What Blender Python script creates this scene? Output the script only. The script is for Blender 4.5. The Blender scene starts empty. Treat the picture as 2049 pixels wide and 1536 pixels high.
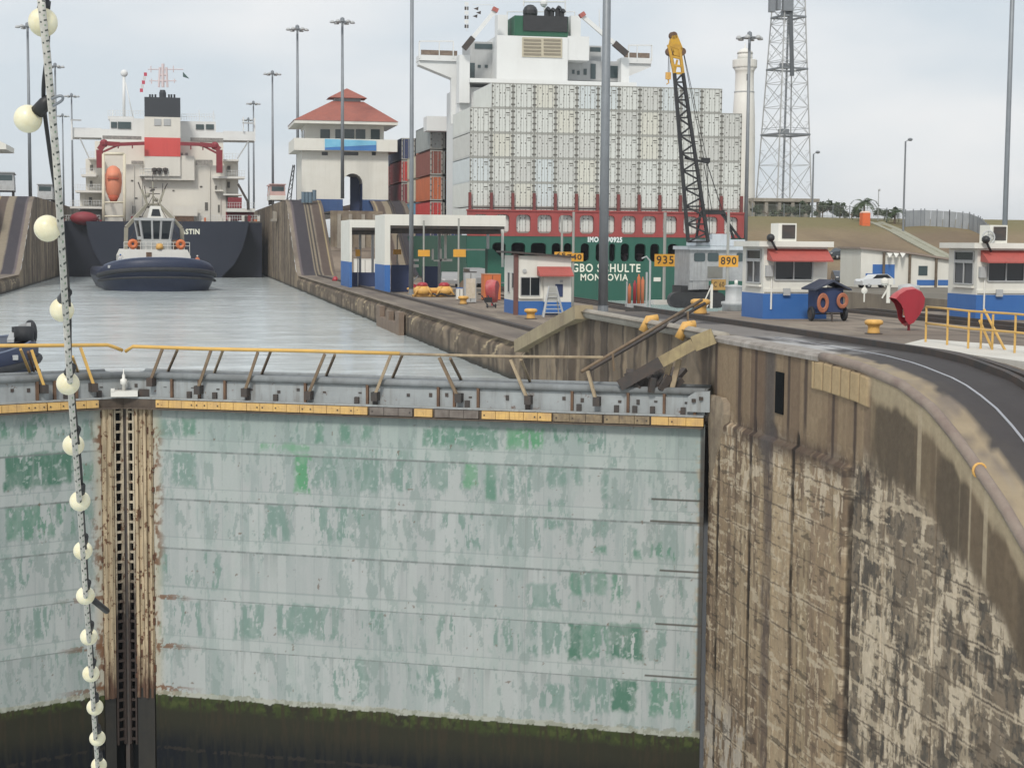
import bpy, bmesh, math, random
import numpy as np
random.seed(7)
SC = bpy.context.scene
COL = SC.collection
R = math.radians

# ------------------------------------------------------------------ camera, sky, sun, exposure
FPX, VPX, HC, RHO = 3300.0, 360.0, 485.0, 0.008      # focal length in photo pixels, canal vanishing column, horizon row, roll
PSI = math.atan((1024.5 - VPX) / FPX)
TH = math.atan((768 - HC) / FPX)
FW = np.array((math.sin(PSI) * math.cos(TH), math.cos(PSI) * math.cos(TH), -math.sin(TH)))
_r0 = np.array((math.cos(PSI), -math.sin(PSI), 0.0))
_u0 = np.array((math.sin(PSI) * math.sin(TH), math.cos(PSI) * math.sin(TH), math.cos(TH)))
RT = _r0 * math.cos(RHO) + _u0 * math.sin(RHO)
UP = -_r0 * math.sin(RHO) + _u0 * math.cos(RHO)
from mathutils import Matrix, Vector
cam = bpy.data.cameras.new('camera')
cam.sensor_width = 36.0
cam.lens = 36.0 * FPX / 2049.0
cam.clip_start, cam.clip_end = 0.2, 20000
camo = bpy.data.objects.new('camera', cam)
COL.objects.link(camo)
camo.matrix_world = Matrix(((RT[0], UP[0], -FW[0], 0), (RT[1], UP[1], -FW[1], 0), (RT[2], UP[2], -FW[2], 0), (0, 0, 0, 1)))
SC.camera = camo

SUN_EL, SUN_AZ = R(44), R(205)      # high, behind the camera and to the left
W = bpy.data.worlds.new('World')
SC.world = W
W.use_nodes = True
wn = W.node_tree
wn.nodes.clear()
sky = wn.nodes.new('ShaderNodeTexSky')
sky.sky_type = 'NISHITA'
sky.sun_disc = False
sky.sun_elevation, sky.sun_rotation = SUN_EL, SUN_AZ
sky.air_density, sky.dust_density = 1.0, 2.0
tcw = wn.nodes.new('ShaderNodeTexCoord')
mpw = wn.nodes.new('ShaderNodeMapping')
mpw.inputs['Scale'].default_value = (2.6, 2.6, 7.5)
nzw = wn.nodes.new('ShaderNodeTexNoise')
nzw.inputs['Scale'].default_value = 1.1
nzw.inputs['Detail'].default_value = 5
rpw = wn.nodes.new('ShaderNodeValToRGB')
rpw.color_ramp.elements[0].position = 0.40
rpw.color_ramp.elements[0].color = (6.0, 6.6, 7.1, 1)
rpw.color_ramp.elements[1].position = 0.62
rpw.color_ramp.elements[1].color = (8.0, 8.05, 8.1, 1)
mxw = wn.nodes.new('ShaderNodeMix')
mxw.data_type = 'RGBA'
mxw.inputs['Factor'].default_value = 0.93
bgw = wn.nodes.new('ShaderNodeBackground')
bgw.inputs['Strength'].default_value = 0.078
outw = wn.nodes.new('ShaderNodeOutputWorld')
wn.links.new(tcw.outputs['Generated'], mpw.inputs['Vector'])
wn.links.new(mpw.outputs['Vector'], nzw.inputs['Vector'])
wn.links.new(nzw.outputs['Fac'], rpw.inputs['Fac'])
wn.links.new(sky.outputs['Color'], mxw.inputs[6])
wn.links.new(rpw.outputs['Color'], mxw.inputs[7])
wn.links.new(mxw.outputs[2], bgw.inputs['Color'])
wn.links.new(bgw.outputs['Background'], outw.inputs['Surface'])
sl = bpy.data.lights.new('sun', 'SUN')
sl.energy, sl.angle, sl.color = 1.5, R(10), (1.0, 0.95, 0.87)
so = bpy.data.objects.new('sun', sl)
COL.objects.link(so)
_sd = Vector((math.sin(SUN_AZ) * math.cos(SUN_EL), math.cos(SUN_AZ) * math.cos(SUN_EL), math.sin(SUN_EL)))
so.rotation_euler = _sd.to_track_quat('Z', 'Y').to_euler()
SC.view_settings.view_transform = 'Standard'
SC.view_settings.look = 'None'
SC.view_settings.gamma = 1
SC.view_settings.exposure = 0.55
SC.cycles.max_bounces = 6
SC.cycles.diffuse_bounces = 3
SC.cycles.use_denoising = True

# ------------------------------------------------------------------ pixel -> world helpers (photo pixels, 2049 x 1536)
def ray(x, y):
    return FW + RT * ((x - 1024.5) / FPX) + UP * ((768 - y) / FPX)
def at(x, y, X=None, Y=None, Z=None):
    d = ray(x, y)
    t = X / d[0] if X is not None else Y / d[1] if Y is not None else Z / d[2]
    return Vector(d * t)
def prect(x0, y0, x1, y1, Y):
    """world (X0, Z0, X1, Z1) of a photo rectangle standing on the plane y = Y"""
    a, b, c, d = at(x0, y0, Y=Y), at(x1, y0, Y=Y), at(x0, y1, Y=Y), at(x1, y1, Y=Y)
    return ((a.x + c.x) / 2, (c.z + d.z) / 2, (b.x + d.x) / 2, (a.z + b.z) / 2)

# ------------------------------------------------------------------ mesh builder
class MB:
    def __init__(s):
        s.v, s.f, s.m, s.cur = [], [], [], 0
    def mat(s, i):
        s.cur = i
        return s
    def add(s, vs, fs):
        o = len(s.v)
        s.v += [tuple(p) for p in vs]
        for f in fs:
            s.f.append([o + i for i in f])
            s.m.append(s.cur)
        return s
    def box(s, x0, y0, z0, x1, y1, z1):
        x0, x1 = sorted((x0, x1)); y0, y1 = sorted((y0, y1)); z0, z1 = sorted((z0, z1))
        return s.add([(x0, y0, z0), (x1, y0, z0), (x1, y1, z0), (x0, y1, z0), (x0, y0, z1), (x1, y0, z1), (x1, y1, z1), (x0, y1, z1)],
                     [(0, 3, 2, 1), (4, 5, 6, 7), (0, 1, 5, 4), (1, 2, 6, 5), (2, 3, 7, 6), (3, 0, 4, 7)])
    def bar(s, p, q, w, h=None, up=(0, 0, 1)):
        h = h or w
        p, q = Vector(p), Vector(q)
        d = (q - p).normalized()
        u = Vector(up)
        if abs(d.dot(u)) > 0.98:
            u = Vector((0, 1, 0))
        a = d.cross(u).normalized() * (w / 2)
        b = a.cross(d).normalized() * (h / 2)
        return s.add([p - a - b, p + a - b, p + a + b, p - a + b, q - a - b, q + a - b, q + a + b, q - a + b],
                     [(0, 3, 2, 1), (4, 5, 6, 7), (0, 1, 5, 4), (1, 2, 6, 5), (2, 3, 7, 6), (3, 0, 4, 7)])
    def tube(s, pts, r, n=8, cap=True, flat=None):
        pts = [Vector(p) for p in pts]
        rs = r if isinstance(r, (list, tuple)) else [r] * len(pts)
        rings, ref = [], None
        for i, p in enumerate(pts):
            d = (pts[min(i + 1, len(pts) - 1)] - pts[max(i - 1, 0)]).normalized()
            if ref is None:
                ref = d.cross(Vector((0.31, 0.95, 0.05)))
                if ref.length < 0.2:
                    ref = d.cross(Vector((1, 0, 0.1)))
            a = (ref - d * ref.dot(d)).normalized()
            ref = a
            b = d.cross(a)
            rings.append([p + (a * math.cos(2 * math.pi * k / n) + b * math.sin(2 * math.pi * k / n)) * rs[i] for k in range(n)])
        vs = [q for rg in rings for q in rg]
        fs = [(i * n + k, i * n + (k + 1) % n, (i + 1) * n + (k + 1) % n, (i + 1) * n + k) for i in range(len(pts) - 1) for k in range(n)]
        if cap:
            fs += [tuple(range(n))[::-1], tuple((len(pts) - 1) * n + k for k in range(n))]
        return s.add(vs, fs)
    def lathe(s, prof, c=(0, 0, 0), n=16, sx=1.0, sy=1.0):
        vs = [(c[0] + r * sx * math.cos(2 * math.pi * k / n), c[1] + r * sy * math.sin(2 * math.pi * k / n), c[2] + z) for r, z in prof for k in range(n)]
        fs = [(i * n + k, i * n + (k + 1) % n, (i + 1) * n + (k + 1) % n, (i + 1) * n + k) for i in range(len(prof) - 1) for k in range(n)]
        fs += [tuple(range(n))[::-1], tuple((len(prof) - 1) * n + k for k in range(n))]
        return s.add(vs, fs)
    def ball(s, c, r, n=14, sx=1, sy=1, sz=1):
        pr = [(r * math.sin(math.pi * i / (n // 2)) + 1e-4, -r * math.cos(math.pi * i / (n // 2)) * sz) for i in range(n // 2 + 1)]
        return s.lathe(pr, c, n, sx, sy)
    def prism(s, poly, y0, y1, axis='y'):
        """extrude a 2D polygon; axis y: (x,z) pts, axis x: (y,z) pts, axis z: (x,y) pts"""
        n = len(poly)
        def P(a, b, t):
            return (a, t, b) if axis == 'y' else (t, a, b) if axis == 'x' else (a, b, t)
        vs = [P(a, b, y0) for a, b in poly] + [P(a, b, y1) for a, b in poly]
        fs = [tuple(range(n)), tuple(range(2 * n - 1, n - 1, -1))] + [(i, n + i, n + (i + 1) % n, (i + 1) % n) for i in range(n)]
        return s.add(vs, fs)
    def loft(s, rings, close=True, cap=True):
        n = len(rings[0])
        vs = [p for r in rings for p in r]
        fs = [(i * n + k, i * n + (k + 1) % n, (i + 1) * n + (k + 1) % n, (i + 1) * n + k) for i in range(len(rings) - 1) for k in range(n if close else n - 1)]
        if cap:
            fs += [tuple(range(n))[::-1], tuple((len(rings) - 1) * n + k for k in range(n))]
        return s.add(vs, fs)
    def torus(s, c, r1, r2, axis='y', n=18, k=8, a0=0, a1=2 * math.pi):
        pts = []
        full = abs(a1 - a0 - 2 * math.pi) < 1e-6
        for i in range(n + 1):
            t = a0 + (a1 - a0) * i / n
            a, b = r1 * math.cos(t), r1 * math.sin(t)
            pts.append((c[0] + a, c[1], c[2] + b) if axis == 'y' else (c[0], c[1] + a, c[2] + b) if axis == 'x' else (c[0] + a, c[1] + b, c[2]))
        return s.tube(pts, r2, k, cap=not full)
    def build(s, name, mats, parent=None, loc=None, smooth=False, rotz=0):
        me = bpy.data.meshes.new(name)
        me.from_pydata(s.v, [], s.f)
        if not isinstance(mats, (list, tuple)):
            mats = [mats]
        for m in mats:
            me.materials.append(m)
        me.polygons.foreach_set('material_index', [min(i, len(mats) - 1) for i in s.m])
        bm = bmesh.new(); bm.from_mesh(me)
        bmesh.ops.recalc_face_normals(bm, faces=bm.faces)
        bm.to_mesh(me); bm.free()
        if smooth:
            me.shade_auto_smooth(angle=R(40)) if hasattr(me, 'shade_auto_smooth') else me.polygons.foreach_set('use_smooth', [True] * len(me.polygons))
        o = bpy.data.objects.new(name, me)
        COL.objects.link(o)
        if parent is not None:
            o.parent = parent
        if loc is not None:
            o.location = loc
        o.rotation_euler.z = rotz
        return o

def tag(o, label=None, cat=None, group=None, kind=None):
    if label: o['label'] = label
    if cat: o['category'] = cat
    if group: o['group'] = group
    if kind: o['kind'] = kind
    return o
def thing(name, label, cat, loc=(0, 0, 0), rotz=0, group=None):
    o = bpy.data.objects.new(name, None)
    o.empty_display_size = 0.3
    COL.objects.link(o)
    o.location = loc
    o.rotation_euler.z = rotz
    return tag(o, label, cat, group)
def copy_thing(root, loc, rotz=None, label=None, group=None, swap=None, scale=None):
    r = root.copy(); COL.objects.link(r)
    r.location = loc
    if rotz is not None: r.rotation_euler.z = rotz
    if scale: r.scale = (scale,) * 3
    if label: r['label'] = label
    if group: r['group'] = group
    def kids(src, dst):
        for ch in list(src.children):
            c = ch.copy(); COL.objects.link(c); c.parent = dst
            if swap:
                if len(c.data.materials) and c.data.materials[0].name in swap:
                    c.material_slots[0].link = 'OBJECT'
                    c.material_slots[0].material = swap[c.data.materials[0].name]
            kids(ch, c)
    kids(root, r)
    return r
ORD = ['first', 'second', 'third', 'fourth', 'fifth', 'sixth', 'seventh', 'eighth', 'ninth', 'tenth', 'eleventh', 'twelfth', 'thirteenth', 'fourteenth', 'fifteenth']

# ------------------------------------------------------------------ materials
def newmat(name, rough=0.6, metal=0.0):
    m = bpy.data.materials.new(name)
    m.use_nodes = True
    nt = m.node_tree
    b = nt.nodes['Principled BSDF']
    b.inputs['Roughness'].default_value = rough
    b.inputs['Metallic'].default_value = metal
    return m, nt, b
def c4(c):
    return (c[0], c[1], c[2], 1)
def noise(nt, vec, scale, detail=5, rough=0.6):
    n = nt.nodes.new('ShaderNodeTexNoise')
    n.inputs['Scale'].default_value = scale
    n.inputs['Detail'].default_value = detail
    n.inputs['Roughness'].default_value = rough
    if vec is not None:
        nt.links.new(vec, n.inputs['Vector'])
    return n.outputs['Fac']
def ramp(nt, fac, lo, hi):
    r = nt.nodes.new('ShaderNodeMapRange')
    r.inputs['From Min'].default_value = lo
    r.inputs['From Max'].default_value = hi
    nt.links.new(fac, r.inputs['Value'])
    return r.outputs['Result']
def mix(nt, fac, a, b, mode='MIX'):
    m = nt.nodes.new('ShaderNodeMix')
    m.data_type = 'RGBA'
    m.blend_type = mode
    for s, v in ((0, fac), (6, a), (7, b)):
        if hasattr(v, 'is_linked'):
            nt.links.new(v, m.inputs[s])
        else:
            m.inputs[s].default_value = v if s == 0 else c4(v)
    return m.outputs[2]
def coord(nt, scale=(1, 1, 1), kind='Object'):
    t = nt.nodes.new('ShaderNodeTexCoord')
    m = nt.nodes.new('ShaderNodeMapping')
    m.inputs['Scale'].default_value = scale
    nt.links.new(t.outputs[kind], m.inputs['Vector'])
    return m.outputs['Vector']
def bump(nt, b, fac, strength=0.3, dist=0.05):
    n = nt.nodes.new('ShaderNodeBump')
    n.inputs['Strength'].default_value = strength
    n.inputs['Distance'].default_value = dist
    nt.links.new(fac, n.inputs['Height'])
    nt.links.new(n.outputs['Normal'], b.inputs['Normal'])
def worn(name, c, c2=None, amt=0.5, scale=1.0, streak=0.0, sc=(0.35, 0.32, 0.28), rough=0.6, metal=0.0, rust=0.0, bmp=0.0):
    """paint or concrete with cloudy variation, rain streaks running down and rust spots"""
    m, nt, b = newmat(name, rough, metal)
    v = coord(nt)
    c2 = c2 or tuple(x * 0.72 for x in c)
    f = ramp(nt, noise(nt, v, scale), 0.35, 0.7)
    ma = nt.nodes.new('ShaderNodeMath'); ma.operation = 'MULTIPLY'; ma.inputs[1].default_value = amt
    nt.links.new(f, ma.inputs[0])
    out = mix(nt, ma.outputs[0], c, c2)
    if streak:
        vs = coord(nt, (3.2, 3.2, 0.22))
        f2 = ramp(nt, noise(nt, vs, 1.4 * scale, 6), 0.5, 0.75)
        mb = nt.nodes.new('ShaderNodeMath'); mb.operation = 'MULTIPLY'; mb.inputs[1].default_value = streak
        nt.links.new(f2, mb.inputs[0])
        out = mix(nt, mb.outputs[0], out, tuple(x * y for x, y in zip(c, sc)))
    if rust:
        f3 = ramp(nt, noise(nt, v, 2.7 * scale, 8, 0.7), 0.68 - 0.12 * rust, 0.74 - 0.08 * rust)
        out = mix(nt, f3, out, (0.12, 0.05, 0.025))
    nt.links.new(out, b.inputs['Base Color'])
    if bmp:
        bump(nt, b, noise(nt, v, 6 * scale, 8), bmp, 0.03)
    return m
def attrmat(name, rough=0.8, fine=0.25, scale=9.0, bmp=0.2, attr='wear', spec=0.3):
    m, nt, b = newmat(name, rough)
    a = nt.nodes.new('ShaderNodeVertexColor'); a.layer_name = attr
    v = coord(nt)
    f = ramp(nt, noise(nt, v, scale, 8, 0.7), 0.3, 0.7)
    ma = nt.nodes.new('ShaderNodeMath'); ma.operation = 'MULTIPLY'; ma.inputs[1].default_value = fine
    nt.links.new(f, ma.inputs[0])
    dk = mix(nt, 1.0, a.outputs['Color'], (0.55, 0.52, 0.5), 'MULTIPLY')
    nt.links.new(mix(nt, ma.outputs[0], a.outputs['Color'], dk), b.inputs['Base Color'])
    b.inputs['Specular IOR Level'].default_value = spec
    if bmp:
        bump(nt, b, noise(nt, v, scale, 8, 0.65), bmp, 0.03)
    return m
WHITE = worn('white_paint', (0.74, 0.73, 0.68), (0.64, 0.62, 0.57), 0.5, 0.4, 0.10, rough=0.5)
BOOTHW = worn('booth_white', (0.72, 0.71, 0.65), (0.64, 0.62, 0.55), 0.5, 0.6, 0.10, rough=0.6)
BLUE = worn('blue_paint', (0.035, 0.13, 0.38), (0.05, 0.16, 0.42), 0.7, 0.9, 0.2, (0.6, 0.6, 0.7), rough=0.5)
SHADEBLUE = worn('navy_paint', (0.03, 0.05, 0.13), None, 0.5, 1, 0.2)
REDROOF = worn('red_awning', (0.42, 0.095, 0.08), (0.34, 0.09, 0.075), 0.8, 2, 0.2, rough=0.6)
TILE = worn('roof_tile', (0.34, 0.115, 0.085), (0.26, 0.095, 0.075), 0.8, 1.2, 0.3, rough=0.8)
YELLOW = worn('yellow_paint', (0.70, 0.40, 0.10), (0.58, 0.34, 0.12), 0.7, 3, 0.3, rust=0.35, rough=0.55)
YPAINT = worn('railing_yellow', (0.66, 0.40, 0.10), (0.48, 0.32, 0.12), 0.6, 3, rough=0.5)
YSIGN = worn('sign_yellow', (0.72, 0.36, 0.04), (0.62, 0.3, 0.05), 0.6, 3, rough=0.5)
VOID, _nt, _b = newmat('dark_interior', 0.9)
_b.inputs['Base Color'].default_value = (0.006, 0.007, 0.008, 1)  # near-black colour stands for the shade inside openings, recesses and gaps
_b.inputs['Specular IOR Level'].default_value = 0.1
BLACK = worn('black_paint', (0.02, 0.021, 0.023), (0.035, 0.035, 0.035), 0.6, 2, rough=0.5)
RUBBER = worn('black_rubber', (0.018, 0.02, 0.024), (0.04, 0.04, 0.045), 0.6, 1.4, 0.2, (1.8, 1.8, 1.8), rough=0.7)
GALV = worn('galvanised_steel', (0.23, 0.25, 0.27), (0.18, 0.195, 0.21), 0.6, 1.2, 0.3, rough=0.5, metal=0.2)
LGREY = worn('light_grey_paint', (0.45, 0.46, 0.46), (0.36, 0.37, 0.37), 0.6, 1.2, 0.3, rough=0.55)
SILVER = worn('aluminium_paint', (0.42, 0.43, 0.43), (0.3, 0.31, 0.32), 0.8, 1.8, 0.5, rough=0.45, metal=0.25, rust=0.2)
RUSTY = worn('rusty_steel', (0.17, 0.10, 0.06), (0.07, 0.04, 0.028), 0.9, 2.2, 0.4, rough=0.85, bmp=0.2)
DKSTEEL = worn('dark_steel', (0.045, 0.043, 0.042), (0.09, 0.06, 0.045), 0.7, 3, rough=0.7)
GLASS, _nt, _b = newmat('dark_glass', 0.06)
_b.inputs['Base Color'].default_value = (0.012, 0.016, 0.02, 1)
GLASSL, _nt, _b = newmat('tinted_glass', 0.08)
_b.inputs['Base Color'].default_value = (0.05, 0.075, 0.08, 1)
CONC = worn('pale_concrete', (0.36, 0.33, 0.28), (0.25, 0.225, 0.19), 0.8, 0.6, 0.4, rough=0.9, bmp=0.1)
WCONC = worn('white_concrete', (0.62, 0.60, 0.55), (0.5, 0.48, 0.43), 0.7, 0.7, 0.2, rough=0.85)
ORANGE = worn('orange_paint', (0.62, 0.17, 0.05), (0.5, 0.13, 0.05), 0.6, 1.5, 0.2, rough=0.5)
REDP = worn('red_paint', (0.36, 0.025, 0.04), (0.28, 0.025, 0.035), 0.5, 1.5, 0.2, rough=0.4)
WOOD = worn('weathered_timber', (0.17, 0.13, 0.09), (0.08, 0.06, 0.045), 0.8, 2.5, 0.3, rough=0.9)
SKIN = worn('skin', (0.42, 0.22, 0.14), None, 0.2, 4)
NAVYCLOTH = worn('navy_cloth', (0.03, 0.04, 0.09), None, 0.3, 4, rough=0.9)
WCLOTH = worn('white_cloth', (0.6, 0.6, 0.6), None, 0.3, 4, rough=0.9)
ORANGECLOTH = worn('orange_cloth', (0.6, 0.2, 0.1), None, 0.3, 4, rough=0.9)

# numpy value noise for the stain layers
def vnoise(a, b, fa, fb, seed, octv=4, gain=0.55):
    out = np.zeros_like(a, dtype=float); amp = 1.0; tot = 0.0
    for o in range(octv):
        rs = np.random.RandomState(seed * 31 + o)
        G = rs.rand(128, 128)
        x, y = a * fa * 2 ** o + 37.3 * o, b * fb * 2 ** o + 11.7 * o
        xi, yi = np.floor(x).astype(int), np.floor(y).astype(int)
        tx, ty = x - xi, y - yi
        tx, ty = tx * tx * (3 - 2 * tx), ty * ty * (3 - 2 * ty)
        g = lambda i, j: G[(xi + i) % 128, (yi + j) % 128]
        out += amp * ((g(0, 0) * (1 - tx) + g(1, 0) * tx) * (1 - ty) + (g(0, 1) * (1 - tx) + g(1, 1) * tx) * ty)
        tot += amp; amp *= gain
    return out / tot
def sstep(x, lo, hi):
    t = np.clip((x - lo) / (hi - lo), 0, 1)
    return t * t * (3 - 2 * t)
def lerp(c, d, t):
    return c * (1 - t[..., None]) + np.array(d) * t[..., None]
def gridmesh(name, P, colr, mat, parent=None, loc=None, rotz=0):
    """P: (n, m, 3) vertex positions, colr: (n, m, 3) stain colours"""
    n, m = P.shape[:2]
    me = bpy.data.meshes.new(name)
    idx = np.arange(n * m).reshape(n, m)
    q = np.stack([idx[:-1, :-1], idx[1:, :-1], idx[1:, 1:], idx[:-1, 1:]], -1).reshape(-1, 4)
    me.vertices.add(n * m); me.vertices.foreach_set('co', P.reshape(-1).astype(np.float32))
    me.loops.add(q.size); me.loops.foreach_set('vertex_index', q.reshape(-1).astype(np.int32))
    me.polygons.add(len(q)); me.polygons.foreach_set('loop_start', np.arange(0, q.size, 4, dtype=np.int32))
    me.update(calc_edges=True); me.validate()
    ca = me.color_attributes.new('wear', 'FLOAT_COLOR', 'POINT')
    d = np.ones((n * m, 4), np.float32); d[:, :3] = np.clip(colr.reshape(-1, 3), 0, 1)
    ca.data.foreach_set('color', d.reshape(-1))
    me.materials.append(mat)
    o = bpy.data.objects.new(name, me); COL.objects.link(o)
    if parent is not None: o.parent = parent
    if loc is not None: o.location = loc
    o.rotation_euler.z = rotz
    return o
def text_mesh(body, size, mat, parent, loc, rot=(R(90), 0, 0), name='lettering', width=None, bold=0.0, extrude=0.01):
    cu = bpy.data.curves.new(name, 'FONT')
    cu.body = body; cu.size = size; cu.align_x = 'CENTER'; cu.align_y = 'CENTER'; cu.extrude = extrude; cu.offset = bold; cu.resolution_u = 3; cu.space_character = 1.14
    o = bpy.data.objects.new(name + '_src', cu); COL.objects.link(o)
    dg = bpy.context.evaluated_depsgraph_get(); dg.update()
    me = bpy.data.meshes.new_from_object(o.evaluated_get(dg))
    bpy.data.objects.remove(o)
    me.materials.clear(); me.materials.append(mat)
    ob = bpy.data.objects.new(name, me); COL.objects.link(ob)
    ob.parent = parent; ob.location = loc; ob.rotation_euler = rot
    if width:
        xs = [v.co.x for v in me.vertices]
        k = width / (max(xs) - min(xs))
        for v in me.vertices: v.co.x *= k
    return ob
# ------------------------------------------------------------------ setting: profile of the lock walls along the canal
GP = [(-30, -30.0), (10, -15.2), (20, -9.9), (28.1, -5.58), (29.1, -4.92), (30.2, -4.33), (31.3, -3.78), (32.3, -3.36), (33.8, -3.0), (36, -2.78), (38, -2.7),
      (63.5, -2.7), (66, -2.85), (72, -4.45), (74.5, -4.7), (224, -4.7), (227, -4.0), (246, 5.1), (250, 6.1), (900, 6.3)]
def G(y):
    return np.interp(y, [p[0] for p in GP], [p[1] for p in GP])
XW, XL, WZ = 15.5, -20.6, -6.55      # right chamber wall, left chamber wall, upper water level
UPM = 0.235                          # far incline begins here (hundreds of metres handled by GP)

def streaks(a, z, seed):
    return vnoise(a, z, 2.6, 0.10, seed, 4, 0.6)

def wall_near():
    ys = np.concatenate([np.linspace(16, 26.5, 30), np.linspace(26.7, 46.55, 680)])
    ts = np.concatenate([np.linspace(0, 0.9, 560), np.linspace(0.905, 1, 12)])
    Yg, T = np.meshgrid(ys, ts, indexing='ij')
    top = G(Yg) - 0.06
    Zg = top * (1 - T) + (-20.5) * T
    X = np.full_like(Yg, XW)
    dpt = top - Zg
    n1 = vnoise(Yg, Zg, 0.9, 0.28, 3); n2 = vnoise(Yg, Zg, 3.5, 1.4, 4); n3 = streaks(Yg, Zg, 5); n4 = vnoise(Yg, Zg, 9, 9, 6, 3)
    yw = lambda xp, yp=1100: at(xp, yp, X=XW).y
    # pour lifts: courses 1.05 m high split into panels, each a slightly different tone
    lift = np.floor((Zg + 0.12 * n2) / 1.05); pan = np.floor(Yg / 0.95 + 0.3 * lift)
    cel = vnoise(pan, lift, 0.77, 0.71, 9, 1)
    base = np.zeros(Yg.shape + (3,)) + np.array((0.285, 0.222, 0.158))
    base = lerp(base, (0.35, 0.285, 0.20), sstep(cel * 0.6 + n1 * 0.4, 0.42, 0.70))
    base = lerp(base, (0.165, 0.125, 0.092), sstep(vnoise(pan, lift, 0.61, 0.83, 10, 1), 0.55, 0.8) * 0.7)
    base = lerp(base, (0.13, 0.098, 0.072), 0.7 * sstep(n3, 0.50, 0.62))
    base = lerp(base, (0.36, 0.30, 0.20), 0.6 * sstep(streaks(Yg, Zg, 7), 0.54, 0.63))
    wx, wz = Yg + 0.16 * (vnoise(Yg, Zg, 2.2, 1.2, 30, 3) - 0.5) + 0.05 * (n4 - 0.5), Zg + 0.22 * (vnoise(Yg, Zg, 2.4, 1.4, 31, 3) - 0.5) + 0.05 * (n2 - 0.5)
    def cells(cy, cz, seed):
        r = np.floor(wz / cz); return vnoise(np.floor(wx / cy + 0.37 * r), r, 0.771, 0.713, seed, 1)
    flake = 0.30 * cells(0.21, 0.42, 33) + 0.25 * cells(0.47, 0.30, 34) + 0.45 * vnoise(Yg, Zg, 4.6, 1.5, 12, 5, 0.68)     # upright blocky spalls
    small = 0.4 * cells(0.10, 0.17, 35) + 0.6 * vnoise(Yg, Zg, 7.5, 3.6, 36, 5, 0.68)
    ragh = 0.7 * vnoise(Yg + 0.1 * Zg, Zg, 0.95, 5.2, 14, 4, 0.6) + 0.3 * vnoise(Yg, Zg, 3, 9, 15, 3)   # level scratches and broken courses
    bigp = vnoise(Yg, Zg, 0.55, 0.32, 13, 3)
    low = sstep(dpt, 1.7, 2.4)
    near = 1 - sstep(Yg, yw(1704), yw(1698))
    # dark damp skin with pale spalls on the nearer half
    nl = near * low
    base = lerp(base, (0.205, 0.18, 0.145), nl * 0.85)
    base = lerp(base, (0.075, 0.072, 0.066), nl * sstep(0.55 * flake + 0.45 * bigp, 0.51, 0.56) * 0.75)
    base = lerp(base, (0.20, 0.165, 0.125), nl * sstep(small, 0.49, 0.56) * 0.75)
    base = lerp(base, (0.40, 0.345, 0.26), nl * sstep(0.6 * (1 - flake) + 0.4 * streaks(Yg, Zg, 39) + 0.35 * (bigp - 0.5), 0.515, 0.55) * 0.8)
    base = lerp(base, (0.56, 0.50, 0.40), nl * sstep(0.7 * (1 - flake) + 0.3 * streaks(Yg, Zg, 39) + 0.35 * (bigp - 0.5) + 0.25 * (small - 0.5), 0.57, 0.60) * 0.85)
    base = lerp(base, (0.07, 0.065, 0.06), nl * sstep(1 - small, 0.60, 0.63) * 0.6)
    # warmer brown half by the gate: tan and dark panels, few pale spots
    fl = (1 - near) * low
    base = lerp(base, (0.34, 0.265, 0.175), fl * sstep(0.5 * flake + 0.5 * streaks(Yg, Zg, 41), 0.50, 0.57) * 0.6)
    base = lerp(base, (0.135, 0.10, 0.074), fl * sstep(0.4 * (1 - flake) + 0.6 * streaks(Yg, Zg, 40), 0.54, 0.62) * 0.7)
    base = lerp(base, (0.42, 0.34, 0.235), (sstep(Yg, yw(1592), yw(1588)) * (1 - sstep(Yg, yw(1556), yw(1552)))) * low * 0.65 * (0.5 + 0.8 * n1))
    base = lerp(base, (0.50, 0.43, 0.32), fl * sstep(small, 0.635, 0.66) * 0.8)
    base = lerp(base, (0.58, 0.52, 0.42), (1 - near) * sstep(dpt, 1.9, 2.1) * (1 - sstep(dpt, 4.0, 4.8)) * sstep(flake, 0.565, 0.585) * 0.7)
    base = lerp(base, (0.46, 0.44, 0.40), fl * sstep(-Zg, 12.6, 14.0) * sstep(Yg, yw(1530), yw(1500)) * sstep(flake, 0.47, 0.52) * 0.75)
    crs = np.abs((Zg + 0.05 * n2 + 0.12 * (wz - Zg)) / 1.05 % 1 - 0.5)
    base = lerp(base, (0.07, 0.058, 0.048), low * (crs < 0.020) * sstep(n2 + 0.3 * n1, 0.42, 0.60) * 0.55)
    base = lerp(base, (0.56, 0.49, 0.38), low * (np.abs(crs - 0.045) < 0.022) * sstep(vnoise(Yg, Zg, 1.3, 2.0, 44, 3), 0.56, 0.62) * 0.55)
    half = np.abs((Zg + 0.04 * n2 + 0.15 * (wz - Zg)) / 0.35 % 1 - 0.5)
    base = lerp(base, (0.10, 0.085, 0.07), low * (half < 0.04) * sstep(vnoise(Yg, Zg, 1.1, 1.0, 45, 3), 0.55, 0.60) * 0.6)
    base = lerp(base, (0.50, 0.44, 0.34), low * sstep(ragh, 0.63, 0.65) * 0.75)
    base = lerp(base, (0.05, 0.042, 0.036), low * sstep(1 - ragh, 0.65, 0.67) * 0.6)
    # broad dark band under the coping on the bend, cream drips from the edge
    wob = vnoise(Yg, Zg * 0, 2.6, 1, 23, 3)
    bend = 1 - sstep(Yg, yw(1762, 800), yw(1725, 780))
    band = sstep(dpt, 0.26 + 0.22 * wob + 0.12 * n2, 0.46 + 0.30 * wob + 0.12 * n2) * (1 - sstep(dpt, 1.45 + 0.9 * n1 + 0.5 * (n2 - 0.5), 1.9 + 0.9 * n1 + 0.5 * (n2 - 0.5)))
    base = lerp(base, (0.135, 0.108, 0.076), band * bend * (0.75 + 0.2 * n2))
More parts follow.
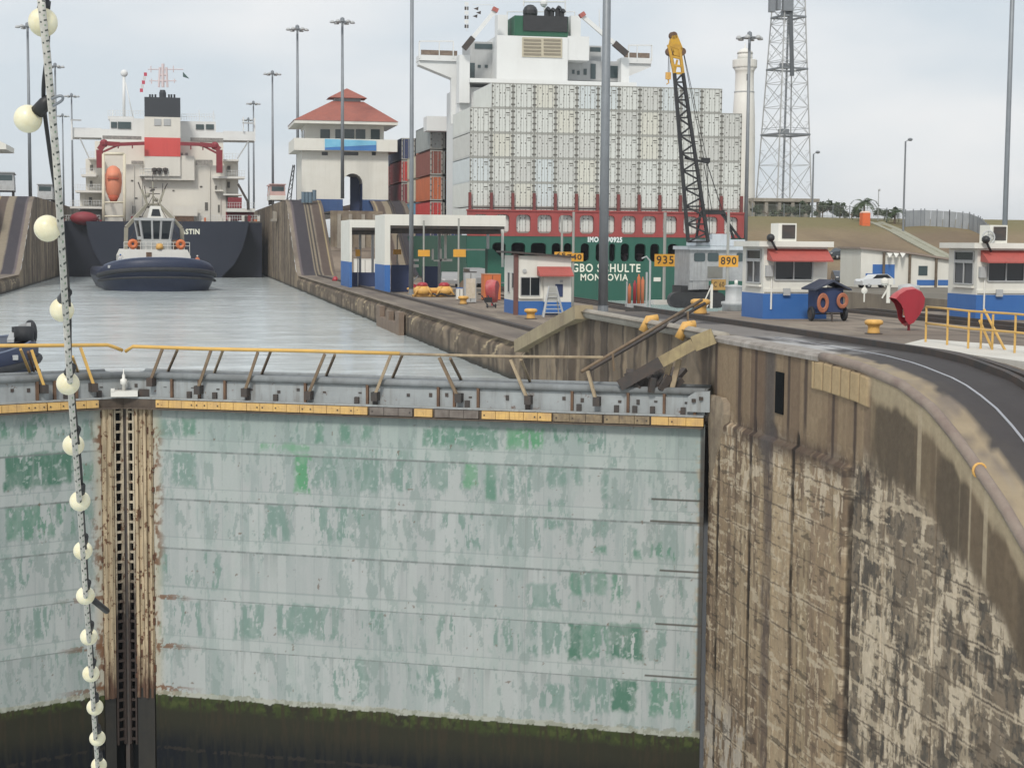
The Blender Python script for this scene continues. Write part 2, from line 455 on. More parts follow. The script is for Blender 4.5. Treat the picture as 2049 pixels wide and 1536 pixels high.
    base = lerp(base, (0.08, 0.068, 0.054), band * bend * sstep(n1 + 0.3 * n2, 0.60, 0.8) * 0.6)
    base = lerp(base, (0.36, 0.315, 0.225), (1 - sstep(dpt, 0.22 + 0.22 * wob + 0.12 * n2, 0.44 + 0.30 * wob + 0.12 * n2)) * 0.85 * (0.3 + 0.7 * bend))
    drip = sstep(vnoise(Yg, Zg * 0, 3.1, 1, 21, 2), 0.76, 0.79) * (1 - sstep(dpt, 1.2 + 1.2 * n1, 1.7 + 1.4 * n1))
    base = lerp(base, (0.40, 0.35, 0.26), drip * 0.75 * bend)
    # recessed stretch above the lining near the gate: brown bays between dark run-off stripes
    rec = sstep(Yg, yw(1735, 800), yw(1725, 800)) * (1 - sstep(dpt, 2.15, 2.35))
    bay = vnoise(np.floor(Yg / 0.62), np.floor(Zg / 9), 0.77, 0.5, 25, 1)
    base = lerp(base, (0.24, 0.185, 0.125), rec * 0.75)
    base = lerp(base, (0.14, 0.10, 0.075), rec * sstep(bay, 0.45, 0.7) * 0.8)
    ledge = np.exp(-((dpt - 2.45) / 0.28) ** 2) * sstep(Yg, yw(1760, 860), yw(1735, 860))
    base = lerp(base, (0.075, 0.055, 0.045), ledge * sstep(n1 + n2 * 0.4, 0.45, 0.7) * 0.9)
    # vertical construction grooves (real slots)
    for xp, w, deep, dark in ((1443, 0.13, 0.02, 1.0), (1478, 0.07, 0.01, 0.6), (1507, 0.15, 0.025, 1.0), (1541, 0.46, 0.03, 0.85), (1592, 0.15, 0.025, 1.0), (1702, 0.10, 0.03, 1.0), (1768, 0.03, 0.03, 0.5), (1872, 0.03, 0.04, 0.5)):
        s = np.clip(1 - np.abs(Yg - yw(xp)) / w, 0, 1) * sstep(dpt, 1.9, 2.3)
        s = np.minimum(1, s * 2.5)
        X = X + s * deep
        base = lerp(base, (0.022, 0.017, 0.014) if w < 0.3 else (0.075, 0.060, 0.060), s * dark * (0.55 + 0.4 * sstep(n2, 0.40, 0.60)) * (0.7 + 0.3 * sstep(n1, 0.35, 0.6)))
    # brown-black run-off below the coping
    for xp, w, L in ((1480, 0.16, 2.6), (1512, 0.10, 3.0), (1541, 0.42, 3.2), (1578, 0.10, 2.2), (1612, 0.12, 2.0), (1668, 0.09, 2.6), (1712, 0.10, 2.6), (1432, 0.12, 2.2), (1395, 0.2, 2)):
        s = np.exp(-((Yg - yw(xp, 800) - 0.06 * (n2 - 0.5)) / w) ** 4) * (1 - sstep(dpt, L * 0.8, L + 0.9 * n1))
        base = lerp(base, (0.06, 0.045, 0.04) if w < 0.4 else (0.085, 0.078, 0.078), s * 0.88)
    # row of tan pads just under the edge
    pad = sstep(Yg, yw(1744, 760), yw(1738, 760)) * (1 - sstep(Yg, yw(1630, 740), yw(1622, 740))) * (np.abs(dpt - 0.48) < 0.34)
    pg = np.abs((Yg / 0.56) % 1 - 0.5) > 0.43
    base = lerp(base, (0.42, 0.33, 0.20), pad * 0.9)
    base = lerp(base, (0.07, 0.055, 0.04), pad * pg * 0.9)
    X = X - pad * (1 - pg) * 0.06
    # wet foot of the wall
    base = lerp(base, (0.05, 0.052, 0.035), sstep(-Zg, 16.2 + 1.0 * n1, 17.4 + n1) * sstep(Yg, 38, 45))
    base = base * (0.90 + 0.24 * n4[..., None]) * np.array((1.06, 1.0, 0.94))
    # lining stands proud below the top stretch near the gate
    X = X - 0.13 * sstep(dpt, 2.30 + 0.1 * n1, 2.42 + 0.1 * n1) * sstep(Yg, yw(1712, 870), yw(1700, 870)) - 0.05 * (small - 0.5) * low
    P = np.stack([X, Yg, Zg], -1)
    t = thing('lock_wall', 'stained concrete lock wall curving down beside the near gate, streaked brown, black and cream', 'lock wall')
    gridmesh('wall_face', P, base, attrmat('stained_concrete', 0.9, 0.40, 7.0, 0.45), t)
    NOS = worn('coping_steel', (0.20, 0.15, 0.125), (0.29, 0.24, 0.195), 0.9, 1.8, rough=0.75, bmp=0.3)
    yy = np.linspace(16, yw(1640, 710), 60)
    MB().tube([(XW + 0.07, y, float(G(y)) - 0.06) for y in yy], 0.12, 10).build('coping_nosing', NOS, t, smooth=True)
    yy = np.linspace(yw(1640, 710), 46.5, 14)
    MB().loft([[(XW - 0.06, y, float(G(y)) - 0.17), (XW + 0.6, y, float(G(y)) - 0.17), (XW + 0.6, y, float(G(y)) + 0.012), (XW + 0.04, y, float(G(y)) + 0.012), (XW - 0.06, y, float(G(y)) - 0.06)] for y in yy]).build('coping_slab', worn('coping_concrete', (0.36, 0.33, 0.30), (0.2, 0.175, 0.15), 0.9, 1.6, 0.4, rough=0.9, bmp=0.3), t)
    y0 = yw(1954, 915)
    MB().torus((XW + 0.07, y0, float(G(y0)) - 0.06), 0.135, 0.03, axis='y', n=14, k=6).build('nosing_collar', YELLOW, t, smooth=True)
    a, c = yw(1570, 740), yw(1554, 740)
    MB().box(XW - 0.03, a, -4.45, XW + 0.005, c, -3.35).build('ladder_slot_shade', VOID, t)  # black plate on the wall face, the slot's shade put into its colour
    # chamfered quoin stone beside the gate hinge
    rs = random.Random(9); rings = []
    for z, y1, pr in ((-7.4, 46.35, -0.02), (-6.3, 45.9, 0.02), (-5.4, 45.4, 0.06), (-4.9, 45.2, 0.07), (-4.6, 45.25, 0.05), (-4.45, 45.6, 0.0)):
        rings.append([(XW - 0.14 - pr, 46.5, z), (XW - 0.14 - pr + 0.05 * rs.random(), y1, z + 0.08 * rs.random()), (XW + 0.1, y1 - 0.2, z), (XW + 0.1, 46.5, z)])
    MB().loft(rings).build('quoin_block', worn('quoin_stone', (0.34, 0.275, 0.195), (0.17, 0.13, 0.095), 1.0, 1.6, 0.6, rough=0.95, bmp=0.5), t)
    return t
wall_near()

def wall_long(side):
    """chamber wall from the gate up to the far incline and beyond it"""
    X0 = XW if side > 0 else XL
    segs = np.concatenate([np.linspace(46.4, 76, 260), np.linspace(76.5, 224, 340), np.linspace(224.5, 420, 260)]) if side > 0 else np.concatenate([np.linspace(150, 224, 120), np.linspace(224.4, 420, 260)])
    ts = np.linspace(0, 1, 70)
    Yg, T = np.meshgrid(segs, ts, indexing='ij')
    top = G(Yg) - 0.05
    Zg = top * (1 - T) + (-8.5) * T
    dpt = top - Zg
    n1 = vnoise(Yg, Zg, 0.5, 0.3, 43); n2 = vnoise(Yg, Zg, 1.9, 1.2, 44); n3 = vnoise(Yg, Zg, 1.5, 0.05, 45, 3)
    base = np.zeros(Yg.shape + (3,)) + np.array((0.185, 0.145, 0.105))
    base = lerp(base, (0.27, 0.215, 0.155), sstep(n1, 0.42, 0.62))
    base = lerp(base, (0.085, 0.066, 0.052), 0.85 * sstep(n3, 0.50, 0.62))
    base = lerp(base, (0.33, 0.26, 0.18), 0.6 * sstep(vnoise(Yg, Zg, 1.1, 0.04, 47, 2), 0.62, 0.7))
    low = (Yg > 73) & (Yg < 228)
    # scratches and knocks on the coping of the long lower wall
    sc = np.abs(((Yg * 0.33 + Zg * 0.9 + 1.2 * n1)) % 1.0 - 0.5)
    base = lerp(base, (0.52, 0.42, 0.27), low * (sc < 0.05 + 0.05 * n2) * sstep(vnoise(Yg, Zg, 0.30, 0.9, 48, 2), 0.46, 0.52) * (1 - sstep(dpt, 0.7, 1.3)) * 0.95)
    base = lerp(base, (0.11, 0.085, 0.065), low * sstep(vnoise(Yg, Zg, 0.22, 0.8, 49, 3), 0.47, 0.60) * 0.75)
    base = lerp(base, (0.36, 0.29, 0.20), low * (1 - sstep(dpt, 0.12, 0.22)) * 0.6)
    base = lerp(base, (0.05, 0.048, 0.04), sstep(-Zg, 5.95 + 0.2 * n1, 6.5))
    for yj in (52.5, 55.0, 58.2, 60.4, 63.0, 262, 276):
        base = lerp(base, (0.05, 0.04, 0.034), (np.abs(Yg - yj) < 0.09) * 0.8)
    X = np.full_like(Yg, X0) - side * 0.22 * (n2 - 0.5) + side * 0.35 * (1 - sstep(dpt, 0.0, 0.5)) * (Yg < 226) * (Yg > 74)
    if side > 0:
        X = X + 0.35 * (1 - sstep(Yg, 63, 66))
    P = np.stack([X, Yg, Zg], -1)
    if side > 0:
        t = thing('lock_wall', 'long tan chamber wall with chipped coping running from the gate to the far incline', 'lock wall')
    else:
        t = thing('lock_wall', 'brown concrete chamber wall at the left, rising beside the striped incline to the tanker', 'lock wall')
    gridmesh('wall_face', P, base, attrmat('chamber_concrete' if side > 0 else 'left_chamber_concrete', 0.9, 0.4, 3.0, 0.3), t)
    if side > 0:
        # rounded lip, the sloping end beam by the gate and the stepped recess in the wall
        yy = np.linspace(46.5, 63.5, 24)
        MB().tube([(XW + 0.28, y, float(G(y)) - 0.08) for y in yy], 0.2, 8).build('coping_nosing', CONC, t, smooth=True)
        MB().bar((XW + 0.15, 63.4, -2.72), (XW - 0.1, 74.2, -4.75), 0.75, 0.55).build('slope_beam', worn('beam_concrete', (0.36, 0.30, 0.19), (0.24, 0.19, 0.13), 0.8, 0.8, 0.3, rough=0.95), t)
        for k, xp in enumerate((1293, 1366)):
            p = at(xp, 648 + 18 * k, X=XW + 0.1)
            MB().tube([(XW - 0.02, p.y, -3.0), (XW + 0.2, p.y, -2.58), (XW + 0.5, p.y, -2.56)], 0.16, 8).build('fender_pad', YELLOW, t, smooth=True)
        a = at(766, 625, X=XW).y; b_ = at(812, 640, X=XW).y
        m = MB()
        m.box(XW - 0.5, b_, -6.7, XW - 0.12, a, -5.75)
        m.box(XW - 0.5, b_, -5.75, XW - 0.12, b_ + 2.2, -4.95)
        m.box(XW - 0.5, a - 2.2, -5.75, XW - 0.12, a, -4.95)
        m.box(XW - 0.5, (a + b_) / 2 - 1, -5.75, XW - 0.12, (a + b_) / 2 + 1, -5.1)
        m.build('landing_step', worn('step_concrete', (0.22, 0.165, 0.125), None, 0.8, 1, 0.4, rough=0.95), t)
        m = MB().box(XW - 0.2, 268, 3.1, XW - 0.9, 274, 3.5)
        m.box(XW - 0.2, 268.5, 3.5, XW - 0.6, 269.3, 4.6).box(XW - 0.2, 272.5, 3.5, XW - 0.6, 273.3, 4.8)
        m.build('mooring_ledge', CONC, t)
wall_long(1)
wall_long(-1)

# tops of the walls, with the towing track and its incline
def wall_top(name, x0, x1, flip, ystart, yend, label=None):
    xs = np.unique(np.concatenate([np.arange(x0, x1 + 0.01, 0.16), [x0, x1]]))
    ys = np.unique(np.concatenate([np.arange(max(ystart, 16), 80, 0.25), np.arange(80, 222, 3.0), np.arange(222, 254, 0.6), np.arange(254, yend, 20)]))
    ys = ys[(ys >= ystart) & (ys <= yend)]
    Xg, Yg = np.meshgrid(xs, ys, indexing='ij')
    Zg = G(Yg)
    d = (Xg - x0) if not flip else (x1 - Xg)         # distance from the chamber edge
    n1 = vnoise(Xg, Yg, 0.35, 0.16, 61); n2 = vnoise(Xg, Yg, 2.0, 0.7, 62)
    base = np.zeros(Xg.shape + (3,)) + np.array((0.245, 0.205, 0.165))
    base = lerp(base, (0.17, 0.14, 0.115), sstep(n1, 0.4, 0.65))
    base = lerp(base, (0.31, 0.27, 0.21), sstep(n2, 0.55, 0.7) * 0.6)
    n3 = vnoise(Xg, Yg, 3.0, 2.2, 63, 3)
    base = lerp(base, (0.34, 0.275, 0.185), (1 - sstep(d, 1.0, 1.2)) * (Yg < 44) * sstep(n3 + 0.4 * n2, 0.45, 0.75) * 0.9)
    trk = sstep(d + 0.45 * (n3 - 0.3), 0.72, 0.80) * (1 - sstep(d, 3.0, 3.15))
    base = lerp(base, (0.055, 0.052, 0.055), trk * 0.93 * (1 - 0.75 * sstep(Yg, 56, 72)))
    base = lerp(base, (0.50, 0.50, 0.50), (1 - sstep(d, 1.5, 2.4)) * sstep(Yg, 38, 40) * (1 - sstep(Yg, 44.5, 47)) * sstep(n1 * 0.5 + n2 * 0.5, 0.36, 0.55) * 0.8)  # pale patch paints a wet sheen onto the track top
    base = lerp(base, (0.40, 0.37, 0.34), trk * sstep(n1 + 0.25 * n2, 0.64, 0.74) * 0.4 * ((Yg > 40) & (Yg < 70)))
    base = base * (1 - 0.45 * ((np.abs((Yg / 3.1) % 1 - 0.5) > 0.485) & (d > 3.2) & (Yg < 80)))[..., None]
    inc = (Yg > 224) & (Yg < 251)
    base = lerp(base, (0.045, 0.042, 0.055), inc * (np.abs(d - 1.7) < 0.75) * 0.9)
    base = lerp(base, (0.27, 0.23, 0.17), inc * (np.abs(d - 3.0) < 0.5) * 0.9)
    base = lerp(base, (0.10, 0.075, 0.065), inc * (np.abs(d - 4.1) < 0.55) * 0.9)
    base = lerp(base, (0.42, 0.34, 0.19), inc * (np.abs(d - 4.8) < 0.12) * 0.9)
    base = lerp(base, (0.14, 0.11, 0.09), inc * (d > 4.95) * 0.8)
    base = lerp(base, (0.13, 0.11, 0.12), inc * (np.abs(d - 0.75) < 0.2) * 0.9)
    o = gridmesh(name, np.stack([Xg, Yg, Zg], -1), base, attrmat(name + '_surface', 0.9, 0.35, 2.0, 0.25))
    return tag(o, kind='structure')
wall_top('pavement', XW + 0.02, 20.8, False, 16, 420)
wall_top('pavement', 28.2, 33.5, True, 30, 420)
wall_top('pavement', XL - 5.2, XL - 0.02, True, 120, 420)
# middle strip of the centre wall: level with the gate, lower beyond it, high again behind the retaining wall
def flat_sheet(name, x0, x1, y0, y1, zf, c, c2, sx=0.9, sy=0.9, seed=70):
    xs = np.linspace(x0, x1, max(2, int((x1 - x0) / sx) + 1)); ys = np.linspace(y0, y1, max(2, int((y1 - y0) / sy) + 1))
    Xg, Yg = np.meshgrid(xs, ys, indexing='ij')
    Zg = zf(Xg, Yg)
    n1 = vnoise(Xg, Yg, 0.13, 0.13, seed); n2 = vnoise(Xg, Yg, 0.6, 0.6, seed + 1)
    base = np.zeros(Xg.shape + (3,)) + np.array(c)
    base = lerp(base, c2, sstep(n1 * 0.6 + n2 * 0.4, 0.40, 0.62))
    base = lerp(base, tuple(0.6 * v for v in c2), sstep(vnoise(Xg, Yg, 0.9, 0.35, seed + 2), 0.62, 0.70) * 0.6)
    if sx < 0.95: base = base * (1 - 0.45 * ((np.abs((Yg / 3.1) % 1 - 0.5) > 0.47) | (np.abs(Xg - 24.4) < 0.14)))[..., None]
    return tag(gridmesh(name, np.stack([Xg, Yg, Zg], -1), base, attrmat(name + '_sheet', 0.92, 0.35, 1.5, 0.2)), kind='structure')
flat_sheet('pavement', 20.8, 28.2, 36, 234, lambda X, Y: G(np.maximum(Y, 38)), (0.27, 0.225, 0.18), (0.19, 0.155, 0.125), 0.2, 0.25)
flat_sheet('pavement', 20.8, 28.2, 234, 420, lambda X, Y: 4.2 + 0 * X, (0.27, 0.235, 0.2), (0.2, 0.17, 0.14), 2, 4)
flat_sheet('pavement', XL - 22, XL - 5.2, 234, 420, lambda X, Y: 6.2 + 0 * X, (0.27, 0.235, 0.2), (0.2, 0.17, 0.14), 2, 4)
t = thing('retaining_wall', 'stained retaining wall holding up the control house terrace', 'retaining wall')
MB().box(20.8, 233.6, -4.8, 28.2, 234.0, 4.25).build('wall_face', worn('terrace_concrete', (0.30, 0.255, 0.19), (0.13, 0.10, 0.08), 0.9, 0.35, 0.8, (0.4, 0.36, 0.3), rough=0.95), t)
for x in (22.0, 23.6, 25.4, 27.0):
    MB().box(x - 0.25, 233.3, -4.8, x + 0.25, 233.58, 3.8).build('buttress', CONC, t)
t = thing('retaining_wall', 'brown retaining wall behind the incline at the left edge', 'retaining wall')
MB().box(XL - 22, 233.6, -4.8, XL - 5.2, 234.0, 6.25).build('wall_face', worn('left_terrace_concrete', (0.28, 0.24, 0.19), (0.13, 0.10, 0.08), 0.9, 0.35, 0.8, rough=0.95), t)

# rails and the slot of the towing track
def track(name, label, xs, y0, y1, w=0.09, h=0.14, lift=0.06):
    t = thing(name, label, 'railway track')
    ys = [y for y in np.concatenate([np.arange(16, 76, 0.7), np.arange(76, 223, 5), np.arange(223, 252, 1.0), np.arange(252, 420, 30)]) if y0 <= y <= y1]
    for nm, x, m, ww, hh in xs:
        rings = [[(x - ww / 2, y, float(G(y)) - 0.05), (x + ww / 2, y, float(G(y)) - 0.05), (x + ww / 2, y, float(G(y)) + hh), (x - ww / 2, y, float(G(y)) + hh)] for y in ys]
        MB().loft(rings).build(nm, m, t)
SHINY, _nt, _b = newmat('worn_rail_steel', 0.3, 0.8)
_b.inputs['Base Color'].default_value = (0.5, 0.5, 0.52, 1)
track('towing_track', 'dark curved rail and kerb of the towing track on top of the near lock wall', [('rail', 18.25, DKSTEEL, 0.16, 0.17), ('kerb', 18.75, DKSTEEL, 0.22, 0.10)], 16, 419)
track('conductor_slot', 'pale worn slot line in the black track bed, curving down at the right edge', [('slot_rail', 16.95, SHINY, 0.065, 0.025)], 16, 46)
track('towing_track', 'return track with two dark rails along the far side of the centre wall', [('rail', 31.3, DKSTEEL, 0.14, 0.16), ('rail', 32.7, DKSTEEL, 0.14, 0.16), ('kerb', 30.9, DKSTEEL, 0.2, 0.1)], 36, 419)
track('service_track', 'single dark service rail beside the blue and white booths', [('rail', 26.3, DKSTEEL, 0.12, 0.14), ('rail', 27.7, DKSTEEL, 0.12, 0.14)], 38, 150)

# water
def water(name, x0, x1, y0, y1, z, nx, ny):
    m, nt, b = newmat(name + '_surface', 0.13)
    b.inputs['Base Color'].default_value = (0.53, 0.58, 0.58, 1)
    b.inputs['IOR'].default_value = 1.33
    v = coord(nt, (0.26, 0.85, 1.0))
    n1 = noise(nt, v, 0.55, 6, 0.62)
    n2 = noise(nt, v, 2.6, 4, 0.6)
    ad = nt.nodes.new('ShaderNodeMath'); ad.operation = 'MULTIPLY_ADD'; ad.inputs[1].default_value = 0.35
    nt.links.new(n2, ad.inputs[0]); nt.links.new(n1, ad.inputs[2])
    pt = ramp(nt, noise(nt, coord(nt, (0.05, 0.11, 1.0)), 1.0, 3), 0.35, 0.65)
    pm = nt.nodes.new('ShaderNodeMath'); pm.operation = 'MULTIPLY_ADD'; pm.inputs[1].default_value = 0.9; pm.inputs[2].default_value = 0.45
    nt.links.new(pt, pm.inputs[0])
    hm = nt.nodes.new('ShaderNodeMath'); hm.operation = 'MULTIPLY'
    nt.links.new(ad.outputs[0], hm.inputs[0]); nt.links.new(pm.outputs[0], hm.inputs[1])
    bump(nt, b, hm.outputs[0], 0.48, 0.22)
    X, T = np.meshgrid(np.linspace(x0, x1, nx), np.linspace(0, 1, ny) ** 1.3, indexing='ij')
    ya = y0 if nx == 2 else 55.4 - 8.1 / 17.0 * np.abs(X + 1.82)          # the gate leaves hold it back
    Y = ya * (1 - T) + y1 * T
    Z = z + 0.10 * (vnoise(X, Y, 0.5, 0.35, 81, 3) - 0.5) if nx > 2 else np.full_like(X, z)
    o = gridmesh(name, np.stack([X, Y, Z], -1), np.ones(X.shape + (3,)), m)
    o.data.polygons.foreach_set('use_smooth', [True] * len(o.data.polygons))
    return tag(o, kind='structure')
water('water', XL - 0.2, XW + 0.3, 46.5, 330, WZ, 90, 500)
water('water', 33.5, 67, 60, 420, WZ - 0.1, 2, 2)
water('water', -40, XW + 0.4, -30, 54.5, -19.6, 2, 2)

# the far bank, the hill and the land out to the horizon
flat_sheet('ground', 67, 420, 20, 260, lambda X, Y: -4.75 + 0 * X, (0.22, 0.195, 0.16), (0.165, 0.15, 0.12), 6, 4, 90)
t = thing('lock_wall', 'brown wall on the far side of the neighbouring lane, behind the blue cart', 'lock wall')
MB().box(66.6, 40, -9, 67.0, 420, -4.74).build('wall_face', worn('lane_concrete', (0.21, 0.17, 0.125), (0.12, 0.095, 0.075), 0.9, 0.25, 0.6, rough=0.95), t)
m_, nt_, b_ = newmat('distant_land', 0.95)
nt_.links.new(mix(nt_, ramp(nt_, noise(nt_, coord(nt_), 0.004), 0.4, 0.6), (0.13, 0.17, 0.12), (0.24, 0.25, 0.2)), b_.inputs['Base Color'])
tag(MB().add([(67, 255, -4.9), (6000, 20, -4.9), (9000, 12000, -4.9), (-9000, 12000, -4.9), (-400, 421, -4.9), (67, 421, -4.9)], [(0, 1, 2, 3, 4, 5)]).build('land', m_), kind='structure')
def hill():
    xs = np.linspace(68, 330, 150); ys = np.linspace(180, 420, 130)
    X, Y = np.meshgrid(xs, ys, indexing='ij')
    edge = 1 - sstep(X, 122 + (Y - 200) * 0.36, 152 + (Y - 200) * 0.38)
    h = sstep(Y - 0.12 * (X - 70), 183, 262) * edge * sstep(X, 70, 84)
    Z = -4.95 + 9.6 * h + 0.35 * (vnoise(X, Y, 0.05, 0.05, 95) - 0.5) * h
    base = np.zeros(X.shape + (3,)) + np.array((0.25, 0.19, 0.115))
    base = lerp(base, (0.19, 0.14, 0.09), sstep(vnoise(X, Y, 0.06, 0.05, 96), 0.45, 0.65))
    base = lerp(base, (0.19, 0.165, 0.075), sstep(h + 0.3 * vnoise(X, Y, 0.09, 0.07, 97), 0.85, 1.12))
    o = gridmesh('hill', np.stack([X, Y, Z], -1), base, attrmat('dry_grass', 0.95, 0.4, 1.2, 0.4))
    o.data.polygons.foreach_set('use_smooth', [True] * len(o.data.polygons))
    tag(o, kind='structure')
    def hz(x, y):
        e = 1 - float(sstep(np.array(float(x)), 122 + (y - 200) * 0.36, 152 + (y - 200) * 0.38))
        return -4.95 + 9.6 * float(sstep(np.array(float(y - 0.12 * (x - 70))), 183, 262)) * e
    return hz
HZ = hill()
# ------------------------------------------------------------------ the mitre gate
APEX = Vector((-1.82, 54.5, 0)); QR = Vector((15.2, 46.4, 0)); QL = Vector((-18.84, 46.4, 0))
GATE_SKIN = attrmat('gate_plate', 0.6, 0.12, 14.0, 0.06, spec=0.15)
GATE_TOP = worn('gate_girder_paint', (0.35, 0.375, 0.38), (0.24, 0.255, 0.26), 0.8, 1.1, 0.6, (0.42, 0.34, 0.28), rough=0.6, rust=0.6, bmp=0.1)
GATE_RUST = worn('flaking_rust', (0.44, 0.35, 0.23), (0.24, 0.145, 0.085), 1.0, 2.6, 0.55, (0.4, 0.26, 0.2), rough=0.9, rust=0.75, bmp=0.4)
LADDERP = worn('ladder_paint', (0.50, 0.43, 0.32), (0.34, 0.26, 0.18), 0.9, 1.5, 0.4, rough=0.85, rust=0.4)
SLIME = worn('wet_slime', (0.018, 0.018, 0.017), (0.035, 0.03, 0.022), 0.8, 1.5, 0.3, rough=0.6, bmp=0.2)
class Leaf:
    def __init__(s, o, e):
        s.o, s.d = o, (e - o).normalized()
        s.L = (e - o).length
        s.n = Vector((-s.d.y, s.d.x, 0))
        s.rz = math.atan2(s.d.y, s.d.x)
    def pt(s, x, y, off=0.0):
        """local (s, offset, z) of a photo pixel on the plane `off` metres behind the leaf's face"""
        d = Vector(ray(x, y))
        t = (s.o.dot(s.n) + off) / d.dot(s.n)
        p = d * t
        return Vector(((p - s.o).dot(s.d), off, p.z))
LR, LL = Leaf(APEX, QR), Leaf(QL, APEX)
PR = [  # painted repair patches on the right leaf: x0, y0, x1, y1 in photo pixels, colour, cover
    (588,906,621,985,'B',1),(520,887,621,903,'B',.75),(363,833,393,875,'G',.9),(308,836,363,874,'M',.75),(343,904,393,975,'M',.85),(630,844,649,887,'G',.85),(680,847,702,888,'G',.8),
    (722,850,746,883,'G',.7),(621,897,760,985,'M',.55),(845,856,880,894,'G',.8),(860,853,998,897,'G',.68),(1012,856,1088,901,'B',.9),(1088,856,1168,888,'G',.6),(1168,859,1217,905,'M',.55),
    (927,923,957,976,'B',1),(970,926,995,1002,'G',.8),(860,923,927,982,'M',.55),(995,930,1065,1000,'M',.5),(1094,932,1135,976,'M',.6),(1147,932,1168,973,'M',.8),(1203,935,1217,1000,'M',.9),
    (880,1025,1083,1099,'M',.36),(1089,1040,1132,1060,'M',.75),(1134,1043,1165,1087,'M',.7),(1185,1040,1216,1072,'M',.7),(1188,1090,1214,1108,'G',.9),(1267,1099,1282,1114,'G',.85),
    (1299,1084,1352,1119,'G',.72),(1267,1058,1276,1090,'M',.7),(1141,1141,1163,1190,'G',.85),(1185,1140,1214,1190,'G',.9),(1168,1141,1185,1188,'M',.7),(1223,1146,1252,1201,'G',.65),
    (1258,1201,1290,1222,'G',.6),(1050,1166,1124,1219,'M',.6),(1343,1157,1373,1198,'M',.6),(1138,1246,1163,1320,'D',.95),(1163,1246,1220,1320,'G',.7),(1220,1246,1288,1323,'D',.75),
    (1056,1240,1138,1310,'M',.5),(552,1212,773,1280,'M',.46),(467,1207,529,1280,'M',.6),(875,1230,1050,1303,'M',.46),(1223,1357,1274,1427,'D',1),(1141,1354,1220,1427,'M',.6),
    (1299,1360,1373,1433,'G',.55),(1073,1365,1130,1422,'M',.5),(308,1200,420,1272,'M',.35),(470,835,620,890,'M',.34),(520,1010,580,1083,'M',.6),(580,1010,760,1085,'M',.28),(315,1100,450,1180,'M',.33),
    (760,1290,900,1400,'M',.26),(640,1310,740,1400,'M',.22),(1090,1000,1260,1040,'M',.3),(1180,860,1260,940,'M',.3),(760,900,860,985,'M',.4),(1300,1240,1400,1320,'M',.2)]
PL = [(8,903,145,976,'D',.85),(140,925,192,968,'G',.55),(12,1008,150,1076,'G',.62),(0,828,95,878,'G',.5),(95,840,190,880,'M',.5),(20,880,190,903,'M',.4),(0,1100,190,1170,'M',.33),(10,1210,140,1280,'M',.45),(0,1300,180,1370,'M',.15),(150,1000,190,1070,'M',.4)]
PCOL = {'B': (0.10, 0.285, 0.15), 'G': (0.105, 0.225, 0.165), 'M': (0.165, 0.255, 0.222), 'D': (0.065, 0.165, 0.115)}
SEAM = [LR.pt(320, y).z for y in (900, 997, 1095, 1193, 1290)]
ZT, ZB = LR.pt(320, 818).z, LR.pt(320, 1389).z          # top of the plating, waterline growth

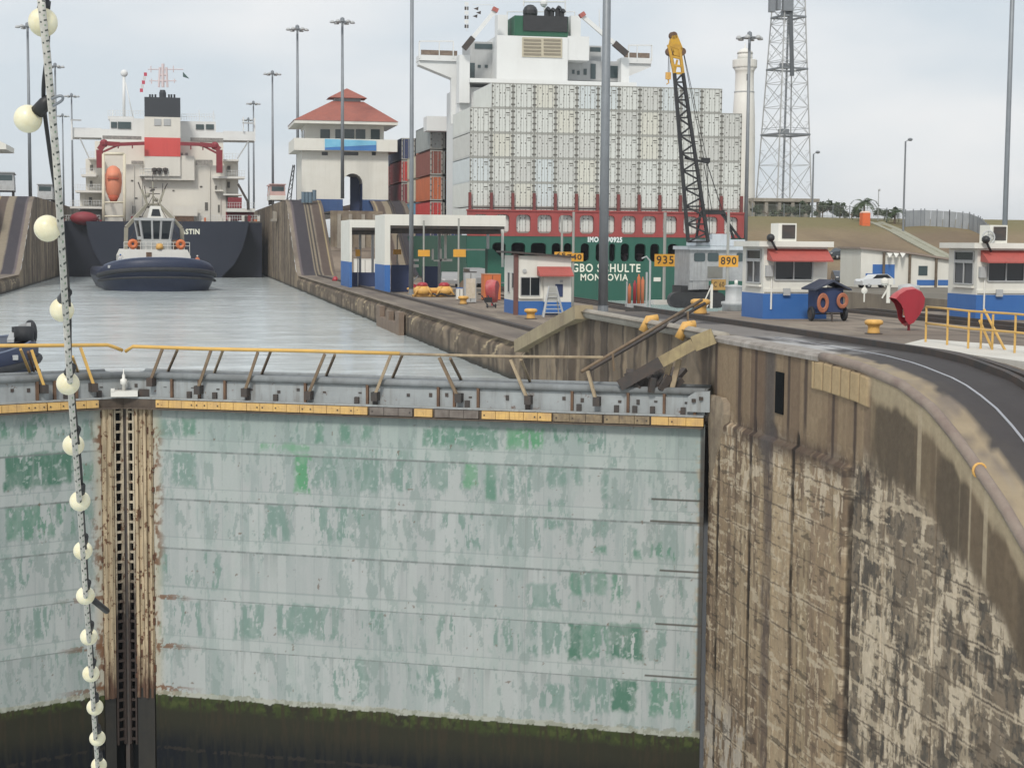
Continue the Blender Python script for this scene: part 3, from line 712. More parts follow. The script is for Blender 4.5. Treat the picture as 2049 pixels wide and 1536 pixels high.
def leaf_plate(leaf, patches, s0, s1, rust_end, parent, seed):
    ss = np.linspace(s0, s1, int((s1 - s0) / 0.031)); zs = np.linspace(-19.8, ZT + 0.1, 480)
    S, Z = np.meshgrid(ss, zs, indexing='ij')
    nA = vnoise(S, Z, 0.9, 0.35, seed); nB = vnoise(S, Z, 4.5, 1.6, seed + 1, 5, 0.62); nC = vnoise(S, Z, 7, 7, seed + 2, 4)
    zr = np.searchsorted(np.array(SEAM[::-1]), Z)
    cel = vnoise(np.floor(S / 0.62) * 1.0, zr * 3.0, 0.77, 0.71, seed + 3, 1)
    c = np.zeros(S.shape + (3,)) + np.array((0.372, 0.394, 0.391))
    c = lerp(c, (0.405, 0.43, 0.425), sstep(cel, 0.5, 0.8))
    c = lerp(c, (0.30, 0.36, 0.34), sstep(0.5 * nA + 0.5 * nB, 0.50, 0.66) * 0.55)
    c = lerp(c, (0.27, 0.36, 0.325), sstep(Z, ZT - 2.6, ZT - 0.3) * 0.5)
    cov = np.zeros_like(S)
    # plating repainted strip by strip: each strip between joints keeps its own tone and wear
    st = np.floor(S / 0.31); row = zr * 1.0
    tone = vnoise(st, row * 2.0, 0.773, 0.717, seed + 11, 1)
    streak = vnoise(S, Z, 9.0, 0.9, seed + 12, 4, 0.62)
    c = lerp(c, (0.275, 0.325, 0.315), sstep(tone * 0.5 + streak * 0.5, 0.50, 0.62) * 0.5 * (0.45 + 0.8 * sstep(nA, 0.35, 0.6)))
    c = lerp(c, (0.42, 0.445, 0.435), sstep(1 - tone, 0.55, 0.8) * 0.5)
    fl = 0.55 * vnoise(S, Z, 6.5, 2.2, seed + 13, 5, 0.66) + 0.45 * vnoise(S, Z, 2.0, 0.9, seed + 14, 4)
    c = lerp(c, (0.22, 0.28, 0.262), sstep(fl + 0.12 * (vnoise(S, Z, 0.22, 0.3, seed + 15, 2) - 0.5), 0.56, 0.58) * 0.6)
    # colour patches, ragged at every edge and broken into strips
    for k, (x0, y0, x1, y1, kd, cv) in enumerate(patches):
        a = leaf.pt(x0, (y0 + y1) / 2); b = leaf.pt(x1, (y0 + y1) / 2)
        m = (x0 + x1) / 2
        zt, zb = leaf.pt(m, y0).z, leaf.pt(m, y1).z
        jag = vnoise(S, Z, 5.0, 5.0, 260 + k, 4, 0.62) - 0.5
        e = np.minimum(np.minimum(S - a.x, b.x - S) / 0.10, np.minimum(zt - Z, (Z - zb) / 1.8) / 0.10) + 2.2 * jag
        rr = 0.55 * vnoise(S, Z, 6.5, 1.5, 200 + k, 5, 0.66) + 0.25 * vnoise(S, Z, 1.7, 0.8, 230 + k, 3) + 0.20 * vnoise(np.floor(S / 0.21), row, 0.77, 0.7, 290 + k, 1)
        t = np.clip(e + 0.3, 0, 1) * (1 - sstep(rr, 0.31 + 0.33 * cv, 0.335 + 0.33 * cv))
        sh = 0.72 + 0.28 * sstep(nB, 0.35, 0.6)
        c = lerp(c, PCOL[kd], t * sh * (0.92 if kd in 'BD' else 0.85))
        c = lerp(c, (0.40, 0.44, 0.425), t * sstep(nC, 0.66, 0.72) * 0.6)
    # plate seams: lap line, pale strip above it, plate joints
    for i, z0 in enumerate(SEAM):
        c = lerp(c, (0.41, 0.46, 0.44), ((Z > z0) & (Z < z0 + 0.36)) * 0.22)
        c = lerp(c, (0.16, 0.18, 0.175), (np.abs(Z - z0) < 0.024) * (0.55 + 0.3 * (nB > 0.5)))
        c = lerp(c, (0.25, 0.29, 0.28), (np.abs(Z - z0 - 0.37) < 0.017) * 0.6)
        drop = sstep(vnoise(S, Z, 5.5, 0.22, seed + 40 + i, 3), 0.62, 0.70) * np.exp(-(z0 - Z) / 0.55) * (Z < z0)
        c = lerp(c, (0.22, 0.25, 0.24), drop * 0.55)
    joint = np.abs(((S + 0.31) / 0.62) % 1 - 0.5) > 0.475
    c = lerp(c, (0.25, 0.29, 0.28), joint * 0.38 * (nC > 0.42))
    big = np.abs((S / 4.65 + 0.12) % 1 - 0.5) > 0.4965
    c = lerp(c, (0.2, 0.22, 0.215), big * 0.35)
    c = lerp(c, (0.15, 0.10, 0.07), sstep(vnoise(S, Z, 6, 6, seed + 9, 3), 0.83, 0.86) * 0.7)
    # rust near the posts and at the foot
    ed = np.abs(S - rust_end)
    c = lerp(c, (0.50, 0.43, 0.31), (1 - sstep(ed, 0.05, 0.40)) * 0.55)
    c = lerp(c, (0.15, 0.07, 0.035), sstep(nB * 0.6 + nC * 0.4, 0.52, 0.60) * (1 - sstep(ed, 0.05, 0.50)) * 0.9)
    for z0 in SEAM[3:] + [ZB + 0.25, ZB + 0.1]:
        c = lerp(c, (0.17, 0.085, 0.045), (np.abs(Z - z0) < 0.07 + 0.10 * (nB - 0.4)) * (1 - sstep(ed, 0.25, 1.2 + 1.5 * nA)) * 0.85 * (nC > 0.42))
    if leaf is LR:
        e2 = leaf.L - 0.12 - S
        c = lerp(c, (0.36, 0.30, 0.22), (1 - sstep(e2, 0.02, 0.22)) * sstep(nC, 0.45, 0.6) * 0.7)
        c = lerp(c, (0.05, 0.045, 0.04), (1 - sstep(e2, 0.0, 0.06)) * 0.9)
        for yy in (1001, 1046, 1145, 1253, 1358):
            zz = leaf.pt(1390, yy).z
            c = lerp(c, (0.07, 0.06, 0.05), (np.abs(Z - zz) < 0.03) * (e2 < 2.6 * nA) * 0.85)
    c = lerp(c, (0.26, 0.30, 0.29), sstep(Z, ZT - 0.40 - 0.3 * nB, ZT) * 0.35)  # darker strip paints the shade under the overhanging board
    # foot: pale lip, green weed, then black wet growth
    zl = ZB + 0.10 * (nB - 0.5) + 0.12 * (nC - 0.5)
    c = lerp(c, (0.38, 0.375, 0.30), ((Z < zl + 0.16) & (Z > zl)) * 0.6)
    c = lerp(c, (0.20, 0.21, 0.16), ((Z < zl + 0.30 * nA) & (Z > zl)) * 0.5 * (nC > 0.5))
    wt = 0.6 if leaf is LR else 0.35
    dw = zl - Z
    c = lerp(c, (0.030, 0.030, 0.020), (Z < zl) * 1.0)
    grn = (Z < zl) * (1 - sstep(dw, wt * (0.10 + 0.55 * nA), wt * (0.30 + 0.75 * nA) + 0.1)) * sstep(nB * 0.6 + nC * 0.4, 0.36, 0.52)
    c = lerp(c, (0.042, 0.055, 0.020), grn)
    c = lerp(c, (0.07, 0.085, 0.03), grn * sstep(nC, 0.55, 0.65) * 0.7)
    deep = (Z < zl) * sstep(dw, 0.7, 1.8)
    c = lerp(c, (0.040, 0.033, 0.022), (Z < zl) * sstep(streak, 0.50, 0.62) * (1 - deep) * 0.8)
    c = lerp(c, (0.009, 0.011, 0.015), deep * (0.65 + 0.35 * sstep(1 - streak, 0.4, 0.6)))
    c = lerp(c, (0.030, 0.027, 0.023), deep * (np.abs(dw - 1.75) < 0.05) * (nB > 0.45) * 0.9)
    Yo = 0.012 * (((Z % 1.7) < 0.36) * 1.0) * 0 - 0.010 * sstep(nA, 0.3, 0.7)
    P = np.stack([S, Yo, Z], -1)
    gridmesh('plating', P, c, GATE_SKIN, parent)
    MB().box(s0, 0.06, -19.8, s1, 1.75, ZT).build('leaf_body', SLIME, parent)

def zstain(name, top, low, zlo, zhi, sc=2.4):
    """paint above, wet dark rust below a ragged old waterline; rust spots all over"""
    m, nt, b = newmat(name, 0.85)
    v = coord(nt)
    sep = nt.nodes.new('ShaderNodeSeparateXYZ'); nt.links.new(v, sep.inputs[0])
    n = noise(nt, coord(nt, (3, 3, 0.6)), sc, 6, 0.65)
    ad = nt.nodes.new('ShaderNodeMath'); ad.operation = 'MULTIPLY_ADD'; ad.inputs[1].default_value = 4.0
    nt.links.new(n, ad.inputs[0]); nt.links.new(sep.outputs['Z'], ad.inputs[2])
    f = ramp(nt, ad.outputs[0], zlo + 2.0, zhi + 2.0)
    rs_ = ramp(nt, noise(nt, v, 5.0, 8, 0.7), 0.56, 0.60)
    t_ = mix(nt, ramp(nt, noise(nt, coord(nt, (5, 5, 0.5)), 1.6, 5), 0.42, 0.62), top, tuple(x * 0.62 for x in top))
    t_ = mix(nt, rs_, t_, (0.13, 0.06, 0.03))
    nt.links.new(mix(nt, f, low, t_), b.inputs['Base Color'])
    bump(nt, b, noise(nt, v, 14, 6), 0.3, 0.03)
    return m
POSTM = zstain('post_rusty_cream', (0.50, 0.40, 0.265), (0.10, 0.055, 0.035), -14.6, -13.2)
LADM = zstain('ladder_cream_to_rust', (0.50, 0.43, 0.32), (0.035, 0.024, 0.02), -12.2, -9.6)
def mitre_post(parent, sa, sb, flip, lad):
    """riveted rusty post at the free edge with its rung ladder"""
    k = (sb - sa)
    la, lb = lad
    MB().box(min(sa, la) - (0.7 if not flip else 0.06), 0.42, -19.8, max(sb, lb) + 0.06, 1.6, ZT - 0.02).build('dark_gap_backing', VOID, parent)  # added black box behind the leaf edge, keeps light from showing through gaps
    b = MB()
    b.box(sa, -0.02, -14.8, sb, 0.9, ZT + 0.05)
    for u, w, pr in ((0.12, 0.10, 0.10), (0.40, 0.07, 0.05), (0.62, 0.09, 0.12), (0.90, 0.08, 0.07)):
        b.box(sa + k * u - w / 2, -0.02 - pr, -14.9, sa + k * u + w / 2, -0.018, ZT + 0.02)
    rs = random.Random(int(sa * 100))
    for i in range(70):                                          # ragged scabs along the edges
        u = rs.choice((0.0, 0.24, 0.5, 0.76, 1.0)); z = rs.uniform(-14.6, ZT - 0.2); h = rs.uniform(0.04, 0.25); w = rs.uniform(0.02, 0.06)
        b.mat(1).box(sa + k * u - w, -0.045 - 0.03 * rs.random(), z, sa + k * u + w, 0.0, z + h)
    b.build('post', [POSTM, worn('rust_scab', (0.12, 0.055, 0.03), (0.06, 0.03, 0.02), 0.9, 3, rough=0.95) if 'rust_scab' not in bpy.data.materials else bpy.data.materials['rust_scab']], parent)
    MB().box(sa, -0.05, -19.8, sb, 0.9, -14.6).build('post_foot', SLIME, parent)
    MB().box(la, 0.16, -19.8, lb, 0.4, ZT).build('ladder_recess', VOID, parent)  # black back plate, shade of the ladder recess painted in
    b = MB()
    for x in (la + 0.03, lb - 0.03):
        b.box(x - 0.03, -0.06, -16.5, x + 0.03, 0.08, ZT + 0.02)
    z = ZT - 0.12
    while z > -16.4:
        b.box(la + 0.05, -0.03, z - 0.038, lb - 0.05, 0.06, z + 0.038)
        z -= 0.327
    b.build('ladder', LADM, parent)

def top_works(leaf, parent, sa, sb, yedge, boards, seed):
    zt0, zg = ZT + 0.33, -4.36           # underside of the girder, deck level
    b = MB()
    b.box(sa, -0.30, ZT, sb, 1.6, ZT + 0.05)
    b.box(sa, -0.18, ZT + 0.05, sb, 0.2, zt0)
    b.build('rubbing_timber', worn('oiled_timber', (0.11, 0.085, 0.065), (0.05, 0.04, 0.035), 0.8, 2.2, 0.4, rough=0.9), parent)
    for k, (x0, x1, m) in enumerate(boards):
        ya, yb = yedge(x0), yedge(x1)
        p, q = leaf.pt(x0, ya, -0.24), leaf.pt(x1, yb, -0.24)
        b = MB()
        L = q.x - p.x
        n = max(1, int(round(L / 0.46)))
        for i in range(n):
            g = 0.007
            b.mat(0).box(p.x + L * i / n + g, -0.27 - 0.012 * random.random(), ZT + 0.075, p.x + L * (i + 1) / n - g, -0.185, zt0 - 0.02)
            for sx in (0.2, 0.8):
                if random.random() < 0.3: b.mat(1).box(p.x + L * (i + sx) / n - 0.02, -0.295, ZT + 0.17, p.x + L * (i + sx) / n + 0.02, -0.26, ZT + 0.21)
        b.build('rubbing_board', [m, DKSTEEL], parent)
    b = MB()
    b.mat(0).box(sa, 0.08, zt0, sb, 1.55, zg - 0.06)                # girder web
    b.mat(0).box(sa, -0.20, zt0 + 0.0, sb, 0.08, zt0 + 0.05)
    x = sa + 0.4
    rs = random.Random(seed)
    while x < sb - 0.3:                                           # drain holes, cleats and stiffeners
        b.mat(1).box(x - 0.05, 0.06, zt0 + 0.28 + 0.1 * rs.random(), x + 0.05, 0.1, zt0 + 0.38 + 0.1 * rs.random())
        if rs.random() < 0.55: b.mat(2).box(x + 0.22, -0.02, zt0 + 0.05, x + 0.30, 0.09, zg - 0.08)
        if rs.random() < 0.4: b.mat(1).box(x - 0.16, -0.03, zt0 + 0.05, x - 0.02, 0.09, zt0 + 0.26)
        x += 0.5 + 0.7 * rs.random()
    b.build('walkway_girder', [GATE_TOP, DKSTEEL, RUSTY], parent)
    b = MB()
    b.tube([(sa, 0.06, zg), (sb, 0.06, zg)], 0.115, 8)
    b.tube([(sa, 1.55, zg), (sb, 1.55, zg)], 0.10, 8)
    b.box(sa, 0.1, zg - 0.05, sb, 1.5, zg + 0.03)
    b.build('walkway_deck', worn('deck_steel', (0.25, 0.27, 0.28), (0.15, 0.155, 0.155), 0.8, 1.0, 0.4, rough=0.75, rust=0.35), parent, smooth=True)

tR = thing('lock_gate', 'right leaf of the mitre gate, grey-green plating patched with bright green paint', 'lock gate', tuple(APEX), LR.rz, 'two leaves of the near mitre gate')
leaf_plate(LR, PR, 1.02, LR.L - 0.02, 1.02, tR, 300)
mitre_post(tR, 0.40, 1.0, False, (0.10, 0.37))
FADED = worn('faded_yellow_board', (0.30, 0.23, 0.14), (0.12, 0.095, 0.075), 1.0, 3.5, 0.4, rough=0.9)
GREYB = worn('bare_grey_board', (0.20, 0.175, 0.155), (0.11, 0.09, 0.08), 0.9, 3.0, 0.4, rough=0.9)
YB = worn('yellow_board', (0.68, 0.44, 0.15), (0.48, 0.31, 0.14), 0.9, 3.2, 0.5, (0.45, 0.33, 0.25), rough=0.75, rust=0.45)
ye = lambda x: 812 + (x - 310) * 0.0285
top_works(LR, tR, 0.0, LR.L - 0.05, ye, [(312, 736, YB), (740, 826, GREYB), (829, 866, YB), (870, 958, GREYB), (964, 1104, YB), (1107, 1205, FADED), (1209, 1300, FADED), (1303, 1408, YB)], 5)
tL = thing('lock_gate', 'left leaf of the mitre gate with dark green patches, behind the globe string', 'lock gate', tuple(QL), LL.rz, 'two leaves of the near mitre gate')
s_end = LL.L
leaf_plate(LL, PL, 9.5, s_end - 0.80, s_end - 0.80, tL, 340)
mitre_post(tL, s_end - 0.78, s_end - 0.42, True, (s_end - 0.38, s_end - 0.06))
top_works(LL, tL, 9.0, s_end, lambda x: 806, [(-60, 93, YB), (95, 197, YB)], 6)
# dark meeting edge between the two posts
MB().box(-0.06, -0.03, -19.8, 0.08, 0.3, ZT + 0.05).build('meeting_edge', DKSTEEL, tR)

def rail_set(leaf, parent, fronts, backs, railpts, mats):
    for (x0, y0, x1, y1, m) in fronts:
        p, q = leaf.pt(x1, y1, -0.17), leaf.pt(x0, y0, -0.10)
        b = MB()
        b.mat(0).bar(p, q, 0.085, 0.085)
        b.mat(1).box(p.x - 0.10, -0.23, p.z - 0.14, p.x + 0.10, 0.09, p.z + 0.13)
        b.build('rail_post', [m, DKSTEEL], parent)
    for (x0, y0, x1, y1, m) in backs:
        p, q = leaf.pt(x1, y1, 1.5), leaf.pt(x0, y0, -0.10)
        MB().bar(p, q, 0.07, 0.07).build('rail_post', m, parent)
    for pts, m, r in railpts:
        MB().tube([leaf.pt(x, y, -0.10) for x, y in pts], r, 8).build('handrail', m, parent, smooth=True)
BROWNP = worn('brown_railing', (0.22, 0.16, 0.10), (0.12, 0.08, 0.055), 0.8, 3, 0.3, rough=0.8, rust=0.3)
CREAMP = worn('cream_railing', (0.40, 0.32, 0.21), (0.22, 0.16, 0.11), 0.8, 3, 0.3, rough=0.8)
rail_set(LR, tR, [(325,698,300,764,BROWNP),(422,701,395,780,BROWNP),(516,704,489,785,BROWNP),(650,708,616,791,BROWNP),(782,710,749,793,CREAMP),(879,715,917,796,BROWNP),(1022,719,1056,800,CREAMP),(1176,742,1193,803,CREAMP)],
         [(355,700,335,745,BROWNP),(447,698,428,748,CREAMP),(542,702,523,750,BROWNP),(670,710,652,753,BROWNP),(805,710,785,757,BROWNP),(901,717,924,762,BROWNP),(1043,719,1061,764,CREAMP)],
         [([(251,703),(266,693),(420,698),(620,702),(800,707)], YPAINT, 0.058), ([(800,708),(1000,713),(1207,715)], CREAMP, 0.045)], None)
rail_set(LL, tL, [(63,700,90,778,YPAINT),(161,695,189,775,YPAINT)], [(41,698,59,743,YPAINT),(56,704,68,742,RUSTY),(145,713,156,743,YPAINT)],
         [([(-60,692),(100,691),(215,690),(228,694),(245,701)], YPAINT, 0.058)], None)
# stair rails climbing from the gate to the quay and the folded gangway beside them
t = thing('access_stair', 'pair of dark inclined rails climbing from the gate walkway up to the quay', 'stair')
for (x0, y0, x1, y1) in ((1164, 743, 1404, 600), (1182, 739, 1410, 607)):
    p = LR.pt(x0, y0, 0.6); p = APEX + LR.d * p.x + LR.n * 0.6 + Vector((0, 0, p.z))
    q = at(x1, y1, Y=54.0)
    MB().tube([p, q], 0.055, 8).build('handrail', BROWNP if y1 < 604 else DKSTEEL, t, smooth=True)
for (xt, yt, xb, yb, YY) in ((1376, 622, 1378, 690, 52.8), (1226, 708, 1228, 742, 48.9)):
    MB().bar(at(xt, yt, Y=YY), at(xb, yb, Y=YY), 0.06).build('rail_post', BROWNP, t)
t = thing('folded_gangway', 'weathered folded gangway leaning over the gate end on two props', 'gangway')
pts = [APEX + LR.d * LR.pt(x, y, -0.1).x + LR.n * -0.1 + Vector((0, 0, LR.pt(x, y, -0.1).z)) for x, y in ((1240, 771), (1323, 724), (1388, 688), (1428, 672))]
b = MB()
b.bar(pts[1], pts[2], 0.16, 0.34).bar(pts[2], pts[3], 0.16, 0.46)
b.build('plank', worn('lichen_timber', (0.36, 0.29, 0.16), (0.2, 0.155, 0.1), 0.9, 2.5, 0.4, rough=0.95), t)
MB().bar(pts[0], pts[1], 0.16, 0.34).build('hinged_arm', DKSTEEL, t)
for x0, y0, x1, y1 in ((1341, 726, 1323, 791), (1359, 718, 1345, 778)):
    p, q = LR.pt(x0, y0, 0.2), LR.pt(x1, y1, 0.2)
    W_ = lambda v: APEX + LR.d * v.x + LR.n * v.y + Vector((0, 0, v.z))
    MB().bar(W_(p), W_(q), 0.15).build('prop', CREAMP, t)
t = thing('gate_machinery', 'black greasy latch machinery on top of the gate near the hinge', 'machinery')
b = MB()
W2_ = lambda s, o, z: APEX + LR.d * s + LR.n * o + Vector((0, 0, z))
rs = random.Random(3)
for k in range(26):
    s = LR.pt(1250 + 95 * rs.random(), 775, 0).x; o = -0.05 + 1.2 * rs.random(); z = -4.3 + 0.35 * rs.random()
    b.bar(W2_(s, o, z - 0.25), W2_(s + 0.9 * (rs.random() - 0.5), o + 0.5 * rs.random(), z + 0.18), 0.10 + 0.12 * rs.random(), 0.1 + 0.15 * rs.random())
b.build('linkage', DKSTEEL, t)
a = LR.pt(1345, 779, 0.1)
MB().bar(W2_(a.x - 0.15, 0.1, a.z), W2_(a.x + 0.45, 0.1, a.z - 0.06), 0.09).build('bright_pin', WHITE, t)
t = thing('hinge_plate', 'pale blue-grey bolted plate at the gate hinge by the wall', 'plate')
a, c = LR.pt(1378, 785, -0.06), LR.pt(1420, 825, -0.06)
b = MB()
prm = [W2_(a.x - 0.05, -0.06, c.z), W2_(a.x - 0.02, -0.06, a.z - 0.12), W2_(a.x + 0.2, -0.06, a.z + 0.02), W2_(c.x, -0.06, a.z + 0.05), W2_(c.x, -0.06, c.z)]
b.add(prm + [p + LR.n * 0.15 for p in prm], [(0, 1, 2, 3, 4), (9, 8, 7, 6, 5)] + [(i, 5 + i, 5 + (i + 1) % 5, (i + 1) % 5) for i in range(5)])
b.build('plate', GATE_TOP, t)
for u in (0.3, 0.62):
    p = prm[0].lerp(prm[4], u) + Vector((0, 0, 0.28 + 0.2 * u))
    MB().box(-0.05, -0.05, -0.05, 0.05, 0.05, 0.05).build('bolt', DKSTEEL, t, loc=tuple(p - LR.n * 0.02))
t = thing('signal_lamp', 'small white lamp post on a white bracket where the gate leaves meet', 'lamp')
a = at(245, 795, Y=54.0)
a = Vector((APEX.x + 0.03, APEX.y - 0.22, ZT + 0.42))
b = MB().box(-0.42, -0.28, -0.02, 0.42, 0.2, 0.16)
b.box(-0.42, -0.30, 0.16, -0.30, -0.1, 0.24)
b.build('bracket', WHITE, t, loc=a)
MB().box(0.44, -0.1, -0.03, 0.78, 0.15, 0.2).build('junction_box', DKSTEEL, t, loc=a)
MB().lathe([(0.05, 0.16), (0.05, 0.34), (0.11, 0.38), (0.11, 0.52), (0.05, 0.56), (0.05, 0.66), (0.02, 0.72), (0.012, 0.86)], (-0.02, -0.1, 0), 10).build('lamp_post', WHITE, t, loc=a, smooth=True)
# ------------------------------------------------------------------ ships
def WB(b, name, mats, parent, smooth=False):
    """build a mesh given in world coordinates under a thing (or a part of it)"""
    base = Vector((0, 0, 0)); p = parent
    while p is not None:
        base += p.location; p = p.parent
    return b.build(name, mats, parent, loc=-base, smooth=smooth)
def PB(b, x0, y0, x1, y1, Y, dep):
    """box whose front face fills a photo rectangle on the plane y = Y"""
    a = prect(x0, y0, x1, y1, Y)
    return b.box(a[0], Y, a[1], a[2], Y + dep, a[3])
def rrect(cx, cz, hw, hh, r, n=5):
    out = []
    for sx, sz, a0 in ((1, 1, 0), (-1, 1, 90), (-1, -1, 180), (1, -1, 270)):
        for k in range(n):
            a = R(a0 + 90 * k / (n - 1))
            out.append((cx + sx * (hw - r) + r * math.cos(a), cz + sz * (hh - r) + r * math.sin(a)))
    return out
def holed_panel(b, z0, z1, cells, Y, dep):
    """panel from a row of cells, each with one rounded opening cut through it"""
    for (x0, x1, h) in cells:
        if h is None:
            b.box(x0, Y, z0, x1, Y + dep, z1); continue
        hp = rrect(*h)
        n = len(hp)
        cx, cz = h[0], h[1]
        outer = []
        for (x, z) in hp:
            dx, dz = x - cx, z - cz
            k = min(((x1 if dx > 0 else x0) - cx) / dx if abs(dx) > 1e-6 else 1e9, ((z1 if dz > 0 else z0) - cz) / dz if abs(dz) > 1e-6 else 1e9)
            outer.append((cx + dx * k, cz + dz * k))
        # snap the outer ring to the cell corners
        for c in ((x0, z0), (x1, z0), (x1, z1), (x0, z1)):
            i = min(range(n), key=lambda j: (outer[j][0] - c[0]) ** 2 + (outer[j][1] - c[1]) ** 2)
            outer[i] = c
        vs = [(x, Y, z) for x, z in outer] + [(x, Y, z) for x, z in hp] + [(x, Y + dep, z) for x, z in hp]
        fs = []
        for i in range(n):
            j = (i + 1) % n
            fs += [(i, j, n + j, n + i), (n + i, n + j, 2 * n + j, 2 * n + i)]
        b.add(vs, fs)

# --- containers
def make_container(L=12.19, Wd=2.44, H=2.84):
    t = thing('shipping_container', 'white container', 'container')
    b = MB()
    b.box(-Wd / 2, 0.06, 0.05, Wd / 2, L, H - 0.03)
    for sx in (-1, 1):
        for y in np.arange(0.6, L - 0.4, 0.7):                      # side corrugation
            b.box(sx * Wd / 2, y, 0.2, sx * (Wd / 2 + 0.025), y + 0.35, H - 0.15)
        b.mat(1).box(sx * (Wd / 2 + 0.012), -0.012, 0.0, sx * (Wd / 2 - 0.13), 0.12, H).mat(0)
        b.box(sx * Wd / 2, 0, H - 0.10, sx * (Wd / 2 - 0.08), L, H)
    b.mat(1).box(-Wd / 2 + 0.1, -0.008, H - 0.13, Wd / 2 - 0.1, 0.1, H)
    b.box(-Wd / 2 + 0.1, -0.008, 0.0, Wd / 2 - 0.1, 0.1, 0.15).box(-0.022, 0.03, 0.1, 0.022, 0.09, H - 0.1)
    b.build('body', [CW[0], CFRAME], t)
    for s in (-1, 1):
        d = MB()
        xa, xb = s * 0.022, s * (Wd / 2 - 0.11)
        d.mat(0).box(xa, 0.005, 0.16, xb, 0.055, H - 0.14)
        for i in range(4):
            z = 0.35 + i * 0.68
            d.mat(1).box(s * (Wd / 2 - 0.20), -0.03, z, s * (Wd / 2 + 0.0), 0.02, z + 0.17)
        d.mat(1).box(s * 0.16, -0.01, 1.62, s * 0.30, 0.006, 1.76)
        if s > 0: d.mat(1).box(0.42, -0.01, 2.22, 0.92, 0.006, 2.34).box(0.5, -0.01, 1.98, 0.8, 0.006, 2.06)
        else: d.mat(1).box(-0.62, -0.01, 2.32, -0.5, 0.006, 2.46).box(-0.7, -0.01, 0.5, -0.58, 0.006, 0.62)
        do = d.build('door', [CW[0], DKGREY], t)
        for u in (0.30, 0.78):
            r = MB()
            x = s * u * (Wd / 2 - 0.1)
            r.mat(0).tube([(x, -0.035, 0.12), (x, -0.035, H - 0.1)], 0.032, 6)
            for z in (0.16, 0.9, 1.3, 2.0, H - 0.2):
                r.mat(1).box(x - 0.05, -0.055, z, x + 0.05, 0.0, z + 0.08)
            r.build('locking_rod', [CRODS, DKGREY], do)
    return t
CW = [worn('container_white', (0.64, 0.655, 0.62), (0.55, 0.56, 0.525), 0.6, 0.9, 0.15, rough=0.55),
      worn('container_cream', (0.64, 0.633, 0.56), (0.55, 0.54, 0.47), 0.6, 0.9, 0.15, rough=0.55),
      worn('container_pale_blue', (0.60, 0.645, 0.65), (0.52, 0.56, 0.57), 0.6, 0.9, 0.15, rough=0.55),
      worn('container_grey', (0.57, 0.575, 0.545), (0.48, 0.48, 0.45), 0.6, 0.9, 0.15, rough=0.55)]
CFRAME = worn('frame_grey', (0.36, 0.36, 0.33), (0.24, 0.235, 0.21), 0.8, 2.0, rough=0.6)
CRODS = worn('rod_grey', (0.40, 0.40, 0.37), None, 0.5, 2, rough=0.5)
DKGREY = worn('dark_fitting', (0.12, 0.115, 0.10), None, 0.5, 3)
_w = at(1484, 300, Y=100).x - at(940, 300, Y=100).x
YS = 100 * 32.5 / _w
PITCH = 2.5
SX0 = at(940, 300, Y=YS).x
ZT_S = at(1212, 172, Y=YS).z; ZB_S = at(1212, 417, Y=YS).z
RP = (ZT_S - ZB_S) / 5
proto = make_container()
rows = ['top row', 'second row down', 'middle row', 'fourth row down', 'bottom row']
first = True
rs = random.Random(11)
tint = {(0, 3): 1, (1, 4): 1, (1, 8): 1, (2, 1): 1, (2, 8): 1, (3, 3): 2, (3, 5): 1, (4, 5): 1, (4, 2): 1, (2, 12): 3, (3, 0): 2, (4, 3): 2}
tn = ['white', 'cream tinted', 'bluish white', 'greyish white']
for r in range(5):
    for c in range(13):
        if r == 0 and c in (0, 12): continue
        k = tint.get((r, c), 3 if rs.random() < 0.22 else 2 if rs.random() < 0.12 else 0)
        n = ORD[c] if r else ORD[c - 1]
        lab = f'{tn[k]} container at the ship stern, {n} from the left in the {rows[r]}'
        pos = (SX0 + (c + 0.5) * PITCH, YS + 0.03 * rs.random(), ZT_S - (r + 1) * RP)
        if first:
            o = proto; o.location = pos; o['label'] = lab; o['group'] = 'white containers across the ship stern'; first = False
            if k: pass
        else:
            o = copy_thing(proto, pos, label=lab, group='white containers across the ship stern', swap={'container_white': CW[k]} if k else None)
for c in range(13):
    copy_thing(proto, (SX0 + (c + 0.5) * PITCH, YS + 0.16, ZB_S - RP - 0.1), label=f'white container seen through the {ORD[c]} opening from the left in the red band', group='containers behind the red lashing band')
CC = {'grey': (0.33, 0.35, 0.34), 'blue': (0.05, 0.09, 0.22), 'brown': (0.23, 0.07, 0.05), 'navy': (0.035, 0.05, 0.13), 'orange': (0.50, 0.13, 0.045), 'red': (0.5, 0.045, 0.04), 'cream': (0.58, 0.54, 0.42), 'sky blue': (0.16, 0.36, 0.5), 'maroon': (0.22, 0.035, 0.045)}
CMAT = {k: worn('container_' + k.replace(' ', '_'), v, tuple(x * 0.75 for x in v), 0.7, 0.8, 0.3, rough=0.6) for k, v in CC.items()}
def bay(Y, zt, cols, desc):
    for ci, (X, colr) in enumerate(cols):
        for ri, cn in enumerate(colr):
            if cn is None: continue
            copy_thing(proto, (X, Y, zt - (ri + 1) * 3.4), label=f'{cn} container {desc}, {["outermost", "inner"][ci]} stack, {["top", "second down", "third down", "fourth down", "fifth down"][ri]}',
                       group='coloured containers along the ship side', swap={'container_white': CMAT[cn]}, scale=1.15)
def xat(px, Y): return at(px, 350, Y=Y).x
bay(219, at(890, 247, Y=219).z, [(xat(882, 219), ['grey', 'brown', 'orange', 'red', 'navy']), (xat(904, 219), ['grey', 'blue', 'brown', 'navy', 'blue'])], 'just left of the white stern stack')
bay(234, at(862, 306, Y=234).z, [(xat(861, 234), ['cream', 'cream', 'sky blue', 'navy'])], 'beside the pink lifeboat')
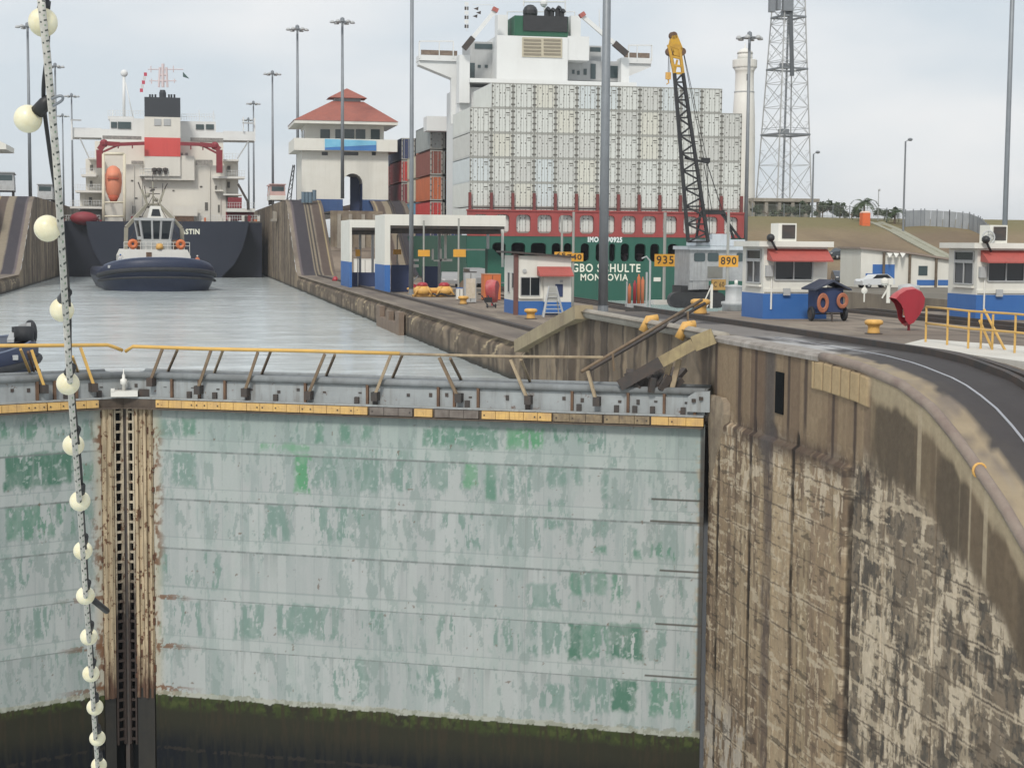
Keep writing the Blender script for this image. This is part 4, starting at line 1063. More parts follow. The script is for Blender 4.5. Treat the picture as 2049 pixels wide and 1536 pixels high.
bay(252, at(830, 275, Y=252).z, [(xat(822, 252), ['navy', 'red', 'maroon', 'maroon', 'navy']), (xat(846, 252), ['maroon', 'navy', 'navy', 'grey', 'grey'])], 'behind the tall lamp post by the house')
bay(267, at(795, 288, Y=267).z, [(xat(797, 267), ['blue', 'red', 'maroon', 'brown', 'navy'])], 'close beside the control house')

# --- container ship
GREENH = worn('green_hull', (0.015, 0.098, 0.066), (0.024, 0.09, 0.066), 0.7, 0.35, 0.4, (0.7, 0.75, 0.7), rough=0.5)
REDH = worn('red_hull_band', (0.32, 0.055, 0.05), (0.25, 0.05, 0.045), 0.8, 0.5, 0.4, rough=0.6)
SHIPW = worn('ship_white', (0.70, 0.71, 0.70), (0.64, 0.64, 0.625), 0.5, 0.3, 0.08, rough=0.5)
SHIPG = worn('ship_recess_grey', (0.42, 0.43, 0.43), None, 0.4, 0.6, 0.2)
CREAM = worn('ship_cream', (0.68, 0.655, 0.59), (0.62, 0.59, 0.525), 0.6, 0.25, 0.08, rough=0.55)
LOUVRE = worn('louvre_beige', (0.50, 0.45, 0.34), None, 0.4, 1.5)
XA, XB = SX0 - 0.35, SX0 + 13 * PITCH + 0.35
XC = (XA + XB) / 2
ship = thing('container_ship', 'green container ship seen from the stern, stacked high with white containers', 'ship', (XC, YS, -6.6))
zr1, zr0 = at(1212, 425, Y=YS - 0.4).z, at(1212, 473, Y=YS - 0.4).z
ztop_g, zbot_g = zr0, at(1250, 602, Y=YS - 0.4).z
Yh = YS - 0.4
cells = []
for c in range(13):
    x0, x1 = SX0 + c * PITCH, SX0 + (c + 1) * PITCH
    if c == 0: x0 = XA
    if c == 12: x1 = XB
    cx = SX0 + (c + 0.5) * PITCH
    cells.append((x0, x1, (cx, (zr0 + zr1) / 2 - 0.05, 0.85, 1.06, 0.45)))
b = MB(); holed_panel(b, zr0, zr1, cells, Yh, 0.5)
b.box(XA, Yh - 0.12, zr1, XB, Yh + 0.6, zr1 + 0.18).box(XA, Yh - 0.06, zr0 - 0.06, XB, Yh, zr0 + 0.1)
WB(b, 'red_bulwark', REDH, ship)
LASH = worn('lashing_red', (0.20, 0.045, 0.04), (0.1, 0.03, 0.03), 0.8, 1.5, 0.3)
for c in range(14):
    x = SX0 + c * PITCH
    WB(MB().box(x - 0.16, Yh - 0.05, zr1 + 0.18, x + 0.16, Yh + 0.28, zr1 + 2.1), 'lashing_post', LASH, ship)
ops = [(985, 1012), (1023, 1051), (1062, 1093), (1104, 1122), (1128, 1144), (1162, 1179), (1192, 1207), (1219, 1231), (1242, 1259), (1270, 1292), (1301, 1319), (1336, 1356), (1380, 1400), (1425, 1443), (1455, 1472)]
zo1, zo0 = at(1212, 487, Y=Yh).z, at(1212, 523, Y=Yh).z
cells = []; prev = XA
xm = [(at(a, 505, Y=Yh).x, at(c, 505, Y=Yh).x) for a, c in ops]
for i, (a, c) in enumerate(xm):
    nx = (c + xm[i + 1][0]) / 2 if i + 1 < len(xm) else XB
    cells.append((prev, nx, ((a + c) / 2, (zo0 + zo1) / 2, (c - a) / 2, (zo1 - zo0) / 2, min(0.45, (c - a) / 2.2)))); prev = nx
b = MB(); holed_panel(b, zo0 - 0.35, ztop_g, cells, Yh, 0.5)
# transom below, sides and the long hull
ya_, yb_ = Yh, Yh + 235
zz0 = zo0 - 0.35
def hull_ring(y, inset):
    return [(XA + inset, y, -9.5), (XA + inset * 0.4, y, zbot_g), (XA, y, zbot_g + 2.0), (XA, y, zz0), (XB, y, zz0), (XB, y, zbot_g + 2.0), (XB - inset * 0.4, y, zbot_g), (XB - inset, y, -9.5)]
b.loft([hull_ring(Yh, 2.5), hull_ring(Yh + 12, 0.6), hull_ring(Yh + 30, 0.0), hull_ring(yb_, 0.0)])
for x, s in ((XA, 1), (XB, -1)):
    b.box(x, Yh + 0.5, zz0, x + s * 0.3, yb_, ztop_g)
WB(b, 'hull', GREENH, ship)
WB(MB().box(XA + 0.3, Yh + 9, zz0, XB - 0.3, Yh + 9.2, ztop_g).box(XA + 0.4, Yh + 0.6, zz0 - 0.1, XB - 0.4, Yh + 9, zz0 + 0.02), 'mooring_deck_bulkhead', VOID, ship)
WB(MB().box(XA + 0.3, Yh + 0.55, ztop_g - 0.15, XB - 0.3, yb_, ztop_g), 'weather_deck', REDH, ship)
WINCH = worn('winch_grey', (0.12, 0.08, 0.09), None, 0.5, 2)
for xp in (1080, 1250, 1280, 1400, 1435):                       # winches glimpsed in the openings
    p = at(xp, 518, Y=Yh + 2.5)
    b = MB(); b.lathe([(0.5, 0), (0.5, 0.25), (0.28, 0.35), (0.28, 1.0), (0.45, 1.1), (0.4, 1.25)], (p.x, p.y, zz0), 10)
    WB(b, 'winch', WINCH, ship, True)
b = MB()
b.box(XA + 1, Yh - 0.015, zbot_g - 0.05, XB - 1, Yh + 0.01, zbot_g + 0.0)
LETTER = worn('white_lettering', (0.78, 0.78, 0.66), None, 0.3, 2)
def ship_text(body, x0, x1, y0, y1, Y, mat, name, bold=0.02):
    a = prect(x0, y0, x1, y1, Y)
    t = text_mesh(body, (a[3] - a[1]) / 0.70, mat, ship, Vector(((a[0] + a[2]) / 2, Y, (a[1] + a[3]) / 2)) - ship.location, name=name, width=a[2] - a[0], bold=bold)
    return t
ship_text('NINGBO SCHULTE', 1106, 1281, 529, 545, Yh - 0.03, LETTER, 'ship_name', 0.025)
ship_text('MONROVIA', 1161, 1256, 549, 562, Yh - 0.03, LETTER, 'home_port', 0.02)
ship_text('IMO 9490925', 1176, 1245, 475, 485, Yh - 0.03, worn('white_lettering_pale', (0.7, 0.76, 0.74), None, 0.3, 2), 'ship_number', 0.04)
a = prect(1308, 555, 1322, 563, Yh - 0.03)
WB(MB().box(a[0], Yh - 0.04, a[1], a[2], Yh + 0.02, a[3]), 'hull_plate', CREAM, ship)
# superstructure, funnel and bridge wings
Yc = YS + 13.6
b = MB()
PB(b, 994, 73, 1136, 178, Yc, 9)
PB(b, 1136.3, 73, 1179, 121, Yc + 0.2, 8)
PB(b, 941, 161, 1274, 169, Yc - 0.6, 12)
PB(b, 919, 175, 994, 440, Yc + 1.2, 10)
WB(b, 'engine_casing', SHIPW, ship)
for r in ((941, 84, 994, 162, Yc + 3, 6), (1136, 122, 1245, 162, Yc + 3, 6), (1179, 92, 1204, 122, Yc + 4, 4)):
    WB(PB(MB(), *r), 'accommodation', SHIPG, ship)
for x0, y0, x1, y1 in ((950, 88, 985, 98), (936, 126, 950, 160), (956, 130, 962, 136), (970, 130, 976, 136), (1145, 140, 1150, 148), (1155, 142, 1160, 150), (1168, 138, 1174, 150), (1182, 128, 1192, 158), (1205, 132, 1240, 156), (1181, 95, 1202, 104)):
    WB(PB(MB(), x0, y0, x1, y1, Yc + 2.9, 0.2), 'window', GLASSL, ship)
b = MB()
PB(b.mat(0), 1045, 76, 1125, 115, Yc - 0.12, 0.2)
for i in range(5):
    for x0, x1 in ((1048, 1083), (1088, 1122)):
        PB(b.mat(1), x0, 79 + i * 7, x1, 83.0 + i * 7, Yc - 0.17, 0.1)
WB(b, 'louvre', [LOUVRE, worn('louvre_shadow', (0.24, 0.21, 0.16), None, 0.3, 2)], ship)
b = MB()
PB(b.mat(0), 1030, 33, 1137, 73, Yc + 0.5, 7)
PB(b.mat(1), 1047, 32, 1136, 63, Yc + 0.35, 0.5)
c = at(1061, 25, Y=Yc + 3); b.mat(1).ball(c, 0.95, 14, 1, 1, 1)
b.tube([c - Vector((0, 0, 2)), c], 0.8, 12)
for xp, yp in ((1094, 22), (1104, 24), (1116, 20), (1124, 26)):
    c = at(xp, yp, Y=Yc + 2); b.tube([c - Vector((0, 0, 1.6)), c, c + Vector((0.2, -0.3, 0.25))], 0.33, 8)
WB(b, 'funnel', [worn('funnel_green', (0.02, 0.11, 0.06), None, 0.5, 0.8, 0.3), BLACK], ship)
def wing(x0, x1, ytop, ydeck, ybot, leg, sgn, nm):
    b = MB()
    Yw = Yc + 4.0
    PB(b.mat(0), x0, ydeck - 6, x1, ydeck + 5, Yw, 3)
    PB(b.mat(1), x0 + 4, ydeck - 16, x1 - 4, ydeck - 6.5, Yw + 0.2, 0.3)
    pa = [at(x, y, Y=Yw) for x, y in ((x0 if sgn < 0 else x1, ytop), (x0 if sgn < 0 else x1, ydeck), (x1 - 12 if sgn < 0 else x0 + 12, ytop), (x1 - 12 if sgn < 0 else x0 + 12, ydeck), ((x0 + x1) / 2, ytop), ((x0 + x1) / 2, ydeck))]
    b.mat(0).bar(pa[0], pa[1], 0.16).bar(pa[2], pa[3], 0.14).bar(pa[0], pa[2], 0.16).bar(pa[4], pa[5], 0.12)
    xo, xi = (x0, x1) if sgn < 0 else (x1, x0)
    pts = [at(xo, ydeck + 5, Y=Yw), at(xo, ydeck + 12, Y=Yw), at(xi, ybot, Y=Yw), at(xi, ybot - 9, Y=Yw), at(xi - sgn * -14 if False else xi, ydeck + 5, Y=Yw)]
    b.mat(0).prism([(p.x, p.z) for p in pts], Yw + 0.3, Yw + 2.4)
    return WB(b, nm, [SHIPW, worn('windscreen_brown', (0.14, 0.10, 0.075), (0.26, 0.2, 0.15), 0.8, 3)], ship)
wing(839, 919, 83, 117, 162, None, -1, 'bridge_wing')
wing(1246, 1304, 91, 122, 158, None, 1, 'bridge_wing')
for r in ((903, 150, 913, 248, Yc + 4.2, 1), (919, 110, 940, 206, Yc + 0.4, 2.2), (1243, 116, 1259, 168, Yc + 0.4, 1.6), (996, 30, 1016, 74, Yc + 2, 2), (1142, 32, 1162, 74, Yc + 2, 2), (854, 233, 905, 262, YS + 30, 3)):
    WB(PB(MB(), *r), 'pedestal', SHIPW, ship)
for p0, p1, n in (((928, 98), (992, 20), 0), ((1162, 30), (1254, 109), 1)):
    b = MB()
    p, q = at(*p0, Y=Yc - 0.5), at(*p1, Y=Yc - 0.5)
    b.mat(0).bar(p, q, 0.42, 0.5)
    lo, hi = (p, q) if n == 0 else (q, p)
    b.mat(1).bar(lo + (hi - lo) * 0.0 - Vector((0, 0.1, 0)), lo + (hi - lo) * 0.28 - Vector((0, 0.1, 0)), 0.6, 0.7)
    b.mat(2).bar(hi - (hi - lo) * 0.05 - Vector((0, 0.12, 0)), hi + Vector((0, -0.12, 0.2)), 0.7, 0.7)
    WB(b, 'provision_crane', [SHIPW, DKSTEEL, worn('crane_tip_red', (0.4, 0.12, 0.1), None, 0.4, 2)], ship)
b = MB()
for p0, p1, r in (((1015, 24), (1015, 74), .08), ((1015, 24), (1150, 24), .06), ((1131, -20), (1131, 30), .08), ((1048, -8), (1048, 12), .1), ((1090, -12), (1090, 20), .14), ((1048, 4), (1131, 4), .08), ((1048, -6), (1131, -6), .08), ((934, 5), (934, 62), .05), ((946, 10), (990, 10), .04), ((1075, -10), (1090, 6), .06), ((1105, -10), (1090, 6), .06), ((1150, 24), (1150, 74), .07), ((991, 20), (991, 60), .06), ((1199, 20), (1199, 60), .06)):
    b.tube([at(*p0, Y=Yc + 5), at(*p1, Y=Yc + 5)], r, 6)
c = at(1088, 7, Y=Yc + 5); b.ball(c, 0.5, 10)
WB(b, 'radar_mast', SHIPW, ship)
b = MB()
for k in range(6):
    p = at(933, 8 + k * 9, Y=Yc + 5)
    b.mat(k % 2).box(p.x - 0.22, p.y - 0.02, p.z - 0.22, p.x + 0.28, p.y + 0.02, p.z + 0.2)
for xp, yp in ((952, 18), (957, 26), (950, 33)):
    p = at(xp, yp, Y=Yc + 5); b.mat(1).add([(p.x - .3, p.y, p.z), (p.x + .35, p.y, p.z + .25), (p.x + .3, p.y, p.z - .2)], [(0, 1, 2)])
WB(b, 'signal_flags', [SHIPW, DKSTEEL], ship)
PINK = worn('lifeboat_pink', (0.55, 0.18, 0.12), (0.5, 0.22, 0.16), 0.7, 1, 0.2)
p = at(853, 318, Y=236)
WB(MB().ball(p, 1.5, 14, 1.0, 2.6, 1.25).ball(p + Vector((0.6, -1, 1.3)), 0.7, 10), 'lifeboat', PINK, ship, True)

# --- tanker
NAVYH = worn('navy_hull', (0.006, 0.009, 0.022), (0.010, 0.014, 0.028), 0.7, 0.12, 0.4, (1.3, 1.3, 1.3), rough=0.55)
NAVYT = worn('navy_transom', (0.014, 0.019, 0.036), (0.010, 0.015, 0.030), 0.7, 0.2, 0.4, (1.2, 1.2, 1.2), rough=0.5)
MAROON = worn('crane_maroon', (0.24, 0.025, 0.035), None, 0.5, 0.6, 0.2)
YT = 292.0
tk0, tk1 = at(112, 500, Y=YT + 5).x, at(524, 500, Y=YT + 5).x
zd = at(315, 443, Y=YT).z
tk = thing('tanker', 'navy hulled tanker with white superstructure, red banded funnel, filling the lane', 'ship', ((tk0 + tk1) / 2, YT, -6.6))
b = MB()
b.loft([[(tk0, y, -8), (tk0, y, zd), (tk1, y, zd), (tk1, y, -8)] for y in (YT + 5, YT + 190)])
WB(b, 'hull', NAVYH, tk)
b = MB()
prof_l = [(172, 443), (176, 470), (186, 500), (203, 530), (222, 553), (226, 562)]
prof_r = [(498, 443), (493, 470), (484, 500), (468, 530), (444, 553), (440, 562)]
rings = []
for yy, k in ((YT, 1.0), (YT + 5.2, 1.03)):
    pl = [at(x, y, Y=YT) for x, y in prof_l]; prr = [at(x, y, Y=YT) for x, y in prof_r]
    rings.append([(p.x, yy, p.z) for p in pl] + [(p.x, yy, p.z) for p in reversed(prr)])
b.loft(rings)
WB(b, 'transom', NAVYT, tk)
def tk_boxes(name, mat, lst, Y, dep):
    for i, r in enumerate(lst):
        WB(PB(MB(), *r, Y + 0.013 * i, dep), name, mat, tk)
tk_boxes('deckhouse', CREAM, [(253, 330, 452, 443), (205, 345, 253, 443)], YT + 14, 16)
tk_boxes('accommodation', CREAM, [(190, 283, 289, 352), (361, 283, 447, 352), (172, 318, 205, 443), (447, 321, 477, 443), (160, 385, 172, 443)], YT + 17, 12)
tk_boxes('side_deck', WHITE, [(162, 349, 192, 353), (150, 381, 205, 385), (140, 413, 205, 417.5), (425, 353, 490, 357), (453, 417, 510, 424), (447, 388, 485, 391), (279, 349, 338, 352.5), (176, 316, 206, 319), (447, 319, 478, 322)], YT + 12, 6)
tk_boxes('funnel_casing', CREAM, [(289, 311, 389, 360)], YT + 12.5, 9)
fn = MB()
for m, y0, y1, e in ((0, 195, 234, 0), (1, 234, 275.5, 0.05), (2, 275.5, 313, 0), (1, 313, 352, 0.05)):
    PB(fn.mat(m), 289, y0, 361, y1, YT + 12 + e, 8 - e)
for x0 in (308.5, 327.5):
    PB(fn.mat(3), x0, 238, x0 + 14, 251, YT + 11.9, 0.3)
c = at(325.5, 186, Y=YT + 15); fn.mat(0).tube([c - Vector((0, 0, 1.2)), c, c + Vector((0, 0, 0.5))], [0.62, 0.62, 0.45], 12)
for xp in (300, 305, 311, 338, 343, 349): 
    c = at(xp, 193, Y=YT + 15); fn.mat(0).tube([c - Vector((0, 0, 0.4)), c + Vector((0, 0, 0.35))], 0.18, 6)
REDB = worn('funnel_red', (0.62, 0.075, 0.065), (0.55, 0.08, 0.07), 0.5, 0.3, 0.15, rough=0.5)
WB(fn, 'funnel', [worn('funnel_black', (0.03, 0.034, 0.042), None, 0.4, 0.5), CREAM, REDB, SHIPG], tk)
tk_boxes('bridge', SHIPW, [(220, 237, 289, 275), (361, 243, 432, 276), (203, 259, 289, 285), (361, 264, 447, 288), (142, 256, 203, 275), (447, 263, 511, 281), (216, 233, 268, 239)], YT + 20, 7)
tk_boxes('bridge_window', GLASSL, [(222, 244, 234, 256), (236, 244, 262, 258), (392, 249, 408, 259), (412, 249, 428, 259)], YT + 19.8, 0.3)
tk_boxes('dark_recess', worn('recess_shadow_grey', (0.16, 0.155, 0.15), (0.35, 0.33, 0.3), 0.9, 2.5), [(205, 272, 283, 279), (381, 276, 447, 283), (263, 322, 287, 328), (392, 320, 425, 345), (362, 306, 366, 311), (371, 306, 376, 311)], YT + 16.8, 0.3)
tk_boxes('wing_post', SHIPW, [(142, 240, 145, 280), (486, 234, 488, 262), (508, 236, 511, 283)], YT + 19.5, 0.4)
for p0, p1 in (((160, 277), (178, 316)), ((497, 283), (475, 318)), ((141, 240), (163, 241)), ((485, 246), (508, 247))):
    WB(MB().bar(at(*p0, Y=YT + 19), at(*p1, Y=YT + 19), 0.25), 'wing_strut', SHIPG, tk)
def tk_rail(x0, x1, y, Yd, h=3.6):
    b = MB(); n = max(2, int((x1 - x0) / 5))
    P = [at(x0 + (x1 - x0) * i / n, y, Y=Yd) for i in range(n + 1)]
    for p in P: b.tube([p, p + Vector((0, 0, 1.05))], 0.035, 5)
    for hh in (0.55, 1.05): b.tube([P[0] + Vector((0, 0, hh)), P[-1] + Vector((0, 0, hh))], 0.035, 5)
    WB(b, 'deck_rail', SHIPW, tk)
for a_ in ((150, 204, 381, YT + 12), (162, 192, 349, YT + 12), (141, 204, 413, YT + 12), (448, 489, 353, YT + 12), (454, 509, 417, YT + 12), (176, 205, 316, YT + 12), (448, 477, 319, YT + 12), (280, 338, 349, YT + 12), (392, 425, 345, YT + 16), (112, 200, 443, YT + 6), (400, 520, 443, YT + 6), (216, 287, 233, YT + 20), (363, 430, 240, YT + 20)): tk_rail(*a_)
for x0, y0, x1, y1 in ((262, 360, 267, 363), (270, 395, 275, 398), (300, 380, 304, 383), (345, 380, 349, 383), (400, 372, 405, 375), (430, 372, 434, 381), (265, 412, 271, 428), (410, 405, 416, 421), (436, 410, 441, 425), (180, 330, 186, 341), (180, 362, 185, 374), (178, 395, 184, 409), (455, 332, 461, 344), (455, 364, 460, 376), (300, 290, 300.5, 291)):
    WB(PB(MB(), x0, y0, x1, y1, YT + (11.9 if False else 13.9 if x0 > 205 and x0 < 447 else 16.9), 0.2), 'doorway', DKGREY, tk)
WB(PB(MB(), 430, 380, 447, 383, YT + 12.5, 1.5), 'locker_shelf', CREAM, tk)
for xp in (268, 284, 420, 441):
    WB(MB().tube([at(xp, 331, Y=YT + 13.8), at(xp, 441, Y=YT + 13.8)], 0.09, 6), 'pipe', CREAM, tk)

for pts, nm in ((((200, 336), (199, 300), (208, 287), (240, 289), (289, 287)), 0), (((439, 346), (439, 300), (430, 292), (400, 289), (361, 288)), 1)):
    b = MB()
    P = [at(x, y, Y=YT + 10.5) for x, y in pts]
    b.bar(P[0], P[1], 1.1, 1.1).bar(P[1], P[2], 1.0, 1.0).bar(P[2], P[3], 0.75, 0.75).bar(P[3], P[4], 0.55, 0.6)
    b.ball(P[2], 0.75, 10)
    b.bar(P[1] + (P[0] - P[1]) * 0.2, P[3], 0.35)
    for k in (0.35, 0.7):
        q = P[2].lerp(P[4], k); b.bar(q, q - Vector((0, 0, 0.9)), 0.22)
    WB(b, 'hose_crane', MAROON, tk)
fr = MB()
for x in (207, 249):
    fr.tube([at(x, 308, Y=YT + 6), at(x, 405, Y=YT + 6), at(x, 447, Y=YT + 6)], 0.28, 8)
fr.tube([at(207, 308, Y=YT + 6), at(249, 308, Y=YT + 6)], 0.28, 8).tube([at(207, 405, Y=YT + 6), at(249, 405, Y=YT + 6)], 0.16, 8).tube([at(207, 433, Y=YT + 6), at(249, 433, Y=YT + 6)], 0.2, 8)
for x in (207, 249):
    fr.bar(at(x, 405, Y=YT + 6), at(x, 405, Y=YT + 6) + Vector((0, 6, 2.5)), 0.3)
WB(fr, 'lifeboat_frame', worn('frame_cream', (0.68, 0.62, 0.48), None, 0.4, 0.8, 0.2), tk, True)
lb = MB()
ca = at(227, 368, Y=YT + 7.2)
prof = [(0.05, -3.3), (0.75, -2.6), (1.30, -1.4), (1.48, 0.2), (1.42, 1.6), (1.1, 2.6), (0.5, 3.1), (0.05, 3.2)]
lb.lathe(prof, ca, 14, 1.0, 1.0)
lb.mat(1).lathe([(0.06, -3.45), (0.6, -3.0), (1.0, -2.15), (0.9, -2.1), (0.05, -2.2)], (ca.x, ca.y - 0.18, ca.z), 12)
lb.mat(0).box(ca.x - 0.9, ca.y - 1.55, ca.z + 0.9, ca.x + 0.9, ca.y, ca.z + 2.0)
lb.mat(1).box(ca.x - 1.0, ca.y - 1.62, ca.z + 0.75, ca.x + 1.0, ca.y - 1.3, ca.z + 0.95)
WB(lb, 'lifeboat', [worn('lifeboat_salmon', (0.72, 0.26, 0.15), (0.66, 0.22, 0.13), 0.6, 0.9, 0.2), worn('lifeboat_orange', (0.50, 0.10, 0.045), None, 0.4, 1)], tk, True)
for xp in (309, 319, 331):
    c = at(xp, 348, Y=YT + 11.8); b = MB(); b.lathe([(0.28, 0), (0.28, 0.5), (0.5, 0.55), (0.42, 1.0), (0.1, 1.1)], c, 8); WB(b, 'vent', DKSTEEL, tk)
for r, m in (((346, 413, 395, 432, YT + 10, 3), CREAM), ((350, 433, 388, 443, YT + 9, 3), RUSTY)): WB(PB(MB(), *r), 'store_house', m, tk)
for r in ((456, 395, 484, 416, YT + 12, 3), (150, 430, 195, 443, YT + 7, 2), (452, 424, 508, 441, YT + 13.5, 2)): WB(PB(MB(), *r), 'deck_winch', MAROON, tk)
rs = random.Random(8)
for k in range(34):                                               # winches and fittings along the rail
    xp = rs.choice([rs.uniform(112, 200), rs.uniform(255, 300), rs.uniform(395, 520)]); h = rs.uniform(3, 13)
    WB(PB(MB(), xp, 443 - h, xp + rs.uniform(3, 8), 443, YT + 3 + 5 * rs.random(), 0.8), 'deck_fitting', [MAROON, DKSTEEL, DKSTEEL, CREAM, CREAM, ORANGE][rs.randrange(6)], tk)
WB(MB().ball(at(168, 437, Y=YT + 4), 1.5, 12, 1.6, 1, 0.8), 'covered_boat', MAROON, tk, True)
b = MB()
b.bar(at(476, 368, Y=YT + 9), at(496, 404, Y=YT + 9), 0.4).bar(at(496, 404, Y=YT + 9), at(497, 420, Y=YT + 9), 0.5)
WB(b, 'store_crane', DKSTEEL, tk)
b = MB()
Ym = YT + 24
b.tube([at(248, 234, Y=Ym), at(248, 152, Y=Ym)], 0.28, 8).tube([at(251, 165, Y=Ym), at(266, 234, Y=Ym)], 0.1, 6)
b.ball(at(248.5, 147, Y=Ym), 0.68, 14)
WB(b, 'dome_mast', SHIPW, tk, True)
b = MB()
for x0, y0, x1, y1, r in ((318, 175, 320, 135, .22), (335, 175, 333, 135, .22), (318, 150, 335, 150, .2), (318, 162, 335, 162, .2), (296, 139, 367, 139, .09), (299, 162, 353, 162, .09), (326, 128, 326, 175, .3), (302, 132, 302, 145, .1), (347, 132, 347, 145, .1), (303, 158, 303, 168, .12), (349, 158, 349, 166, .12)):
    b.tube([at(x0, y0, Y=Ym), at(x1, y1, Y=Ym)], r, 6)
WB(b, 'radar_mast', worn('mast_pink_white', (0.66, 0.56, 0.56), None, 0.4, 1), tk)
for x0, y0, x1, y1, r in ((226, 220, 225, 237, .1), (398, 220, 400, 245, .07), (427, 222, 428, 246, .07)): WB(MB().tube([at(x0, y0, Y=Ym), at(x1, y1, Y=Ym)], r, 6), 'whip_aerial', SHIPW, tk)
b = MB()
for k in range(5):
    p = at(291 - k * 2, 149 + k * 8, Y=Ym - 1); b.mat(k % 2).box(p.x - 0.28, p.y - 0.02, p.z - 0.33, p.x + 0.28, p.y + 0.02, p.z + 0.33)
WB(b, 'signal_flags', [worn('flag_red', (0.5, 0.06, 0.1), None, 0.3, 3), WCLOTH], tk)
b = MB(); p, q, r_ = at(366, 144, Y=Ym), at(379, 158, Y=Ym), at(366, 154, Y=Ym)
b.add([p, q, r_, p + Vector((0, 0.04, 0)), q + Vector((0, 0.04, 0)), r_ + Vector((0, 0.04, 0))], [(0, 1, 2), (3, 5, 4), (0, 3, 4, 1), (1, 4, 5, 2), (2, 5, 3, 0)])
WB(b, 'flag', worn('flag_green', (0.06, 0.11, 0.10), None, 0.3, 3), tk)
a = prect(362, 459, 400, 469, YT - 0.05)
text_mesh('ASTIN', (a[3] - a[1]) / 0.7, LETTER, tk, Vector(((a[0] + a[2]) / 2, YT - 0.04, (a[1] + a[3]) / 2)) - tk.location, name='ship_name', width=a[2] - a[0], bold=0.05)

# --- tugs
TUGNAVY = worn('tug_hull_navy', (0.012, 0.020, 0.052), (0.02, 0.03, 0.062), 0.7, 0.5, 0.3, (1.5, 1.5, 1.5), rough=0.5)  # navy paint of the tug hulls
TUGGREY = worn('tug_grey_paint', (0.44, 0.45, 0.44), None, 0.4, 0.8, 0.3)
def person(name, label, loc, shirt, trousers, lean=0.0, arm=0.0, rotz=0, h=1.75):
    t = thing(name, label, 'person', loc, rotz)
    k = h / 1.75
    J = {'pel': (0, 0, .93), 'chest': (0, -lean * .25, 1.25), 'neck': (0, -lean * .4, 1.46), 'head': (0, -lean * .45, 1.62),
         'ls': (-.19, -lean * .36, 1.41), 'le': (-.27, -lean * .3 - arm * .2, 1.12), 'lh': (-.25, -lean * .3 - arm * .42, .92 + arm * .2),
         'rs': (.19, -lean * .36, 1.41), 're': (.28, -lean * .3 - arm * .2, 1.13), 'rh': (.26, -lean * .3 - arm * .4, .93 + arm * .25),
         'lp': (-.10, 0, .90), 'lk': (-.12, -.03, .49), 'lf': (-.13, .02, .07), 'lt': (-.14, -.16, .03), 'rp': (.10, 0, .90), 'rk': (.12, -.05, .49), 'rf': (.13, 0, .07), 'rt': (.15, -.18, .03)}
    rad = {'pel': .15, 'chest': .17, 'neck': .06, 'head': .105, 'ls': .065, 'le': .05, 'lh': .035, 'rs': .065, 're': .05, 'rh': .035, 'lp': .095, 'lk': .07, 'lf': .05, 'lt': .04, 'rp': .095, 'rk': .07, 'rf': .05, 'rt': .04}
    E = [('pel', 'chest'), ('chest', 'neck'), ('neck', 'head'), ('chest', 'ls'), ('ls', 'le'), ('le', 'lh'), ('chest', 'rs'), ('rs', 're'), ('re', 'rh'), ('pel', 'lp'), ('lp', 'lk'), ('lk', 'lf'), ('lf', 'lt'), ('pel', 'rp'), ('rp', 'rk'), ('rk', 'rf'), ('rf', 'rt')]
    names = list(J)
    me = bpy.data.meshes.new('body')
    me.from_pydata([tuple(c * k for c in J[n]) for n in names], [(names.index(a), names.index(c)) for a, c in E], [])
    o = bpy.data.objects.new('body_src', me); COL.objects.link(o)
    sm = o.modifiers.new('skin', 'SKIN'); su = o.modifiers.new('sub', 'SUBSURF'); su.levels = su.render_levels = 1
    if not me.skin_vertices: 
        bm_ = bmesh.new(); bm_.from_mesh(me); bm_.verts.layers.skin.verify(); bm_.to_mesh(me); bm_.free()
    for i, n in enumerate(names):
        me.skin_vertices[0].data[i].radius = (rad[n] * k, rad[n] * k)
        me.skin_vertices[0].data[i].use_root = n == 'pel'
    dg = bpy.context.evaluated_depsgraph_get(); dg.update()
    m2 = bpy.data.meshes.new_from_object(o.evaluated_get(dg))
    bpy.data.objects.remove(o)
    m2.materials.clear()
    for m in (SKIN, shirt, trousers, BLACK): m2.materials.append(m)
    for p in m2.polygons:
        c = p.center / k
        p.material_index = 3 if c.z < .10 else 2 if c.z < .92 else 0 if c.z > 1.50 else 0 if (abs(c.x) > .2 and c.z < 1.02) else 1
        p.use_smooth = True
    ob = bpy.data.objects.new('body', m2); COL.objects.link(ob); ob.parent = t
    hm = J['head']
    MB().ball((hm[0] * k, hm[1] * k, hm[2] * k + .06), .125 * k, 10, 1, 1.1, .8).build('hard_hat', WHITE if shirt is not WCLOTH else BLUE, t, smooth=True)
    return t
